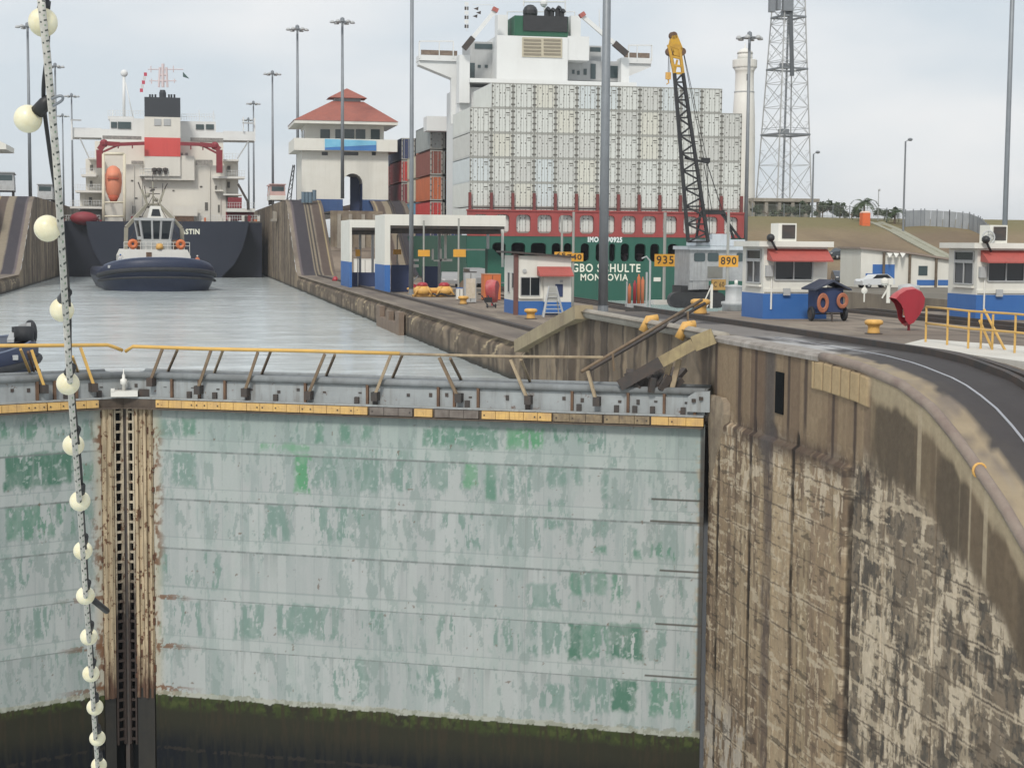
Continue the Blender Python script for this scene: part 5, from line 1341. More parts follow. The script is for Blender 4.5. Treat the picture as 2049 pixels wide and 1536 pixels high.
def make_tug():
    t = thing('tugboat', 'navy tugboat with white deckhouse and splayed grey mast legs, afloat before the tanker', 'tugboat')
    def outline(hb, y0, L, n=22):
        """plan outline: rounded bow at y = y0 (towards -y), straight sides"""
        out = []
        for i in range(n + 1):
            a = math.pi * i / n
            out.append((-hb * math.copysign(abs(math.cos(a)) ** 0.75, math.cos(a)), y0 + hb * 1.05 * (1 - math.sin(a) ** 0.9)))
        return out + [(hb, y0 + L), (-hb, y0 + L)]
    def sheer(y): return 2.75 + 1.55 * max(0.0, 1 - y / 9.0) ** 1.6
    rings = []
    for f, hb, y0 in ((-0.25, 6.4, 1.5), (0.0, 6.6, 1.3), (0.35, 7.1, 0.6), (0.62, 7.45, 0.15), (0.86, 7.4, 0.1), (1.0, 7.15, 0.45)):
        rings.append([(x, y, sheer(y - y0) * f) for x, y in outline(hb, y0, 27)])
    b = MB(); b.loft(rings); b.build('hull', TUGNAVY, t, smooth=True)
    for f, r in ((0.66, 0.30), (0.42, 0.16)):
        o = outline(7.45, 0.1, 26)[:23]
        MB().tube([(x, y, sheer(y) * f) for x, y in o], r, 8).build('fender', RUBBER, t, smooth=True)
    for x in (-5.2, 4.6): MB().box(x - 1.3, 1.7 + 0.25 * abs(x), 2.9, x + 1.3, 2.1 + 0.25 * abs(x), 3.25).build('name_board', LGREY, t)
    b = MB(); b.prism([(-4.3, 2.7), (4.3, 2.7), (4.3, 4.4), (3.9, 5.25), (-3.9, 5.25), (-4.3, 4.4)], 7.0, 20)
    b.build('deckhouse', WHITE, t)
    MB().box(-1.4, 6.93, 4.2, -0.7, 7.02, 4.9).build('hatch', RUSTY, t)
    MB().prism([(-1.9, 5.2), (1.9, 5.2), (1.9, 6.6), (-1.9, 6.6)], 7.6, 14).build('lower_house', TUGGREY, t)
    b = MB()
    wr = [[(-1.75, 7.9, 6.6), (1.75, 7.9, 6.6), (2.1, 10.5, 6.6), (1.8, 13, 6.6), (-1.8, 13, 6.6), (-2.1, 10.5, 6.6)]]
    wr.append([(x * 1.2, y - (0.5 if y < 9 else 0), 9.0) for x, y, z in wr[0]])
    b.loft(wr); b.build('wheelhouse', GLASS, t)
    b = MB()
    for i in range(6):
        b.bar(wr[0][i], wr[1][i], 0.26)
    for u in (0.36, 0.64):
        p = Vector(wr[0][0]).lerp(Vector(wr[0][1]), u); q = Vector(wr[1][0]).lerp(Vector(wr[1][1]), u)
        b.bar(p, q, 0.24)
    b.loft([[(x * 1.06, y - 0.15, 9.0) for x, y, z in wr[1]], [(x * 1.06, y - 0.15, 9.35) for x, y, z in wr[1]]])
    b.loft([[(x * 1.03, y, 6.55) for x, y, z in wr[0]], [(x * 1.03, y, 6.95) for x, y, z in wr[0]]])
    b.build('window_frame', LGREY, t)
    b = MB()
    b.prism([(-0.95, 9.35), (0.95, 9.35), (0.6, 10.9), (-0.6, 10.9)], 8.2, 10).build('cupola', WHITE, t)
    MB().prism([(-0.62, 9.6), (0.62, 9.6), (0.42, 10.5), (-0.42, 10.5)], 8.13, 8.25).build('cupola_window', GLASS, t)
    b = MB()
    for s in (-1, 1):
        b.bar((s * 0.75, 12, 11.2), (s * 3.6, 11, 8.1), 0.42, 0.42).bar((s * 3.6, 11, 8.1), (s * 3.7, 11, 5.2), 0.5).bar((s * 0.75, 12, 11.2), (s * 1.5, 12, 13.2), 0.28)
    b.tube([(0, 12, 10.8), (0, 12, 14.2)], 0.12, 6).tube([(-0.75, 12, 11.2), (0.75, 12, 11.2)], 0.15, 6)
    b.ball((-0.7, 12, 12.4), 0.35, 8).ball((0.4, 12, 11.8), 0.3, 8)
    b.build('mast', worn('mast_grey_tan', (0.30, 0.28, 0.22), None, 0.5, 1.5), t)
    b = MB()
    for (x0, z0, x1, z1, r) in ((0, 14.2, 0, 15.3, .05), (-0.75, 11.2, -1.1, 13.6, .06), (1.1, 11.6, 1.3, 14.0, .05), (-1.6, 13.2, -1.9, 14.1, .08), (1.5, 13.2, 1.9, 14.0, .08), (-0.9, 12.6, 0.9, 12.6, .06), (-0.5, 13.4, 0.5, 13.4, .05), (-3.6, 8.1, -3.9, 9.3, .05), (3.6, 8.1, 3.9, 9.3, .05)):
        b.tube([(x0, 12, z0), (x1, 12, z1)], r, 6)
    b.box(-1.3, 11.9, 10.7, 1.3, 12.1, 11.0).box(-0.25, 11.8, 13.0, 0.25, 12.2, 13.25)
    b.tube([(-0.1, 11.5, 12.2), (-3.4, 10.5, 6.2)], 0.04, 5).tube([(0.1, 11.5, 12.2), (3.4, 10.5, 6.2)], 0.04, 5)
    b.build('mast_rigging', DKSTEEL, t)
    bw = outline(7.0, 0.6, 20)[2:21]
    MB().tube([(x, y, sheer(y) + 0.12) for x, y in bw], 0.11, 6).build('bulwark_rail', worn('tug_rail_grey', (0.16, 0.19, 0.26), None, 0.5, 1), t, smooth=True)
    for x in (-3.2, -1.1, 1.1, 3.2):
        MB().box(x - 0.32, 6.96, 3.2, x + 0.32, 7.02, 3.9).build('deckhouse_window', GLASS, t)
    b = MB()
    for i in range(13):
        x = -4.2 + 0.7 * i; b.tube([(x, 7.1, 4.4 if abs(x) > 3.9 else 5.25), (x, 7.1, 6.2)], 0.035, 5)
    b.tube([(-4.2, 7.1, 6.2), (4.2, 7.1, 6.2)], 0.035, 5).tube([(-4.2, 7.1, 5.75), (4.2, 7.1, 5.75)], 0.03, 5).build('deckhouse_rail', WHITE, t)
    for s in (-1, 1):
        b = MB(); b.torus((s * 3.05, 7.2, 5.95), 0.42, 0.26, axis='y', n=14, k=8); b.box(s * 3.05 - 0.2, 7.1, 5.2, s * 3.05 + 0.2, 7.5, 5.7)
        b.build('fire_monitor', ORANGE, t, smooth=True)
    MB().lathe([(0.45, 5.25), (0.5, 5.6), (0.4, 6.0), (0.1, 6.05)], (0.35, 7.25, 0), 10).build('life_raft', YELLOW, t, smooth=True)
    b = MB()
    for s in (-1, 1):
        b.box(s * 2.3 - 0.25, 7.4, 5.25, s * 2.3 + 0.25, 7.8, 6.5)
    b.tube([(-1, 3.2, 3.3), (1, 3.2, 3.3)], 0.55, 12).box(-1.3, 2.9, 2.8, -1.0, 3.5, 3.6).box(1.0, 2.9, 2.8, 1.3, 3.5, 3.6)
    b.build('winch', RUSTY, t, smooth=True)
    return t
tug = make_tug()
_p = at(312, 583, Z=WZ)
tug.location = (_p.x + 0.85, _p.y - 1.0, WZ); tug.rotation_euler.z = R(6)
tg2 = copy_thing(tug, (0, 0, WZ), label='black tug bow with round rubber fenders poking in behind the near gate', group=None)
_q = at(66, 716, Y=74)
_d = Vector((0.93, 0.36, 0)).normalized()
tg2.rotation_euler.z = math.atan2(_d.y, _d.x) + math.pi / 2
tg2.location = (_q.x, _q.y, WZ); tg2.scale = (0.55,) * 3
b = MB()
b.tube([(-3.2, 1.6, 4.1), (-3.2, 1.6, 5.2)], 0.75, 14).tube([(0.4, 1.0, 4.2), (0.4, 1.0, 5.0)], 0.5, 12).torus((-1.5, 0.6, 4.6), 0.75, 0.3, axis='y')
b.build('bow_fittings', RUBBER, tg2, smooth=True)
MB().bar((-4.5, 3, 4.2), (1.0, 1.2, 4.5), 0.5, 0.25).bar((-2.5, 1.0, 5.3), (0.2, 0.9, 5.0), 0.3, 0.3).build('deck_gear', LGREY, tg2)
_e = tug.matrix_basis
def on_tug(x, y, z):
    return tuple(Vector(tug.location) + Matrix.Rotation(R(6), 3, 'Z') @ Vector((x, y, z)))
person('person', 'person in white shirt and dark trousers standing on the tug bow, port side', on_tug(-4.9, 3.6, 2.9), WCLOTH, NAVYCLOTH, 0.1, 0.6)
person('person', 'person in orange overalls standing on the tug deck beside the deckhouse', on_tug(4.9, 4.6, 2.8), ORANGECLOTH, ORANGECLOTH, 0, 0.3)
# ------------------------------------------------------------------ things standing on the centre wall
ZN, ZF = -2.7, -4.7
def frame_window(parent, x0, x1, z0, z1, y, panes=2, mat_f=None, side=None):
    """a framed window on a wall facing -y (or -x when side is the wall's x)"""
    b = MB(); g = MB(); w = 0.05
    def bx(m, a0, a1, c0, c1, d0, d1):
        if side is None: m.box(a0, y - d1, c0, a1, y - d0, c1)
        else: m.box(side - d1, a0, c0, side - d0, a1, c1)
    bx(g, x0, x1, z0, z1, 0.0, 0.012)
    for a in [x0 + (x1 - x0) * i / panes for i in range(panes + 1)]:
        bx(b, a - w / 2, a + w / 2, z0, z1, 0.0, 0.05)
    for c in (z0, z1):
        bx(b, x0, x1, c - w / 2, c + w / 2, 0.0, 0.055)
    f = b.build('window', mat_f or LGREY, parent)
    g.build('pane', GLASS, f)
def make_booth():
    w, d, h, zb = 2.45, 2.3, 2.62, 0.92
    t = thing('booth', '', 'booth')
    b = MB()
    b.mat(0).box(0, 0, zb, w, d, h)
    b.mat(1).box(-0.006, -0.006, 0, w + 0.006, d + 0.006, zb)
    b.mat(0).box(0.02, -0.05, 0.98, w - 0.02, 0.0, 1.10)
    b.build('wall', [BOOTHW, BLUE], t)
    MB().box(-0.28, -0.28, h, w + 0.12, d + 0.25, h + 0.20).build('roof', BOOTHW, t)
    frame_window(t, 0.42, 1.86, 1.42, 2.12, 0.0)
    frame_window(t, 0.25, 1.75, 1.30, 2.10, 0, 2, None, 0.0)
    frame_window(t, 0.25, 1.75, 2.16, 2.50, 0, 1, None, 0.0)
    MB().box(-0.10, 0.2, 1.16, 0.0, 1.8, 1.24).build('sill', BOOTHW, t)
    b = MB()
    b.prism([(0.0, 2.55), (-0.62, 2.14), (-0.62, 2.09), (0.0, 2.14)], 0.12, w - 0.02, axis='x')
    b.build('awning', REDROOF, t)
    b = MB()
    b.mat(0).box(0.72, 0.5, h + 0.20, 1.42, 1.3, h + 0.86)
    b.mat(1).box(0.86, 0.47, h + 0.30, 1.36, 0.51, h + 0.80)
    b.build('air_conditioner', [BOOTHW, DKSTEEL], t)
    b = MB()
    b.bar((0.35, -0.35, h - 0.12), (0.12, -0.42, h + 0.22), 0.06)
    b.ball((0.08, -0.44, h + 0.32), 0.15, 10, 1, 1.2, 1)
    b.build('floodlight', BLACK, t, smooth=True)
    b = MB()
    b.box(0.05, -0.16, 1.55, 0.30, -0.008, 1.95).build('switch_box', LGREY, t); MB().box(0.74, -0.12, 0.86, 1.00, -0.05, 1.12).build('meter_box', LGREY, t)
    MB().tube([(0.30, -0.03, 1.5), (0.30, -0.03, 0.35)], 0.035, 6).build('drain_pipe', WHITE, t)
    return t
bo = make_booth()
p = at(1526, 638, Z=ZN)
bo.location = (p.x, p.y, ZN); tag(bo, 'blue and white booth with red awning, behind the hose cart with black wheels', 'booth', 'blue and white booths with red awnings')
p = at(1952, 640, Z=ZN)
b2 = copy_thing(bo, (p.x, p.y, ZN), label='blue and white booth with red awning and rooftop fan, behind the yellow railing')
MB().torus((0.62, 0.40, 3.02), 0.24, 0.03, axis='y', n=16, k=6).torus((0.62, 0.40, 3.02), 0.12, 0.02, axis='y', n=12, k=6).bar((0.62, 0.42, 2.8), (0.62, 0.42, 3.26), 0.03).bar((0.38, 0.42, 3.02), (0.86, 0.42, 3.02), 0.03).build('fan_guard', LGREY, b2)
# larger booth with the step ladder
p = at(1036, 630, Z=ZF)
bt = thing('booth', 'white booth with brown corner post and small red awning, step ladder in front', 'booth', (p.x, p.y, ZF))
b = MB()
b.mat(0).box(0, 0, 0.9, 3.55, 4.6, 3.85); b.mat(1).box(-0.01, -0.01, 0, 3.56, 4.61, 0.9)
b.mat(0).box(1.68, -0.30, 0.86, 3.5, -0.02, 2.75); b.mat(1).box(1.68, -0.30, 0.12, 3.5, -0.02, 0.86)
b.build('wall', [BOOTHW, BLUE], bt)
MB().box(-0.26, -0.10, 0, 0.0, 0.25, 3.95).build('corner_post', worn('brown_post', (0.16, 0.07, 0.06), None, 0.5, 2, 0.2), bt)
b = MB(); b.prism([(-0.5, 4.02), (1.7, 3.86), (3.7, 3.72), (3.7, 3.84), (1.7, 3.98), (-0.5, 4.14)], -0.35, 5.0)
b.build('roof', DKSTEEL, bt)
frame_window(bt, 0.18, 1.45, 1.25, 2.45, 0.0)
MB().box(0.05, -0.14, 1.06, 1.6, -0.0, 1.16).build('sill', BOOTHW, bt)
b = MB(); b.prism([(-0.03, 3.15), (-0.95, 2.62), (-0.95, 2.52), (-0.03, 2.60)], 1.25, 3.5, axis='x'); b.build('awning', REDROOF, bt)
MB().box(2.42, -0.34, 1.2, 2.92, -0.30, 2.02).build('notice_board', SHADEBLUE, bt)
MB().box(2.72, -0.335, 2.12, 2.92, -0.30, 2.28).build('notice_plate', LGREY, bt)
MB().lathe([(0.14, 0), (0.14, 0.04)], (0, 0, 0), 12).build('meter', LGREY, bt, loc=(0.42, -0.03, 2.85)).rotation_euler.x = R(90)
frame_window(bt, 1.0, 1.9, 1.7, 2.7, 0, 1, None, 0.0)
frame_window(bt, 2.6, 3.3, 1.4, 2.7, 0, 1, None, 0.0)
p = at(1105, 634, Z=ZF)
lt = thing('step_ladder', 'grey step ladder standing open in front of the white booth', 'ladder', (p.x, p.y, ZF))
b = MB()
for s in (-1, 1):
    b.bar((s * 0.66, -0.45, 0), (s * 0.22, 0, 1.95), 0.09).bar((s * 0.55, 0.45, 0), (s * 0.2, 0.05, 1.95), 0.07)
b.build('legs', LGREY, lt)
b = MB()
for k in range(6):
    u = k / 6.5; b.box(-0.62 + 0.40 * u, -0.42 + 0.40 * u, 0.25 + 1.6 * u, 0.62 - 0.40 * u, -0.30 + 0.40 * u, 0.30 + 1.6 * u)
b.build('treads', LGREY, lt)
MB().add([(-0.30, -0.12, 1.05), (0.30, -0.12, 1.0), (0.24, -0.05, 1.95), (-0.26, -0.05, 1.9), (-0.30, 0.12, 1.05), (0.30, 0.12, 1.0), (0.24, 0.1, 1.95), (-0.26, 0.1, 1.9)], [(0, 1, 2, 3), (7, 6, 5, 4), (0, 3, 7, 4), (1, 5, 6, 2), (2, 6, 7, 3), (0, 4, 5, 1)]).build('tarpaulin', worn('canvas_grey', (0.36, 0.36, 0.33), None, 0.5, 3), lt)

# canopies
def canopy(name, label, Y, xl, xr, ytop, yfas, ybase, colw, yblue, depth):
    a = prect(xl, ytop, xr, yfas, Y)
    zb = at(xl, yblue, Y=Y).z
    t = thing(name, label, 'canopy', (a[0], Y, ZF))
    b = MB(); b.box(a[0], Y, a[1], a[2], Y + depth, a[3]); WB(b, 'roof', BOOTHW, t)
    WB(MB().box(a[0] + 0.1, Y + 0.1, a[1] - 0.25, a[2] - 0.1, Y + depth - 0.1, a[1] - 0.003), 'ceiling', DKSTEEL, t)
    wc = at(xl + colw, ybase, Y=Y).x - at(xl, ybase, Y=Y).x
    b = MB()
    b.mat(0).box(a[0] - 0.004, Y - 0.004, zb, a[0] + wc, Y + depth, a[1] + 0.004); b.mat(1).box(a[0] - 0.012, Y - 0.012, ZF, a[0] + wc + 0.01, Y + depth + 0.01, zb)
    WB(b, 'side_wall', [BOOTHW, BLUE], t)
    for x in (a[2] - 0.3, a[0] + (a[2] - a[0]) * 0.55):
        b = MB(); b.box(x - 0.12, Y + depth - 0.5, ZF, x + 0.12, Y + depth - 0.25, a[1]); WB(b, 'post', LGREY, t)
    for k in range(3):
        WB(MB().box(a[0] + wc, Y + 0.8 + k * (depth - 1.6) / 2, a[1] - 0.7, a[2] - 0.3, Y + 1.0 + k * (depth - 1.6) / 2, a[1] - 0.26), 'roof_beam', DKSTEEL, t)
    return t, a
c1, A1 = canopy('canopy', 'long white canopy on blue footed pillars beside the tall lamp post', 150, 770, 1012, 430, 452, 579, 11, 530, 7.7)
c2, A2 = canopy('canopy', 'shorter white canopy with blue footed pillar, behind and left of the long canopy', 168, 700, 772, 440, 455.5, 562, 4, 524, 9.5)
def qbox(name, label, cat, x0, y0, x1, y1, dep, mats, zb=ZF, detail=None, group=None):
    """a cabinet or crate standing on the quay: footprint from its photo rectangle"""
    p0, p1 = at(x0, y1, Z=zb), at(x1, y1, Z=zb)
    Y = (p0.y + p1.y) / 2
    a = prect(x0, y0, x1, y1, Y)
    t = thing(name, label, cat, ((a[0] + a[2]) / 2, Y, zb), group=group)
    w, h = a[2] - a[0], a[3] - zb
    MB().box(-w / 2, 0, 0.06, w / 2, dep, h).build('body', mats[0], t)
    MB().box(-w / 2 - 0.03, -0.03, h, w / 2 + 0.03, dep + 0.03, h + 0.06).build('lid', mats[min(1, len(mats) - 1)], t)
    b = MB()
    for sx in (-1, 1):
        for yy in (0.05, dep - 0.15): b.box(sx * (w / 2 - 0.12) - 0.06, yy, 0, sx * (w / 2 - 0.12) + 0.06, yy + 0.1, 0.06)
    b.box(-0.02, -0.02, 0.12, 0.02, 0.0, h - 0.08)
    b.build('feet', DKSTEEL, t)
    return t, w, h
t, w, h = qbox('tool_crate', 'big orange crate beside the white booth with a brown post', 'crate', 969, 549, 1002, 601, 1.4, [ORANGE, worn('crate_lid', (0.45, 0.25, 0.16), None, 0.4, 2)])
t, w, h = qbox('electrical_cabinet', 'grey cabinet with a pale pink notice, between the sign post and red phone hood', 'cabinet', 931, 545, 953, 606, 0.8, [LGREY, DKSTEEL])
MB().box(-w * 0.42, -0.03, h * 0.15, w * 0.42, -0.006, h * 0.8).build('notice', worn('pink_notice', (0.6, 0.52, 0.44), (0.45, 0.38, 0.25), 0.8, 4), t)
t, w, h = qbox('waste_bin', 'small white bin at the foot of the sign post', 'bin', 914, 577, 926, 600, 0.45, [WHITE, BLUE])
t, w, h = qbox('low_cupboard', 'long white cupboard under the shorter canopy', 'cupboard', 709, 519, 752, 562, 0.8, [WHITE, WHITE])
t = thing('navy_partition', 'navy half wall inside the long canopy, behind the lamp post', 'partition')
for x0, x1, y0, Y in ((783, 818, 530, 154), (845, 876, 533, 156.5)):
    a = prect(x0, y0, x1, 570, Y); MB().box(a[0], Y, ZF, a[2], Y + 0.3, a[3]).build('panel', SHADEBLUE, t)
t = thing('navy_partition', 'navy half wall under the shorter canopy, below the white cupboard', 'partition')
a = prect(705, 545, 752, 570, 172); MB().box(a[0], 172, ZF, a[2], 172.3, a[3]).build('panel', SHADEBLUE, t)
t = thing('office_partition', 'pale framed glass partition under the long canopy', 'partition')
b = MB()
for x0, y0, x1, y1 in ((889, 468, 894, 520), (864, 498, 868, 520), (880, 498, 884, 521), (828, 518, 838, 523), (826, 529, 838, 535), (880, 518, 905, 523), (868, 520, 884, 523), (1003, 462, 1008, 534), (910, 498, 975, 501)):
    a = prect(x0, y0, x1, y1, 155); b.box(a[0], 155, a[1], a[2], 155.12, a[3])
b.build('frame', WHITE, t)
t = thing('green_machine', 'tall green machine guard standing under the right end of the long canopy', 'machine', (at(988, 560, Y=153).x, 153, ZF))
b = MB(); a = prect(976, 498, 1003, 560, 153)
b.prism([(a[0], ZF), (a[2], ZF), (a[2], a[3] - 0.8), (a[0] + 0.5, a[3]), (a[0], a[3])], 153, 154.4); WB(b, 'guard', worn('machine_green', (0.02, 0.12, 0.08), None, 0.5, 1), t)
for y in (0.3, 1.1): MB().box(-0.8, y, 0, 0.8, y + 0.1, 0.25).build('skid', DKSTEEL, t)
# yellow pump set
p = at(868, 594, Z=ZF)
t = thing('pump_set', 'low yellow pump set with red engine covers on the quay by the track', 'pump', (p.x, p.y, ZF))
rs = random.Random(4)
b = MB()
for s in (-1, 1):
    x = s * 0.95
    b.mat(0).lathe([(0.35, 0.15), (0.75, 0.3), (0.78, 0.65), (0.5, 0.9), (0.3, 0.95)], (x, 0.3, 0), 10)
    b.mat(0).bar((x - 0.8, -0.3, 0.1), (x - 0.3, -0.2, 0.9), 0.14).bar((x + 0.8, -0.3, 0.1), (x + 0.3, -0.2, 0.9), 0.14)
b.mat(0).box(-1.75, -0.1, 0.0, 1.75, 0.9, 0.2).tube([(-1.6, 0.3, 0.55), (1.6, 0.3, 0.55)], 0.22, 8)
b.build('casing', YELLOW, t, smooth=True)
for s in (-1, 1): MB().lathe([(0.45, 0.9), (0.5, 1.05), (0.3, 1.22), (0.05, 1.25)], (s * 0.95, 0.3, 0), 10).build('engine_cover', REDP, t, smooth=True)
MB().tube([(-0.2, -0.4, 0.3), (0.2, -0.45, 0.12), (0.6, -0.4, 0.3), (1.2, -0.5, 0.1), (1.9, -0.3, 0.12)], 0.07, 6).build('hose', BLACK, t)
def tarp(px, py, label, sc):
    p = at(px, py, Z=ZF)
    t = thing('tarpaulin_heap', label, 'tarpaulin', (p.x, p.y, ZF))
    b = MB(); n = 14; rings = []
    rs = random.Random(px)
    for z, r in ((0, 0.62), (0.3, 0.6), (0.65, 0.48), (0.9, 0.28), (1.0, 0.05)):
        rings.append([((r + 0.08 * rs.random()) * sc * math.cos(2 * math.pi * k / n), (r + 0.08 * rs.random()) * sc * math.sin(2 * math.pi * k / n), z * sc) for k in range(n)])
    b.loft(rings); b.build('cover', REDP, t, smooth=True)
tarp(828, 584, 'red covered heap at the foot of the tall lamp post', 0.75)
tarp(671, 562, 'small red covered heap left of the shorter canopy', 0.55)
p = at(985, 616, Z=ZF)
t = thing('hand_truck', 'black hand truck leaning beside the white booth', 'hand truck', (p.x, p.y, ZF))
b = MB(); b.bar((-0.3, 0, 0.1), (-0.75, 0.2, 0.9), 0.07).bar((0.15, 0, 0.1), (-0.3, 0.2, 0.9), 0.07).box(-0.45, -0.25, 0.08, 0.25, 0.1, 0.14).box(-0.55, 0.05, 0.4, 0.0, 0.2, 0.75)
b.build('frame', BLACK, t)
for x in (-0.35, 0.25): MB().torus((x, 0.05, 0.16), 0.11, 0.05, axis='x', n=12, k=6).build('wheel', RUBBER, t)

# phone hoods
def make_hood():
    t = thing('phone_hood', '', 'phone hood')
    out = [(-0.52, 1.02), (-0.40, 1.16), (-0.16, 1.30), (0.12, 1.33), (0.34, 1.24), (0.46, 1.04), (0.44, 0.80), (0.30, 0.52), (0.10, 0.26), (-0.06, 0.20), (-0.18, 0.34), (-0.24, 0.62), (-0.34, 0.84)]
    for y in (0.0, 0.52):
        MB().prism(out, y, y + 0.025).build('side_panel', REDP, t)
    b = MB(); n = 10
    vs = []
    for i in range(n):
        x, z = out[i]
        for k, (yy, o) in enumerate(((0.02, 0), (0.27, 0.07), (0.53, 0))):
            c = Vector((0, 0, 0.78)); d = (Vector((x, 0, z)) - c); L = d.length
            q = c + d * (1 + o / L); vs.append((q.x, yy, q.z))
    b.add(vs, [(i * 3 + k, i * 3 + k + 1, i * 3 + 4 + k, i * 3 + 3 + k) for i in range(n - 1) for k in range(2)])
    b.build('shell', worn('hood_red_faded', (0.44, 0.06, 0.07), (0.5, 0.18, 0.17), 0.8, 2.5), t, smooth=True)
    b = MB(); b.mat(0).box(-0.10, 0.06, 0.42, 0.05, 0.4, 0.78); b.mat(1).box(-0.14, 0.12, 0.48, -0.10, 0.3, 0.72)
    b.build('telephone', [WHITE, ORANGE], t)
    MB().tube([(0.06, 0.28, 0.0), (0.06, 0.28, 0.4)], 0.045, 8).build('stand', REDP, t)
    return t
ho = make_hood()
p = at(1828, 662, Z=ZN)
ho.location = (p.x - 0.1, p.y, ZN); tag(ho, 'red phone hood seen from the side, next to the yellow railing', 'phone hood', 'red phone hoods on the quay')
p = at(967, 611, Z=ZF)
copy_thing(ho, (p.x + 0.3, p.y, ZF), R(-115), 'red phone hood seen from its back, between the grey cabinet and the white booth', scale=1.4)

# bollards
def make_bollard():
    t = thing('bollard', '', 'bollard')
    MB().lathe([(0.20, 0), (0.185, 0.08), (0.17, 0.22), (0.20, 0.27), (0.27, 0.30), (0.285, 0.35), (0.27, 0.41), (0.2, 0.44), (0.02, 0.445)], (0, 0, 0), 18).build('post', YELLOW, t, smooth=True)
    MB().lathe([(0.27, 0), (0.27, 0.025), (0.2, 0.03)], (0, 0, 0), 18).build('base_plate', DKSTEEL, t)
    return t
bl = None
for x, y, z, s, lab in ((1748, 668, ZN, 1.0, 'yellow bollard between the hose cart and the red phone hood'), (1401, 629, ZN, 1.35, 'yellow bollard under the crane, with a rope on it'), (1062, 638, ZF, 1.45, 'yellow bollard in front of the white booth with a ladder'),
                        (927, 609, ZF, 1.45, 'yellow bollard near the white bin'), (822, 588, ZF, 1.3, 'yellow bollard in front of the tall lamp post and pump set'), (792, 582, ZF, 1.3, 'yellow bollard by the blue foot of the long canopy')):
    p = at(x, y, Z=z)
    if bl is None:
        bl = make_bollard(); bl.location = (p.x, p.y, z); tag(bl, lab, 'bollard', 'yellow bollards on the quay')
    else:
        copy_thing(bl, (p.x, p.y, z), label=lab, scale=s)

# hose cart
p = at(1660, 643, Z=ZN)
t = thing('hose_cart', 'navy roofed cart carrying two orange hose coils, on black wheels', 'cart', (p.x, p.y, ZN))
b = MB(); b.box(-0.47, -0.05, 0.32, 0.47, 0.9, 1.18).box(-0.42, -0.08, 0.34, 0.42, -0.05, 1.1)
b.build('cabinet', SHADEBLUE, t)
MB().prism([(-0.68, 1.16), (0, 1.48), (0.68, 1.16), (0.68, 1.10), (0, 1.40), (-0.68, 1.10)], -0.3, 1.05).build('roof', worn('cart_roof', (0.04, 0.05, 0.08), (0.07, 0.08, 0.11), 0.7, 2), t)
for s in (-1, 1):
    cx, cz, rx, rz = (-0.33, 0.66, 0.20, 0.33) if s < 0 else (0.40, 0.74, 0.20, 0.26)
    b = MB()
    for k in range(5):
        f = 1 - 0.10 * k
        pts = [(cx + rx * f * math.cos(2 * math.pi * i / 20), -0.16 - 0.015 * (k % 2), cz + rz * f * math.sin(2 * math.pi * i / 20)) for i in range(21)]
        b.tube(pts, 0.025, 6, cap=False)
    b.build('hose_coil', worn('hose_orange', (0.42, 0.15, 0.08), (0.3, 0.12, 0.07), 0.7, 4), t, smooth=True)
    b = MB(); b.mat(0).torus((s * 0.62, 0.2, 0.27), 0.21, 0.06, axis='x', n=16, k=8)
    w = b.build('wheel', RUBBER, t, smooth=True)
    MB().lathe([(0.16, -0.03), (0.16, 0.03)], (0, 0, 0), 12).build('hub', DKSTEEL, w, loc=(s * 0.62, 0.2, 0.27)).rotation_euler.y = R(90)
MB().bar((0, -0.15, 0.34), (0.02, -0.2, 0.0), 0.06).bar((-0.62, 0.2, 0.27), (0.62, 0.2, 0.27), 0.05).build('axle_and_leg', DKSTEEL, t)

# yellow railing on its white pad
t = thing('safety_railing', 'yellow safety railing with sloping stair rails at the right edge of the quay', 'railing')
posts = [(1852, 684), (1895, 690), (1937, 697), (2030, 706), (2075, 712)]
P = [at(x, y, Z=ZN + 0.03) for x, y in posts]
H1, H2 = 0.98, 0.52
for q in P: MB().tube([q, q + Vector((0, 0, H1))], 0.03, 8).build('post', YPAINT, t)
for h in (H1, H2): MB().tube([q + Vector((0, 0, h)) for q in P], 0.03, 8).build('rail', YPAINT, t, smooth=True)
for x0, y0, x1, y1, zo in ((1969, 619, 2012, 702, 0.0), (1960, 641, 1986, 699, 0.0)):
    q1 = at(x1, y1, Z=ZN); q0 = at(x0, y0, Y=q1.y + 0.6)
    MB().tube([q0, q1], 0.035, 8).build('stair_rail', YPAINT, t)
for x, y in ((1962, 700), (1985, 702)):
    q = at(x, y, Z=ZN); MB().tube([q, q + Vector((0, 0, 0.95))], 0.03, 8).build('stair_post', YPAINT, t)
cs = [at(1800, 690, Z=ZN + 0.03), at(2085, 728, Z=ZN + 0.03), at(2100, 696, Z=ZN + 0.03), at(1850, 678, Z=ZN + 0.03)]
t = thing('concrete_pad', 'pale concrete pad under the yellow railing', 'pad')
MB().add(cs + [c - Vector((0, 0, 0.2)) for c in cs], [(0, 1, 2, 3), (7, 6, 5, 4)] + [(i, 4 + i, 4 + (i + 1) % 4, (i + 1) % 4) for i in range(4)]).build('slab', WCONC, t)

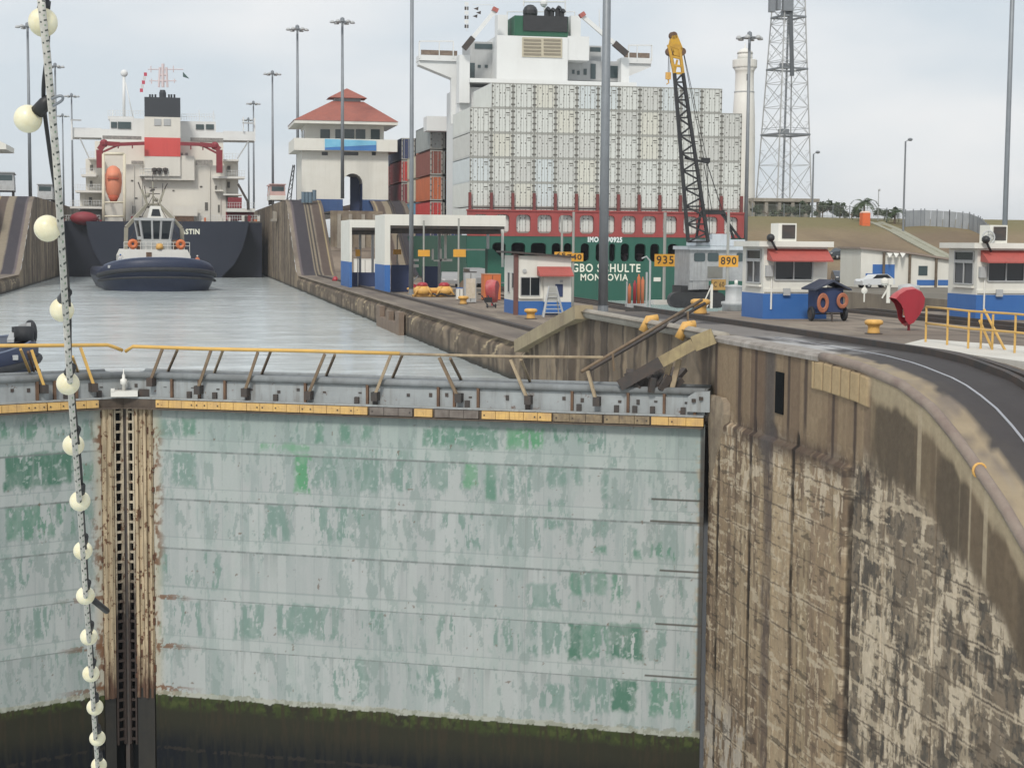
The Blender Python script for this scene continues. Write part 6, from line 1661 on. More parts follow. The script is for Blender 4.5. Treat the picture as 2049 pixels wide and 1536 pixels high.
# number signs on posts
SIGNBLK = worn('sign_black', (0.05, 0.035, 0.02), None, 0.2, 2)
def sign(label, xp, ytop, Y, rect, num, r=0.07, base=None):
    a = prect(*rect, Y - 0.1)
    q = at(xp, ytop, Y=Y)
    t = thing('number_sign', label, 'sign', (q.x, Y, ZF))
    MB().tube([(0, 0, 0), (0, 0, q.z - ZF)], r, 8).build('post', worn('post_pale_grey', (0.36, 0.36, 0.33), None, 0.5, 1, 0.3) if 'post_pale_grey' not in bpy.data.materials else bpy.data.materials['post_pale_grey'], t)
    WB(MB().box(a[0], Y - 0.13, a[1], a[2], Y - r, a[3]), 'board', YSIGN, t)
    if num: text_mesh(num, (a[3] - a[1]) * 0.92, SIGNBLK, t, Vector(((a[0] + a[2]) / 2, Y - 0.135, (a[1] + a[3]) / 2)) - t.location, name='number', width=(a[2] - a[0]) * 0.80, bold=0.012)
    if base: MB().box(-base, -0.4, 0, base, 0.5, 0.35).build('footing', WCONC, t)
    return t
sign('yellow sign reading 935 on a pale post, left of the crane', 1331, 425, 123, (1309.5, 508.5, 1352, 533), '935', 0.12, 0.9)
sign('yellow sign reading 890 on a post in front of the crane cab', 1458, 420, 112, (1438, 511, 1477, 534), '890', 0.10)
sign('yellow sign reading 740 overlapping another sign above the booth awning', 1148, 424, 112, (1131, 506.5, 1167, 523), '740', 0.085)
sign('yellow sign partly hidden by the 740 sign, above the booth awning', 1125, 431, 128, (1109.5, 504, 1147, 517), '690', 0.09)
sign('blank yellow sign on a post right of the tall lamp post', 848, 441, 146, (836.5, 500, 860, 513), '', 0.08)
sign('orange-yellow sign on a post above the white bin', 918, 437, 142, (907, 499, 932, 514), '', 0.08)
sign('small dull olive sign inside the long canopy', 795, 470, 156, (787, 499, 803, 509), '', 0.06)
# short bare posts and hydrant pipes near the base of the tall lamp post
p = at(1252, 612, Z=ZF)
t = thing('gas_cylinder_rack', 'rack of orange and cream cylinders beside the big lamp post', 'cylinder rack', (p.x, p.y - 3, ZF))
for k, (x, h, m) in enumerate(((-0.55, 1.5, ORANGECLOTH), (-0.15, 1.75, REDP), (0.15, 2.2, ORANGE), (0.45, 2.0, ORANGECLOTH))):
    MB().lathe([(0.13, 0.3), (0.13, h), (0.05, h + 0.15), (0.05, h + 0.25)], (x, 0, 0), 10).build('cylinder', m, t, smooth=True)
b = MB(); b.box(-0.8, -0.25, 0.0, 0.7, 0.3, 0.3)
for x in (0.75, 1.0): b.tube([(x, 0, 0), (x, 0, 2.6 if x < 0.9 else 3.4)], 0.08, 8)
b.tube([(-0.75, 0, 0), (-0.75, 0, 1.9)], 0.06, 8).build('frame', LGREY, t)
MB().tube([(1.0, 0, 3.4), (0.7, 0, 3.75), (0.35, 0, 3.6)], 0.06, 6).build('hose_arm', LGREY, t)
p = at(1468, 620, Z=ZF)
t = thing('storage_tank', 'pale grey round tank with a wide rim beside the booth', 'tank', (at(1468, 600, Y=104).x, 104, ZF))
b = MB(); b.lathe([(0.75, 0.0), (0.75, 0.4), (0.82, 0.42), (0.82, 0.62), (0.55, 0.66), (0.55, 1.55), (0.6, 1.6), (0.6, 1.68), (0.1, 1.75)], (0, 0, 0.3), 20); b.build('shell', LGREY, t, smooth=True)
MB().lathe([(0.12, 2.0), (0.12, 2.3), (0.04, 2.35)], (0.15, 0, 0), 8).build('filler_cap', WHITE, t, smooth=True)
MB().box(-0.8, -0.8, 0, 0.8, 0.8, 0.3).build('plinth', CONC, t)

# crawler crane
YC = 117.0
def cp(x, y, dy=0.0): return at(x, y, Y=YC + dy)
q = cp(1400, 612)
t = thing('crawler_crane', 'silver crawler crane with a black lattice boom and yellow tip', 'crane', (q.x, YC, ZF))
b = MB()
a = prect(1380, 499, 1488, 562, YC)
b.box(a[0], YC, a[1], a[2], YC + 3.75, a[3])
a2 = prect(1380, 498, 1400, 580, YC)
b.box(a2[0] - 0.03, YC + 0.1, a2[1], a2[2], YC + 3.7, a2[3] + 0.05)
a3 = prect(1386, 560, 1418, 579, YC + 0.05); b.box(a3[0], YC + 0.05, a3[1], a3[2], YC + 3, a3[3] + 0.05)
WB(b, 'cab', SILVER, t)
b = MB()
a = prect(1380, 493, 1492, 500, YC - 0.2); b.box(a[0] - 0.05, YC - 0.25, a[1], a[2], YC + 3.85, a[3])
a = prect(1392, 479, 1490, 492, YC + 1); b.box(a[0], YC + 0.9, a[1] - 0.01, a[2], YC + 3.3, a[3])
a = prect(1425, 468, 1462, 479, YC + 1.6); b.box(a[0], YC + 1.6, a[1] - 0.02, a[2], YC + 3.2, a[3])
WB(b, 'cab_roof', worn('roof_pale_blue', (0.55, 0.60, 0.64), (0.45, 0.48, 0.5), 0.7, 1, 0.2), t)
for x0, x1 in ((1389, 1411), (1416, 1438), (1474, 1487)):
    a = prect(x0, 506, x1, 523, YC - 0.03)
    WB(MB().prism(rrect((a[0] + a[2]) / 2, (a[1] + a[3]) / 2, (a[2] - a[0]) / 2, (a[3] - a[1]) / 2, 0.12), YC - 0.04, YC + 0.01), 'window', GLASSL, t)
a = prect(1416, 533, 1446, 556, YC - 0.03); WB(MB().box(a[0], YC - 0.035, a[1], a[2], YC + 0.02, a[3]), 'side_door', worn('dull_grey_panel', (0.20, 0.20, 0.18), None, 0.5, 2), t)
a = prect(1424, 559, 1452, 580, YC - 0.7); bd = WB(MB().box(a[0], YC - 0.75, a[1], a[2], YC - 0.6, a[3]), 'counterweight_board', worn('dull_yellow', (0.40, 0.24, 0.07), None, 0.6, 2), t)
text_mesh('C 60', (a[3] - a[1]) * 0.7, SIGNBLK, bd, Vector(((a[0] + a[2]) / 2, YC - 0.76, (a[1] + a[3]) / 2)), name='number', width=(a[2] - a[0]) * 0.75)
for x0, x1, dy in ((1340, 1452, -0.7), (1340, 1452, 2.6)):
    a = prect(x0, 585, x1, 617, YC + dy)
    b = MB(); hh = (a[3] - ZF) / 2
    pts = [(a[0] + hh + hh * math.cos(R(90 + 18 * k)), ZF + hh + hh * math.sin(R(90 + 18 * k))) for k in range(11)] + [(a[2] - hh + hh * math.cos(R(-90 + 18 * k)), ZF + hh + hh * math.sin(R(-90 + 18 * k))) for k in range(11)]
    b.prism(pts, YC + dy, YC + dy + 0.75)
    for k in range(9): 
        xx = a[0] + hh + (a[2] - a[0] - 2 * hh) * k / 8; b.box(xx - 0.1, YC + dy - 0.03, ZF + 0.1, xx + 0.12, YC + dy, ZF + 0.4)
    WB(b, 'crawler_track', BLACK, t)
a = prect(1365, 572, 1440, 590, YC); WB(MB().box(a[0], YC + 0.3, a[1], a[2], YC + 2.5, a[3]), 'turntable', BLACK, t)
def boom(parent):
    L0, L1, R0, R1 = (1377, 484), (1349.5, 147), (1417, 484), (1366.5, 147)
    b = MB()
    def pt(u, side, dep):
        lx, ly = L0[0] + (L1[0] - L0[0]) * u, L0[1] + (L1[1] - L0[1]) * u
        rx, ry = R0[0] + (R1[0] - R0[0]) * u, R0[1] + (R1[1] - R0[1]) * u
        return cp(lx if side == 0 else rx, ly if side == 0 else ry, -0.6 + dep * (1.1 - 0.6 * u))
    for s in (0, 1):
        for d in (0, 1): b.bar(pt(0, s, d), pt(1, s, d), 0.23)
    n = 19
    for i in range(n):
        u0, u1 = i / n, (i + 1) / n
        for d in (0, 1):
            b.bar(pt(u0, i % 2, d), pt(u1, 1 - i % 2, d), 0.12)
            if i % 2 == 0: b.bar(pt(u0, 0, d), pt(u0, 1, d), 0.12)
        for s in (0, 1): b.bar(pt(u0, s, i % 2), pt(u1, s, 1 - i % 2), 0.10)
    WB(b, 'boom', BLACK, parent)
    b = MB()
    tp = [cp(1349.5, 147, -0.6), cp(1366.5, 147, -0.6), cp(1349.5, 147, -0.1), cp(1366.5, 147, -0.1)]
    te = [cp(1338, 90, -0.5), cp(1360, 98, -0.5), cp(1338, 90, -0.2), cp(1360, 98, -0.2)]
    for i in range(4): b.bar(tp[i], te[i], 0.2)
    for u in (0.0, 0.28, 0.6, 1.0): b.bar(tp[0].lerp(te[0], u), tp[1].lerp(te[1], u), 0.16).bar(tp[2].lerp(te[2], u), tp[3].lerp(te[3], u), 0.16)
    b.bar(tp[0], tp[0].lerp(te[1], 0.55), 0.12)
    b.prism([(v.x, v.z) for v in (cp(1336, 92), cp(1340, 74), cp(1351, 72), cp(1362, 98), cp(1358, 116), cp(1344, 112))], YC - 0.55, YC - 0.12)
    WB(b, 'boom_tip', worn('crane_yellow', (0.60, 0.34, 0.03), (0.35, 0.2, 0.05), 0.8, 2.5, 0.2), parent)
    b = MB()
    for x, y in ((1347, 72), (1340, 104), (1364, 104)):
        c = cp(x, y, -0.35); b.lathe([(0.28, -0.2), (0.3, 0.2)], (0, 0, 0), 12)
        k = len(b.v) - 24
        b.v[k:] = [(c.x + vx, c.y + vz, c.z + vy) for vx, vy, vz in b.v[k:]]
    WB(b, 'sheave', RUSTY, parent)
    b = MB()
    for p0, p1, r in (((1368, 105), (1414, 318), 0.025), ((1366, 100), (1408, 318), 0.025), ((1414, 325), (1446, 424), 0.035), ((1408, 325), (1425, 424), 0.03), ((1414, 325), (1420, 470), 0.03), ((1338, 100), (1337, 145), 0.025), ((1341, 100), (1340, 145), 0.02), ((1362, 100), (1395, 430), 0.02)):
        b.tube([cp(*p0, -0.3), cp(*p1, -0.3 + (1.5 if p1[1] > 400 else 0))], r, 5)
    WB(b, 'rigging', BLACK, parent)
    c = cp(1337, 155, -0.3)
    WB(MB().box(c.x - 0.18, c.y - 0.12, c.z - 0.15, c.x + 0.18, c.y + 0.12, c.z + 0.35).tube([c + Vector((0, 0, -0.15)), c + Vector((0.05, 0, -0.4)), c + Vector((-0.12, 0, -0.5))], 0.05, 6), 'hook_block', YELLOW, parent)
    b = MB(); c = cp(1412, 321, -0.3); b.box(c.x - 0.3, c.y - 0.15, c.z - 0.18, c.x + 0.3, c.y + 0.15, c.z + 0.18).bar(cp(1370, 316, -0.3), cp(1418, 326, -0.3), 0.16)
    WB(b, 'bridle', BLACK, parent)
    b = MB()
    b.bar(cp(1402, 425, 1.2), cp(1449, 425, 1.2), 0.28)
    for p0, p1 in (((1408, 427), (1416, 482)), ((1444, 428), (1484, 482)), ((1402, 425), (1392, 484)), ((1449, 425), (1470, 482))): b.bar(cp(*p0, 1.2), cp(*p1, 1.6), 0.14)
    WB(b, 'gantry', BLACK, parent)
boom(t)
b = MB()
for p0, p1 in (((1425, 568), (1409, 604)), ((1409, 604), (1414, 615)), ((1414, 615), (1421, 600))): b.bar(cp(*p0, -3), cp(*p1, -3), 0.07)
b.bar(cp(1424, 570, -3), cp(1423, 617, -3), 0.16)
t2 = thing('barrier_post', 'cream barrier post with a bent arm in front of the crane tracks', 'barrier')
b.build('post', CREAM, t2)
# more gear under and around the canopies
rs = random.Random(21)
WOODP = worn('bench_wood', (0.20, 0.14, 0.09), None, 0.6, 2)
for px, py, w, h, lab in ((905, 566, 2.4, 0.9, 'low workbench with a pale top under the long canopy'), (945, 560, 1.8, 1.0, 'second workbench, right of the sign posts under the long canopy')):
    p = at(px, py, Z=ZF); t = thing('workbench', lab, 'workbench', (p.x, 154.5, ZF))
    MB().box(-w / 2, 0, h - 0.1, w / 2, 0.8, h).build('top', LGREY, t)
    for x in (-w / 2 + 0.1, w / 2 - 0.1):
        for y in (0.1, 0.7): MB().box(x - 0.05, y - 0.05, 0, x + 0.05, y + 0.05, h - 0.1).build('leg', DKSTEEL, t)
    MB().box(-w / 2 + 0.2, 0.1, 0.2, w / 2 - 0.2, 0.7, 0.25).build('shelf', WOODP, t)
p = at(862, 572, Z=ZF); t = thing('cable_reel', 'dark cable reel lying by the navy half wall under the long canopy', 'cable reel', (p.x, 152.0, ZF))
for y in (0, 0.6): MB().lathe([(0.62, 0), (0.62, 0.07)], (0, 0, 0), 18).build('flange', WOODP, t, loc=(0, y, 0.62)).rotation_euler.x = R(90)
MB().tube([(0, -0.05, 0.62), (0, 0.58, 0.62)], 0.42, 16).build('cable', BLACK, t)
for x0, x1, n_, lab in ((800, 812, 5, 'bundle of grey pipes propped by the blue foot of the long canopy'),):
    p = at(806, 578, Z=ZF); t = thing('pipe_bundle', lab, 'pipes', (p.x, p.y, ZF))
    b = MB()
    for k in range(7): b.tube([(-0.9 + 0.2 * k, 0, 0), (-0.5 + 0.35 * k * rs.uniform(.7, 1.2), 0.6, rs.uniform(1.2, 2.2))], 0.05, 6)
    b.build('pipes', GALV, t)
p = at(716, 506, Y=171); t = thing('warning_sign', 'small yellow sign seen through the shorter canopy', 'sign', (p.x, 171, ZF))
MB().tube([(0, 0, 0), (0, 0, p.z - ZF)], 0.05, 6).build('post', LGREY, t); MB().box(-0.25, -0.08, p.z - ZF - 0.35, 0.25, -0.05, p.z - ZF + 0.35).build('board', YSIGN, t)
# ------------------------------------------------------------------ masts, towers, buildings and planting further off
def make_mast(H=33.0, r=0.28):
    t = thing('lamp_post', '', 'lamp post')
    MB().tube([(0, 0, 0), (0, 0, H * 0.5), (0, 0, H)], [r, r * 0.85, r * 0.62], 10).build('pole', GALV, t, smooth=True)
    MB().torus((0, 0, H - 0.4), 1.0, 0.09, axis='z', n=16, k=6).bar((-1, 0, H - 0.4), (1, 0, H - 0.4), 0.12).bar((0, -1, H - 0.4), (0, 1, H - 0.4), 0.12).build('ring', GALV, t)
    MB().lathe([(0.35, H - 0.2), (0.3, H + 0.3), (0.05, H + 0.5)], (0, 0, 0), 10).build('head', GALV, t)
    for k in range(6):
        a = 2 * math.pi * k / 6
        MB().lathe([(0.14, 0.15), (0.36, -0.05), (0.40, -0.32), (0.30, -0.36)], (1.45 * math.cos(a), 1.45 * math.sin(a), H - 0.3), 8).build('lamp', LGREY, t, smooth=True)
    return t
masts = [(595, 55, 270, 6.2, 'tall lamp post standing at the left corner of the control house'), (685, 40, 243, 6.2, 'tall lamp post in front of the control house facade'), (545, 145, 345, 6, 'lamp post left of the control house, beside the lock wall'),
         (507, 205, 430, 6, 'lamp post just right of the tanker bridge wing'), (55, 50, 262, 6.2, 'tall lamp post behind the string of globes at the left edge'), (110, 130, 340, 6, 'lamp post partly hidden by the globe rope'),
         (143, 190, 400, 6, 'lamp post touching the left end of the tanker bridge'), (125, 230, 470, 6, 'shortest lamp post between rope and tanker'), (497, 238, 480, 6, 'thin lamp post close to the right tanker bridge wing'), (1500, 70, 205, -4.7, 'lamp post in front of the lighthouse')]
m0 = None
for x, y, Y, zb, lab in masts:
    q = at(x, y, Y=Y)
    H = q.z - zb
    if m0 is None:
        m0 = make_mast(33.0); o = m0; o['group'] = 'tall lamp posts along the locks'
    else:
        o = copy_thing(m0, (0, 0, 0))
    o.location = (q.x, Y, zb); o.scale = (1, 1, H / 33.0); o['label'] = lab; o['category'] = 'lamp post'
for x, Y, r, lab, H in ((823, 146, 0.21, 'tall grey lamp post in front of the long canopy', 31), (1208, 108, 0.33, 'thickest grey lamp post, in front of the container ship', 31), (2009, 112, 0.20, 'tall lamp post rising behind the booth with the rooftop fan', 34)):
    q = at(x, 500, Y=Y)
    t = thing('lamp_post', lab, 'lamp post', (q.x, Y, ZF if x < 1500 else -4.7), group='tall lamp posts along the locks')
    MB().tube([(0, 0, 0), (0, 0, 12), (0, 0, H)], [r, r * 0.92, r * 0.7], 14).build('pole', GALV, t, smooth=True)
    MB().lathe([(r * 1.7, 0), (r * 1.7, 0.06), (r * 1.15, 0.1), (r * 1.1, 0.5)], (0, 0, 0), 12).build('base_flange', GALV, t)
    b = MB().torus((0, 0, H - 0.4), 1.0, 0.09, axis='z', n=16, k=6).bar((-1, 0, H - 0.4), (1, 0, H - 0.4), 0.12); b.build('ring', GALV, t)

def hill_at(px, py):
    d = ray(px, py); s = 120.0
    while s < 460:
        p = d * s
        if p[2] <= max(HZ(p[0], p[1]), -4.75): break
        s += 0.5
    return Vector(d * s)
def on_hill(px, Y):
    q = at(px, 430, Y=Y); return Vector((q.x, Y, HZ(q.x, Y)))
for px, ytop, Y, lab in ((1625, 308, 262, 'short street lamp at the right foot of the lattice tower'), (1808, 283, 240, 'street lamp standing alone on the grassy hill')):
    g = on_hill(px, Y); H = at(px, ytop, Y=Y).z - g.z
    t = thing('street_lamp', lab, 'street lamp', tuple(g), group='street lamps on the hill')
    MB().tube([(0, 0, -0.3), (0, 0, H)], [0.17, 0.13], 8).build('pole', GALV, t)
    MB().tube([(0, 0, H - 0.05), (0.5, 0, H + 0.25)], 0.06, 6).build('arm', GALV, t)
    MB().ball((0.75, 0, H + 0.3), 0.42, 10, 1, 0.8, 0.6).build('lamp_head', GALV, t)
for px, ytop, Y, lab in ((1757, 380, 255, 'thin white post between the two palms'),):
    g = on_hill(px, Y); H = at(px, ytop, Y=Y).z - g.z
    t = thing('flag_pole', lab, 'pole', tuple(g)); MB().tube([(0, 0, -0.3), (0, 0, H)], 0.08, 6).build('pole', LGREY, t); MB().ball((0.1, 0, H), 0.22, 8).build('finial', LGREY, t)

# lattice radio tower
YTW = 285.0
qb = at(1568, 398, Y=YTW); zt = at(1570, -40, Y=YTW).z
g0 = HZ(qb.x, YTW)
tw = thing('lattice_tower', 'grey lattice radio tower with aerial boxes, standing on the hilltop', 'tower', (qb.x, YTW, qb.z))
HT = zt - qb.z
wb = 107 * YTW / 3300 / 1.32 * 1.04
phi = R(23.6 - 12)
def leg(k, u):
    w = wb * (1 - 0.47 * u) / math.sqrt(2)
    a = phi + math.pi / 4 + math.pi / 2 * k
    sh = (1570 - 1568) / 3300 * YTW * u
    return Vector((w * math.cos(a) + sh, w * math.sin(a), HT * u))
for k in range(4):
    MB().bar(leg(k, 0) - Vector((0, 0, 1.5)), leg(k, 1), 0.19).build('leg', LGREY, tw)
lv = [0, 0.155, 0.29, 0.42, 0.53, 0.63, 0.72, 0.80, 0.87, 0.94, 1.0]
for k in range(4):
    b = MB()
    for i in range(len(lv) - 1):
        p0, p1, q0, q1 = leg(k, lv[i]), leg(k, lv[i + 1]), leg((k + 1) % 4, lv[i]), leg((k + 1) % 4, lv[i + 1])
        m = (p0 + p1 + q0 + q1) / 4
        b.bar(p0, q1, 0.075).bar(q0, p1, 0.075)
        b.bar((p0 + p1) / 2, (p0 + q1) / 2 * 0.5 + (p0 + p1) / 2 * 0.5, 0.05)
        b.bar((p0 + p1) / 2, p0.lerp(q1, 0.25), 0.045).bar((q0 + q1) / 2, q0.lerp(p1, 0.25), 0.045)
        if i: b.bar(p0, q0, 0.08)
    b.build('bracing', LGREY, tw)
for yy in (270, 139, 35):
    u = (at(1570, yy, Y=YTW).z - qb.z) / HT
    b = MB()
    for k in range(4): b.bar(leg(k, u), leg((k + 1) % 4, u), 0.35, 0.3)
    b.box(-1.2, -1.0, HT * u + 0.1, 0.4, 0.4, HT * u + 1.0)
    for k in range(4): b.bar(leg(k, u) + Vector((0, 0, 1.1)), leg((k + 1) % 4, u) + Vector((0, 0, 1.1)), 0.06)
    b.build('platform', GALV, tw)
for x0, x1, y0, y1 in ((1541, 1552, -6, 24), (1556, 1563, -6, 20), (1568, 1588, -5, 22)):
    a = prect(x0, y0, x1, y1, YTW - 3); WB(MB().box(a[0], YTW - 3, a[1], a[2], YTW - 2, a[3]), 'aerial_box', GALV, tw)
b = MB(); b.bar(at(1582, 22, Y=YTW - 2.4), at(1585, 152, Y=YTW - 3.2), 0.7, 0.3); WB(b, 'cable_run', worn('cable_dark', (0.09, 0.10, 0.11), None, 0.4, 1), tw)
WB(MB().bar(leg(0, 0) * 0.2 + tw.location + Vector((-1.0, -1.5, 0)), tw.location + Vector((-0.2, -1.0, HT * 0.9)), 0.3), 'climbing_ladder', GALV, tw)
a = prect(1508, 398, 1640, 424, YTW - 5)
t = thing('tower_podium', 'weathered concrete podium beneath the lattice tower, overgrown with bushes', 'podium')
b = MB(); b.box(a[0], YTW - 5, a[3] - 0.5, a[2], YTW + 6, a[3] + 0.1)
for k in range(6):
    x = a[0] + (a[2] - a[0]) * k / 5; b.box(x - 0.3, YTW - 4.8, a[1] - 3, x + 0.3, YTW - 4.2, a[3] - 0.5)
b.build('deck', CONC, t); MB().box(a[0] + 1.4, YTW - 3, a[1] - 3, a[2] - 1, YTW + 5, a[3] - 0.5).build('back_wall', worn('podium_mottled', (0.36, 0.36, 0.30), (0.10, 0.13, 0.08), 1.0, 0.6, 0.5), t)

# lighthouse
YL = 285.0
def lz(y): return at(1487, y, Y=YL).z
ql = at(1487, 300, Y=YL); k = ql.length / 3300
t = thing('lighthouse', 'white round lighthouse with a gallery, rising behind the container stack', 'lighthouse', (ql.x, YL, 4.5))
zz = t.location.z
MB().lathe([(26 * k, lz(432) - zz - 2), (24.5 * k, lz(380) - zz), (22 * k, lz(240) - zz), (19.5 * k, lz(186) - zz), (18.6 * k, lz(184) - zz), (18 * k, lz(150) - zz), (18.5 * k, lz(143) - zz), (23 * k, lz(136) - zz)], (0, 0, 0), 24).build('shaft', WHITE, t, smooth=True)
MB().lathe([(23.5 * k, lz(136) - zz), (24 * k, lz(134) - zz), (24 * k, lz(121) - zz), (22.5 * k, lz(120) - zz), (15 * k, lz(119.6) - zz)], (0, 0, 0), 24).build('gallery', WHITE, t)
MB().lathe([(14.7 * k, lz(120) - zz), (14.7 * k, lz(107) - zz)], (0, 0, 0), 20).build('lantern_room', WHITE, t, smooth=True)
MB().lathe([(16 * k, lz(107.4) - zz), (13.5 * k, lz(103) - zz), (8 * k, lz(98.5) - zz), (1.5 * k, lz(96) - zz), (0.6 * k, lz(86) - zz)], (0, 0, 0), 20).build('dome', WHITE, t, smooth=True)
MB().lathe([(19.9 * k, lz(186) - zz), (19.9 * k, lz(183.5) - zz)], (0, 0, 0), 24).build('band', LGREY, t)
MB().box(-2 * k, -19 * k, lz(163) - zz, 2 * k, -17 * k, lz(150) - zz).build('slit_window', GLASS, t)

# control house
YH = 252.0
hx0, hx1 = at(604, 400, Y=YH).x, at(777, 400, Y=YH).x
def hz_(y): return at(690, y, Y=YH).z
H0 = 4.2
t = thing('control_house', 'white control house with a red tiled hip roof, arched passage and blue base', 'control house', ((hx0 + hx1) / 2, YH, H0))
D = 11.0
zb, zf = hz_(302), hz_(399)
ax0, ax1 = at(686, 400, Y=YH).x, at(725.5, 400, Y=YH).x
ac, ar = (ax0 + ax1) / 2, (ax1 - ax0) / 2
zs = hz_(347) - ar
arch = [(ac - ar * math.cos(math.pi * i / 12), zs + ar * math.sin(math.pi * i / 12)) for i in range(13)]
poly = [(hx0, zf), (hx0, zb), (hx1, zb), (hx1, zf), (ax1, zf)] + arch[::-1] + [(ax0, zf)]
def wall_piece(b, z_lo, z_hi, xlist):
    for xa, xb in xlist: b.box(xa, YH, z_lo, xb, YH + D, z_hi)
b = MB()
wall_piece(b, zf, zs, [(hx0, ax0), (ax1, hx1)])
top = []
b.box(hx0, YH, zs, ax0, YH + D, zb); b.box(ax1, YH, zs, hx1, YH + D, zb)
for i in range(12):
    (xa, za), (xb, zbb) = arch[i], arch[i + 1]
    b.prism([(xa, za), (xb, zbb), (xb, zb), (xa, zb)], YH, YH + D)
WB(b, 'wall', BOOTHW, t)
b = MB(); b.box(hx0 - 0.03, YH - 0.04, H0, ax0, YH + D, zf); b.box(ax1, YH - 0.04, H0, hx1 + 0.03, YH + D, zf)
WB(MB().box(ax1 - 0.06, YH + 0.3, H0, ax1 - 0.02, YH + D - 0.2, zs).box(ax0 + 0.02, YH + 0.6, H0, ax0 + 0.06, YH + D - 0.2, zs).box(ax0 + ar, YH + 4.0, H0, ax1 - 0.06, YH + 4.1, zs + ar * 0.75), 'passage_leaf_and_shade', SHADEBLUE, t)  # navy linings paint the passage's shade; the cross panel is a door leaf
WB(b, 'blue_base', worn('house_blue', (0.045, 0.10, 0.25), None, 0.5, 0.5, 0.3), t)
bx0, bx1 = at(588, 290, Y=YH - 0.6).x, at(794, 290, Y=YH - 0.6).x
b = MB(); b.box(bx0, YH - 1.3, hz_(303), bx1, YH + D + 0.6, hz_(300)); b.box(bx0, YH - 1.3, hz_(300), bx1, YH - 1.0, hz_(279)); b.box(bx0, YH - 1.0, hz_(300), bx0 + 0.3, YH + D + 0.6, hz_(279)); b.box(bx1 - 0.3, YH - 1.0, hz_(300), bx1, YH + D + 0.6, hz_(279))
WB(b, 'balcony', BOOTHW, t)
a = prect(650, 279, 753, 301, YH - 1.36)
b = MB()
b.mat(0).prism([(a[0], a[3]), (a[2], a[3] - 0.15), (a[2], a[3] - 0.75), (a[0], a[1] + 0.35)], YH - 1.40, YH - 1.32)
b.mat(1).prism([(a[0], a[1] + 0.33), (a[2], a[3] - 0.77), (a[2], a[1]), (a[0], a[1])], YH - 1.40, YH - 1.32)
WB(b, 'banner', [worn('banner_light_blue', (0.15, 0.45, 0.66), (0.25, 0.55, 0.72), 0.8, 1), worn('banner_blue', (0.06, 0.2, 0.5), None, 0.5, 1)], t)
b = MB(); b.box(hx0 + 0.6, YH + 0.8, zb, hx1 - 0.6, YH + D - 0.8, hz_(250)); WB(b, 'upper_storey', BOOTHW, t)
for x0, x1 in ((641, 660), (671, 686), (689, 709), (712, 731), (742, 760)):
    a = prect(x0, 259, x1, 279, YH + 0.74); WB(MB().box(a[0], YH + 0.70, a[1], a[2], YH + 0.82, a[3]), 'window', GLASSL, t)
for yy in (YH + 3, YH + 6.5): WB(MB().box(hx0 + 0.54, yy, hz_(279), hx0 + 0.62, yy + 2, hz_(259)), 'side_window', GLASSL, t)
for x0, x1 in ((644, 656), (685, 717), (744, 752)):
    a = prect(x0, 304, x1, 311, YH - 0.03); WB(MB().box(a[0], YH - 0.03, a[1], a[2], YH + 0.02, a[3]), 'vent_window', GLASS, t)
ex0, ex1 = at(589, 250, Y=YH - 1.8).x, at(796, 250, Y=YH - 1.8).x
ze = hz_(250)
b = MB(); b.box(ex0, YH - 1.9, ze, ex1, YH + D + 1.9, ze + 0.45); WB(b, 'eaves', BOOTHW, t)
cx = at(694, 200, Y=YH + D / 2).x; yc = YH + D / 2; zr = at(694, 205, Y=yc).z; cw = 2.4
b = MB()
b.add([(ex0 - 0.1, YH - 2, ze + 0.46), (ex1 + 0.1, YH - 2, ze + 0.46), (ex1 + 0.1, YH + D + 2, ze + 0.46), (ex0 - 0.1, YH + D + 2, ze + 0.46), (cx - cw, yc - 1.8, zr), (cx + cw, yc - 1.8, zr), (cx + cw, yc + 1.8, zr), (cx - cw, yc + 1.8, zr)], [(0, 1, 5, 4), (1, 2, 6, 5), (2, 3, 7, 6), (3, 0, 4, 7), (4, 5, 6, 7), (3, 2, 1, 0)])
rf = WB(b, 'roof', TILE, t)
b = MB(); zc = at(698, 177, Y=yc).z
b.box(cx - cw + 0.4, yc - 1.4, zr - 0.1, cx + cw - 0.4, yc + 1.4, zr + 0.55)
WB(b, 'cupola', LGREY, rf)
b = MB(); b.add([(cx - cw - 0.6, yc - 2.4, zr + 0.5), (cx + cw + 0.5, yc - 2.4, zr + 0.5), (cx + cw + 0.5, yc + 2.4, zr + 0.5), (cx - cw - 0.6, yc + 2.4, zr + 0.5), (cx, yc, zc)], [(0, 1, 4), (1, 2, 4), (2, 3, 4), (3, 0, 4), (3, 2, 1, 0)])
WB(b, 'cupola_roof', TILE, rf)
t = thing('control_house', 'white roof corner of another control house, cut off at the left edge', 'control house', (at(-60, 400, Y=250).x, 250, 6.2))
a = prect(-160, 276, 12, 300, 250)
b = MB(); b.prism([(a[0], a[1]), (a[2], a[1] + 0.2), (a[2], a[1] + 0.95), (a[2] - 1.2, a[3] - 0.2), (a[0], a[3] + 2)], 250, 262); WB(b, 'roof', BOOTHW, t)
WB(MB().box(a[0], 251.5, 6.2, a[2] - 2.5, 260, a[1]), 'wall', BOOTHW, t)

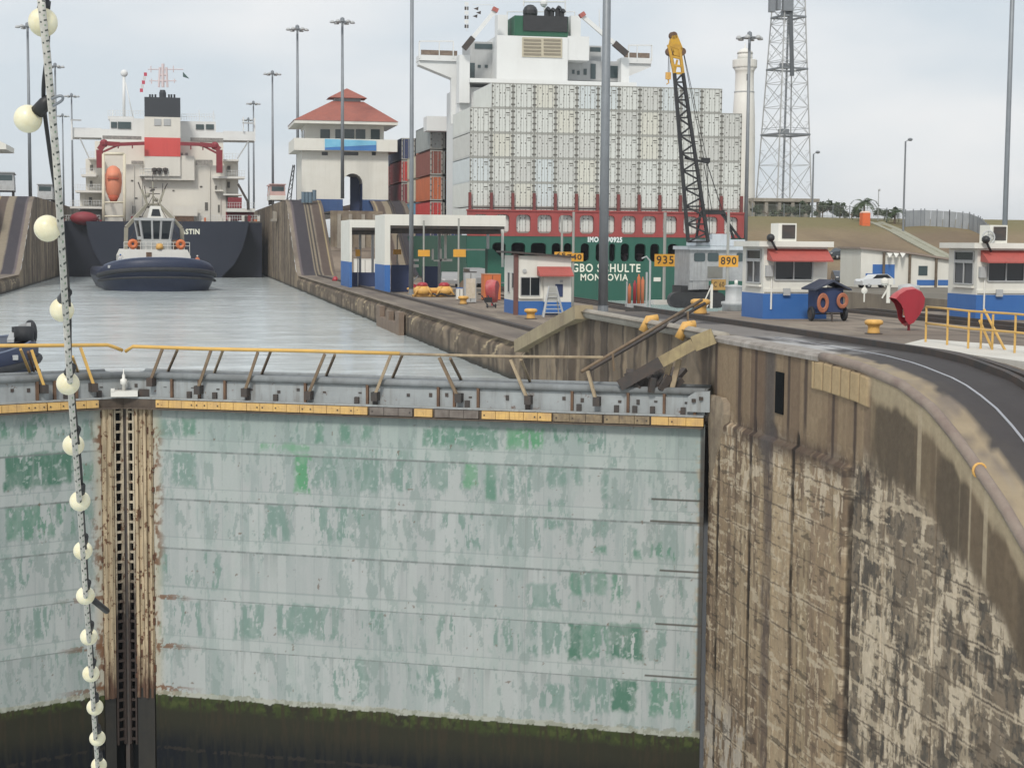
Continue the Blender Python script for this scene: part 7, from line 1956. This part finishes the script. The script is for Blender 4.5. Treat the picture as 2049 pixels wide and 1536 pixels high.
# towing locomotives
def make_loco():
    t = thing('towing_locomotive', '', 'locomotive')
    b = MB(); b.box(-1.3, 0, 0.75, 1.3, 9.5, 1.5)
    b.box(-1.25, 3.0, 1.5, 1.25, 6.5, 2.3); b.build('body', LGREY, t)
    for y in (0.1, 6.8):
        b = MB(); b.loft([[(-1.3, y, 1.5), (1.3, y, 1.5), (1.3, y + 2.6, 1.5), (-1.3, y + 2.6, 1.5)], [(-1.2, y + 0.25, 3.3), (1.2, y + 0.25, 3.3), (1.2, y + 2.4, 3.3), (-1.2, y + 2.4, 3.3)]])
        cb = b.build('cab', SILVER, t)
        MB().box(-1.05, y + 0.08, 2.2, 1.05, y + 0.2, 3.0).box(-1.29, y + 0.6, 2.2, -1.2, y + 2.0, 3.0).box(1.2, y + 0.6, 2.2, 1.29, y + 2.0, 3.0).build('cab_window', GLASSL, cb)
        MB().box(-1.4, y - 0.05, 3.3, 1.4, y + 2.65, 3.45).build('cab_roof', SILVER, cb)
    for y in (1.2, 3.0, 6.2, 8.0):
        for s in (-1, 1): MB().tube([(s * 0.95, y, 0.45), (s * 1.15, y, 0.45)], 0.45, 12).build('wheel', DKSTEEL, t)
    MB().lathe([(0.5, 1.5), (0.55, 2.5), (0.2, 2.7)], (0, 4.7, 0), 12).build('winch_drum', REDP, t)
    return t
lo = make_loco()
p = at(10, 390, Y=252); lo.location = (p.x, 252, 6.2); lo.rotation_euler.z = R(4); tag(lo, 'dark windowed locomotive at the left edge on top of the incline', 'locomotive', 'towing locomotives')
p = at(90, 400, Y=305); copy_thing(lo, (p.x, 305, 6.2), 0, 'pale locomotive partly hidden by the globe rope, left of the tanker')
p = at(556, 408, Y=283); copy_thing(lo, (p.x, 283, 6.1), 0, 'red and white locomotive on the wall between the tanker and control house', swap={'light_grey_paint': WHITE, 'aluminium_paint': worn('loco_pinkish', (0.55, 0.36, 0.33), None, 0.8, 1)})
t = thing('trestle_mast', 'dark leaning trestle mast left of the control house', 'mast', (at(584, 400, Y=249).x, 249, 6.1))
b = MB(); P0, P1 = (578, 400), (588, 330)
for d in (-4, 4): b.bar(at(P0[0] + d, P0[1], Y=249), at(P1[0] + d * 0.4, P1[1], Y=249), 0.16)
for i in range(8):
    u, v = i / 8, (i + 1) / 8
    s = 1 if i % 2 else -1
    b.bar(at(P0[0] + 10 * u + s * 4 * (1 - .6 * u), P0[1] - 70 * u, Y=249), at(P0[0] + 10 * v - s * 4 * (1 - .6 * v), P0[1] - 70 * v, Y=249), 0.09)
WB(b, 'lattice', BLACK, t)
for i, xp in enumerate((607, 614, 621, 629)):
    p = at(xp, 392, Y=247)
    tt = thing('spool_drum', f'grey-blue drum in a row beside the control house, {ORD[i]} from the left', 'drum', (p.x, 247, 5.6 if i < 3 else 5.9), group='grey drums on top of the incline')
    MB().lathe([(0.28, 0), (0.3, 1.4), (0.28, 1.5)], (0, 0, 0), 12).build('drum', worn('drum_blue_grey', (0.13, 0.19, 0.24), None, 0.5, 1) if i == 0 else bpy.data.materials['drum_blue_grey'], tt)
    MB().lathe([(0.32, 1.5), (0.32, 1.6)], (0, 0, 0), 12).build('lid', bpy.data.materials['drum_blue_grey'], tt)

# white service building, cars and kit on the far bank
YB_ = 176.0
def bz(y): return at(1800, y, Y=YB_).z
t = thing('service_building', 'long white and blue service building at the foot of the grassy hill', 'building', (at(1800, 570, Y=YB_).x, YB_, -4.75))
X0, X1 = at(1722, 560, Y=YB_).x, at(1960, 560, Y=YB_).x
b = MB(); b.prism([(X0, -4.75), (X1, -4.75), (X1, bz(530)), (at(1824, 509, Y=YB_).x, bz(509)), (X0, bz(499))], YB_, YB_ + 6); WB(b, 'wall', BOOTHW, t)
b = MB(); zq = [(X0 - 0.3, bz(498.5)), (at(1824, 508, Y=YB_).x, bz(508.5)), (X1, bz(529.5))]
b.prism([(x, z) for x, z in zq] + [(x, z + 0.22) for x, z in reversed(zq)], YB_ - 0.4, YB_ + 6.3); WB(b, 'roof', worn('service_roof', (0.30, 0.24, 0.20), None, 0.5, 1), t)
for x0, y0, x1, y1 in ((1732, 547, 1746, 566), (1746, 529, 1790, 566), (1835, 560, 1872, 571), (1877, 560, 1910, 571)):
    a = prect(x0, y0, x1, y1, YB_ - 0.03); WB(MB().box(a[0], YB_ - 0.03, a[1], a[2], YB_ + 0.01, a[3]), 'blue_panel', BLUE, t)
a = prect(1838, 532, 1856, 551, YB_ - 0.05); WB(MB().box(a[0], YB_ - 0.05, a[1], a[2], YB_ + 0.01, a[3]), 'window', GLASSL, t)
for xp in (1769, 1821, 1874):
    a = prect(xp - 2, 505, xp + 2, 572, YB_ - 0.3); WB(MB().box(a[0], YB_ - 0.3, -4.75, a[2], YB_ - 0.1, a[3] - (0.5 if xp > 1850 else 0)), 'pillar', WOOD, t)
b = MB()
for xp in (1780, 1793, 1806):
    p, q, s_ = at(xp - 5, 507, Y=YB_ - 0.5), at(xp, 516, Y=YB_ - 1.4), at(xp + 6, 508, Y=YB_ - 0.5)
    b.add([p, q, s_, p + Vector((0, 0.05, 0.08)), q + Vector((0, 0.05, 0.08)), s_ + Vector((0, 0.05, 0.08))], [(0, 1, 2), (5, 4, 3), (0, 3, 4, 1), (1, 4, 5, 2), (2, 5, 3, 0)])
WB(b, 'shade_sails', WHITE, t)
def make_car(paint, kind='hatch'):
    t = thing('parked_car', '', 'car')
    prof = [(-2.1, 0.35), (-2.15, 0.75), (-1.95, 0.98), (-1.0, 1.05), (-0.35, 1.55), (1.1, 1.6), (1.85, 1.1), (2.1, 1.0), (2.12, 0.4)] if kind == 'hatch' else [(-2.3, 0.4), (-2.35, 1.0), (-2.1, 1.2), (-1.7, 2.0), (2.2, 2.05), (2.3, 1.9), (2.3, 0.4)]
    MB().loft([[(x, y, z if abs(y) < 0.8 or z < 1.2 else z - 0.05) for x, z in prof] for y in (-0.86, -0.8, 0.8, 0.86)]).build('body', paint, t)
    b = MB()
    if kind == 'hatch': b.prism([(-0.85, 1.08), (-0.32, 1.48), (1.05, 1.52), (1.6, 1.12)], -0.875, -0.855).prism([(-0.85, 1.08), (-0.32, 1.48), (1.05, 1.52), (1.6, 1.12)], 0.855, 0.875)
    else: b.prism([(-2.0, 1.25), (-1.65, 1.85), (1.9, 1.85), (1.9, 1.25)], -0.875, -0.855).prism([(-2.0, 1.25), (-1.65, 1.85), (1.9, 1.85), (1.9, 1.25)], 0.855, 0.875)
    b.build('side_window', GLASS, t)
    for x in (-1.3, 1.3):
        for y in (-0.72, 0.72):
            w = MB().tube([(x, y - 0.13, 0.33), (x, y + 0.13, 0.33)], 0.33, 14).build('wheel', RUBBER, t)
            MB().tube([(x, y - 0.15, 0.33), (x, y + 0.15, 0.33)], 0.18, 10).build('rim', LGREY, w)
    for y in (-0.6, 0.6): MB().box(-2.16, y - 0.16, 0.7, -2.1, y + 0.16, 0.85).build('headlight', WCLOTH, t)
    return t
cars = [(1680, 531, -4.7, 20, 'dark grey car parked behind the hose cart roof', (0.05, 0.06, 0.07), 'hatch'), (1680, 552, -4.7, 75, 'dark blue-grey car parked nearest the booth, left of the silver van', (0.07, 0.08, 0.1), 'hatch'),
        (1708, 560, -4.7, 80, 'silver van parked left of the service building', (0.45, 0.45, 0.43), 'van'), (1750, 576, -4.7, 10, 'white low car parked before the blue doors', (0.65, 0.67, 0.68), 'hatch'), (1812, 572, -4.7, 85, 'white van with grey windows parked by the service building wall', (0.6, 0.6, 0.6), 'van')]
for i, (px, py, z, rz, lab, c, kd) in enumerate(cars):
    p = at(px, max(py, 566), Z=-4.75)
    if py < 540: p = at(px, 556, Y=215)
    cm, nt, bb = newmat('car_paint_' + 'abcde'[i], 0.25); bb.inputs['Base Color'].default_value = c4(c)
    o = make_car(cm, kd); o.location = (p.x, p.y, -4.75 if py > 540 else HZ(p.x, p.y)); o.rotation_euler.z = R(rz); tag(o, lab, 'car', 'cars parked on the far bank')
for px, py, lab, rz in ((950, 560, 'silver pickup parked behind the long canopy, seen through its opening', 90), (900, 562, 'second silver car behind the long canopy, beside the sign post', 80)):
    p = at(px, py, Y=172)
    cm = bpy.data.materials.get('car_paint_silver') or newmat('car_paint_silver', 0.3)[0]
    cm.node_tree.nodes['Principled BSDF'].inputs['Base Color'].default_value = (0.3, 0.3, 0.3, 1)
    o = make_car(cm, 'van' if rz == 90 else 'hatch'); o.location = (p.x, 172, -4.7); o.rotation_euler.z = R(rz); tag(o, lab, 'car')
p = at(1818, 596, Z=-4.75)
t = thing('water_tank', 'round pale grey tank on the far bank above the red phone hood', 'tank', (p.x, p.y, -4.75))
MB().lathe([(0.98, 0), (0.98, 1.05), (0.9, 1.15), (0.05, 1.3)], (0, 0, 0), 22).build('shell', LGREY, t, smooth=True); MB().torus((0, 0, 0.6), 0.985, 0.025, axis='z', n=22, k=6).build('hoop', GALV, t)
p = at(1777, 606, Z=-4.75)
t = thing('hydrant', 'cream hydrant stand with a round cap on the far bank', 'hydrant', (p.x, p.y, -4.75))
MB().tube([(0, 0, 0), (0, 0, 1.7)], 0.16, 8).bar((0, 0, 1.3), (-0.55, 0, 0.4), 0.1).build('stand', CREAM, t); MB().ball((-0.35, 0, 1.75), 0.35, 10).box(-0.1, -0.2, 1.5, 0.3, 0.2, 2.0).build('cap', CREAM, t)
p = at(1729, 604, Z=-4.75)
t = thing('round_marker', 'small round cream marker on a post along the far lane edge', 'marker', (p.x, p.y, -4.75))
MB().tube([(0, 0, 0), (0, 0, 0.7)], 0.06, 6).build('post', CREAM, t); MB().ball((0, 0, 0.95), 0.28, 12, 1, 0.4, 1).build('disc', CREAM, t)

# hilltop: portable toilet, fences, palms, trees, drain
g = on_hill(1734, 246) + Vector((0, 0, 0.35))
t = thing('portable_toilet', 'bright orange portable toilet on top of the hill', 'portable toilet', tuple(g))
k_ = g.length / 3300
MB().prism([(-8 * k_, -0.5), (8 * k_, -0.5), (8 * k_, 21 * k_), (-8 * k_, 21 * k_)], 0, 1.2).build('cabin', worn('toilet_orange', (0.75, 0.16, 0.05), None, 0.3, 1), t)
MB().loft([[(-8.4 * k_, -0.05, 21 * k_), (8.4 * k_, -0.05, 21 * k_), (8.4 * k_, 1.25, 21 * k_), (-8.4 * k_, 1.25, 21 * k_)], [(-5 * k_, 0.2, 24 * k_), (5 * k_, 0.2, 24 * k_), (5 * k_, 1, 24 * k_), (-5 * k_, 1, 24 * k_)]]).build('roof', worn('toilet_roof', (0.75, 0.55, 0.45), None, 0.3, 1), t)
MB().box(-6 * k_, -0.03, 0, 6 * k_, 0.0, 18 * k_).build('door', bpy.data.materials['toilet_orange'], t)
def fence_line(name, label, pts, h, mat, step, slat, solid):
    t = thing(name, label, 'fence')
    b, pb = MB(), MB()
    W = [on_hill(x, Y) for x, Y in pts]
    for i in range(len(W) - 1):
        p, q = W[i], W[i + 1]; L = (q - p).length; n = max(1, int(L / step))
        if solid:
            for j in range(n):
                a_, c_ = p.lerp(q, j / n), p.lerp(q, (j + 0.93) / n)
                b.bar(a_ + Vector((0, 0, h / 2)), c_ + Vector((0, 0, h / 2)), 0.05, h)
        else:
            for zz in (0.3, h): b.bar(p + Vector((0, 0, zz)), q + Vector((0, 0, zz)), 0.06)
            for j in range(int(L / slat)): a_ = p.lerp(q, j * slat / L); b.bar(a_, a_ + Vector((0, 0, h)), 0.035)
        for j in range(0, n + 1, 2): a_ = p.lerp(q, j / n); pb.bar(a_, a_ + Vector((0, 0, h + 0.25)), 0.12)
    b.build('panels', mat, t); pb.build('posts', GALV, t)
fence_line('sheet_fence', 'pale grey sheet metal fence curving along the right of the hilltop', [(1812, 246), (1850, 248), (1900, 247), (1940, 245), (1962, 240), (1982, 231)], 2.55, worn('sheet_grey', (0.34, 0.36, 0.38), (0.26, 0.28, 0.3), 0.8, 0.7, 0.5, (0.6, 0.6, 0.6)), 0.9, 1, True)
fence_line('wire_fence', 'grey wire fence along the hilltop left of the orange toilet', [(1505, 262), (1600, 262), (1700, 258), (1812, 252)], 2.0, worn('wire_grey', (0.17, 0.18, 0.17), None, 0.5, 1), 2.5, 0.22, False)
def leafmat(name, c, c2):
    m, nt, b = newmat(name, 0.7)
    v = coord(nt)
    nt.links.new(mix(nt, ramp(nt, noise(nt, v, 1.3, 4), 0.35, 0.65), c, c2), b.inputs['Base Color'])
    return m
LEAFD = leafmat('dark_leaves', (0.055, 0.08, 0.045), (0.10, 0.125, 0.07)); FROND = leafmat('palm_leaves', (0.03, 0.055, 0.02), (0.07, 0.10, 0.04))
def palm(px, Y, ytop, label, seed, sc=1.0):
    g = on_hill(px, Y); H = at(px, ytop, Y=Y).z - g.z
    t = thing('palm_tree', label, 'palm tree', tuple(g), group='palms on the hilltop')
    MB().tube([(0, 0, -0.3), (0.08, 0, H * 0.5), (0.05, 0, H)], [0.22, 0.15, 0.12], 8).build('trunk', WOOD, t)
    rs = random.Random(seed); b = MB()
    for k in range(17):
        a = 2 * math.pi * k / 17 + rs.uniform(-.2, .2); up = rs.uniform(-0.2, 1.0); L = rs.uniform(1.5, 2.2) * sc
        d = Vector((math.cos(a), math.sin(a), 0)); pr = None
        for j in range(9):
            u = j / 8
            c = Vector((0.05, 0, H)) + d * L * u * (1 - 0.12 * u) + Vector((0, 0, L * (up * u - 1.1 * u * u)))
            if pr is not None:
                w = 0.55 * sc * math.sin(math.pi * min(1, u + 0.1)) ** 0.6
                sd = Vector((-d.y, d.x, 0))
                for s in (-1, 1):
                    for f in (0.0, 0.5):
                        m0 = pr.lerp(c, f); tip = m0 + sd * s * w + d * 0.25 * sc + Vector((0, 0, -0.35 * w))
                        b.add([m0, m0 + (c - pr) * 0.4, tip], [(0, 1, 2)])
            pr = c
    b.build('crown', FROND, t)
palm(1728, 252, 404, 'taller palm directly above the orange portable toilet', 1, 1.35)
palm(1790, 250, 424, 'lower palm beside the street lamp on the hill', 2, 1.15)
def bush(px, Y, rx, h, label, seed, zoff=0.0, n=420, cat='tree', name='tree'):
    g = on_hill(px, Y)
    t = thing(name, label, cat, tuple(g), group='trees along the hilltop')
    rs = random.Random(seed)
    b = MB(); b.tube([(0, 0, -0.5), (0.1, 0, h * 0.5)], [0.16, 0.08], 6)
    for k in range(4): a = rs.uniform(0, 6.28); b.tube([(0.05, 0, h * 0.3), (math.cos(a) * rx * 0.5, math.sin(a) * rx * 0.5, h * 0.65)], [0.08, 0.03], 5)
    b.build('trunk', WOOD, t)
    b = MB(); cl = [(rs.uniform(-rx, rx) * 0.75, rs.uniform(-rx, rx) * 0.5, h * rs.uniform(0.35, 0.85), rs.uniform(0.35, 0.6)) for _ in range(9)]
    for k in range(n):
        cx_, cy_, cz_, r_ = rs.choice(cl)
        v = Vector((rs.gauss(0, 1), rs.gauss(0, 1), rs.gauss(0, 1))).normalized() * (rs.random() ** 0.4) * r_ * h * 0.5
        p = Vector((cx_, cy_, cz_)) + v
        e1 = Vector((rs.gauss(0, 1), rs.gauss(0, 1), rs.gauss(0, 1))).normalized() * 0.28; e2 = Vector((rs.gauss(0, 1), rs.gauss(0, 1), rs.gauss(0, 1))).normalized() * 0.2
        b.add([p - e1, p + e2, p + e1, p - e2], [(0, 1, 2, 3)])
    b.build('crown', LEAFD, t)
for i, (px, Y, rx, h, lab) in enumerate(((1536, 276, 3.0, 3.0, 'leafy tree below the left leg of the lattice tower'), (1572, 272, 2.2, 2.4, 'low tree under the middle of the lattice tower'), (1604, 273, 2.4, 2.8, 'dense tree below the right leg of the lattice tower'), (1645, 278, 3.2, 3.6, 'broad tree right of the lattice tower'), (1680, 280, 2.8, 3.4, 'rounded tree between tower and taller palm'), (1704, 280, 2.0, 2.4, 'small tree left of the taller palm'), (1770, 275, 2.0, 2.2, 'small bush between the two palms'))):
    bush(px, Y, rx * 1.45, h * (0.72 if px < 1620 else 0.9), lab, 40 + i, n=640)
# concrete drain running down the slope
pts = [hill_at(x, y) for x, y in ((1752, 446), (1790, 462), (1830, 484), (1870, 505), (1915, 528))]
t = thing('drain_channel', 'pale concrete drain running diagonally down the grassy slope', 'drain')
b = MB(); rings = []
for p in pts:
    rings.append([(p.x - 1.3, p.y, p.z - 0.4), (p.x + 1.3, p.y, p.z - 0.4), (p.x + 1.3, p.y, p.z + 0.22), (p.x + 0.5, p.y, p.z + 0.20), (p.x + 0.4, p.y, p.z + 0.08), (p.x - 0.4, p.y, p.z + 0.08), (p.x - 0.5, p.y, p.z + 0.20), (p.x - 1.3, p.y, p.z + 0.22)])
b.loft(rings); b.build('channel', worn('drain_concrete', (0.33, 0.32, 0.24), (0.22, 0.215, 0.15), 0.8, 0.8), t)
# far hills beyond the right bank
m_, nt_, b_ = newmat('far_hills', 0.95)
b_.inputs['Base Color'].default_value = (0.20, 0.26, 0.30, 1)
xs = np.linspace(1400, 4200, 60); b = MB(); rs = random.Random(2)
pr = [(x, 2600 + 30 * math.sin(x / 160)) for x in xs]
b.loft([[(x, y, -10), (x, y + 60, 14 + 13 * math.sin(x / 310) + 6 * math.sin(x / 97)), (x, y + 400, 20), (x, y + 900, -10)] for x, y in pr])
tag(b.build('hills', m_), kind='structure')
# ------------------------------------------------------------------ string of globes in the foreground
GL = [(86, 45, 58, 0), (56, 238, 56, -30), (95, 457, 53, -22), (124, 620, 48, 0), (136, 767, 46, 0), (147, 890, 43, 0), (160, 1002, 41, 0), (166, 1101, 38, 0), (171, 1191, 37, 0), (178, 1273, 35, 0), (182, 1347, 34, 0), (190, 1414, 33, 0), (195, 1476, 32, 0), (198, 1530, 31, 0)]
GD = 0.20
def gdist(y): return FPX * GD / np.interp(y, [45, 238, 457, 620, 767, 890, 1002, 1101, 1191, 1273, 1347, 1414, 1476, 1530], [58, 56, 53.5, 48, 46, 43, 41, 38, 37, 35, 34, 33, 32, 31])
def fp(x, y, off=0.0):
    d = Vector(ray(x, y)); d = d / Vector(d).dot(Vector(FW)); return d * (gdist(y) + off)
RP_ = [(80, -40), (84, 20), (93, 100), (101, 190), (111, 300), (118, 400), (125, 520), (131, 620), (137, 720), (145, 830), (153, 930), (160, 1020), (166, 1110), (172, 1200), (178, 1280), (184, 1370), (189, 1450), (195, 1530), (198, 1580)]
t = thing('globe_string', 'string of cream globes along a speckled rope hanging in the foreground', 'globe string', tuple(fp(100, 200)))
def spline(pts, n):
    out = []
    for i in range(len(pts) - 1):
        p0, p1, p2, p3 = pts[max(i - 1, 0)], pts[i], pts[i + 1], pts[min(i + 2, len(pts) - 1)]
        for k in range(n):
            u = k / n
            out.append(0.5 * ((2 * p1) + (p2 - p0) * u + (2 * p0 - 5 * p1 + 4 * p2 - p3) * u * u + (3 * p1 - p0 - 3 * p2 + p3) * u ** 3))
    return out + [pts[-1]]
path = spline([fp(x, y, -0.13) for x, y in RP_], 24)
b = MB(); n = 12
b.tube(path, 0.027, n)
for i in range(len(path) - 1):
    for k in range(n):
        # twisted dark flecks and a greenish tracer yarn
        j = (i * 2 + k) % 12
        j2 = (i * 2 - k + 40) % 12
        b.m[i * n + k] = 1 if (j < 2 and i % 6 < 3) or (j2 == 3 and i % 6 == 1) else 2 if j == 7 and i % 3 == 0 else 0
ROPE = worn('rope_white', (0.62, 0.60, 0.54), (0.42, 0.40, 0.36), 0.8, 30, rough=0.9)
WB(b, 'rope', [ROPE, worn('rope_dark_fleck', (0.06, 0.07, 0.06), None, 0.3, 20), worn('rope_green_fleck', (0.22, 0.30, 0.2), None, 0.3, 20)], t, True)
cab = spline([fp(x + dx, y, 0.02) for (x, y), dx in zip(RP_, (10, 12, 2, -14, -12, -4, 6, 8, 4, 6, 8, 6, 6, 5, 5, 5, 5, 5, 5))], 8)
WB(MB().tube(cab, 0.016, 8), 'electric_cable', BLACK, t, True)
m_, nt_, b_ = newmat('globe_plastic', 0.35)
b_.inputs['Base Color'].default_value = (0.78, 0.74, 0.52, 1)
b_.inputs['Subsurface Weight'].default_value = 0.25
b_.inputs['Subsurface Radius'].default_value = (0.06, 0.05, 0.03)
nt_.links.new(mix(nt_, ramp(nt_, noise(nt_, coord(nt_), 9, 5), 0.4, 0.7), (0.80, 0.76, 0.56), (0.70, 0.64, 0.42)), b_.inputs['Base Color'])
for i, (x, y, d, off) in enumerate(GL):
    c = fp(x, y, 0.0)
    g = WB(MB().ball(c, GD / 2, 28), 'globe', m_, t, True)
    rx = np.interp(y, [p[1] for p in RP_], [p[0] for p in RP_])
    if i == 1:
        s0, s1 = fp(x + 20, y - 14, 0.0), fp(rx - 6, y - 42, 0.0)
        sb = MB().tube([s0, s0.lerp(s1, 0.6), s1], [0.055, 0.05, 0.03], 10)
    elif i == 2:
        s0, s1 = fp(x + 18, y + 6, 0.02), fp(rx - 2, y + 8, 0.0)
        sb = MB().tube([s0, s1], [0.045, 0.04], 10)
    else:
        s0, s1 = fp(x + 1, y - d * 0.44, 0.0), fp(rx + 4, y - d * 0.44 - 20 * GD * 4.6 * 58 / 58 * (d / 58), 0.0)
        sb = MB().tube([s0, s1], [0.046, 0.040], 10)
    WB(sb, 'lamp_holder', BLACK, g, True)
hk = [fp(103, 198, -0.16), fp(120, 192, -0.16), fp(126, 196, -0.16), fp(122, 203, -0.16), fp(106, 212, -0.16)]
WB(MB().tube(spline(hk, 6), 0.010, 6), 'rope_hook', GALV, t, True)
WB(MB().tube([fp(182, 1196, 0.05), fp(214, 1222, 0.1)], 0.035, 8), 'loose_lamp_holder', BLACK, t, True)
# ------------------------------------------------------------------ thin haze over the whole place
m_ = bpy.data.materials.new('haze_air'); m_.use_nodes = True
nt_ = m_.node_tree; nt_.nodes.clear()
pv = nt_.nodes.new('ShaderNodeVolumePrincipled'); ou = nt_.nodes.new('ShaderNodeOutputMaterial')
pv.inputs['Color'].default_value = (0.90, 0.94, 0.98, 1); pv.inputs['Density'].default_value = 0.00016
nt_.links.new(pv.outputs['Volume'], ou.inputs['Volume'])
tag(MB().box(-9500, -60, -32, 9500, 12500, 60).build('haze', m_), kind='stuff')
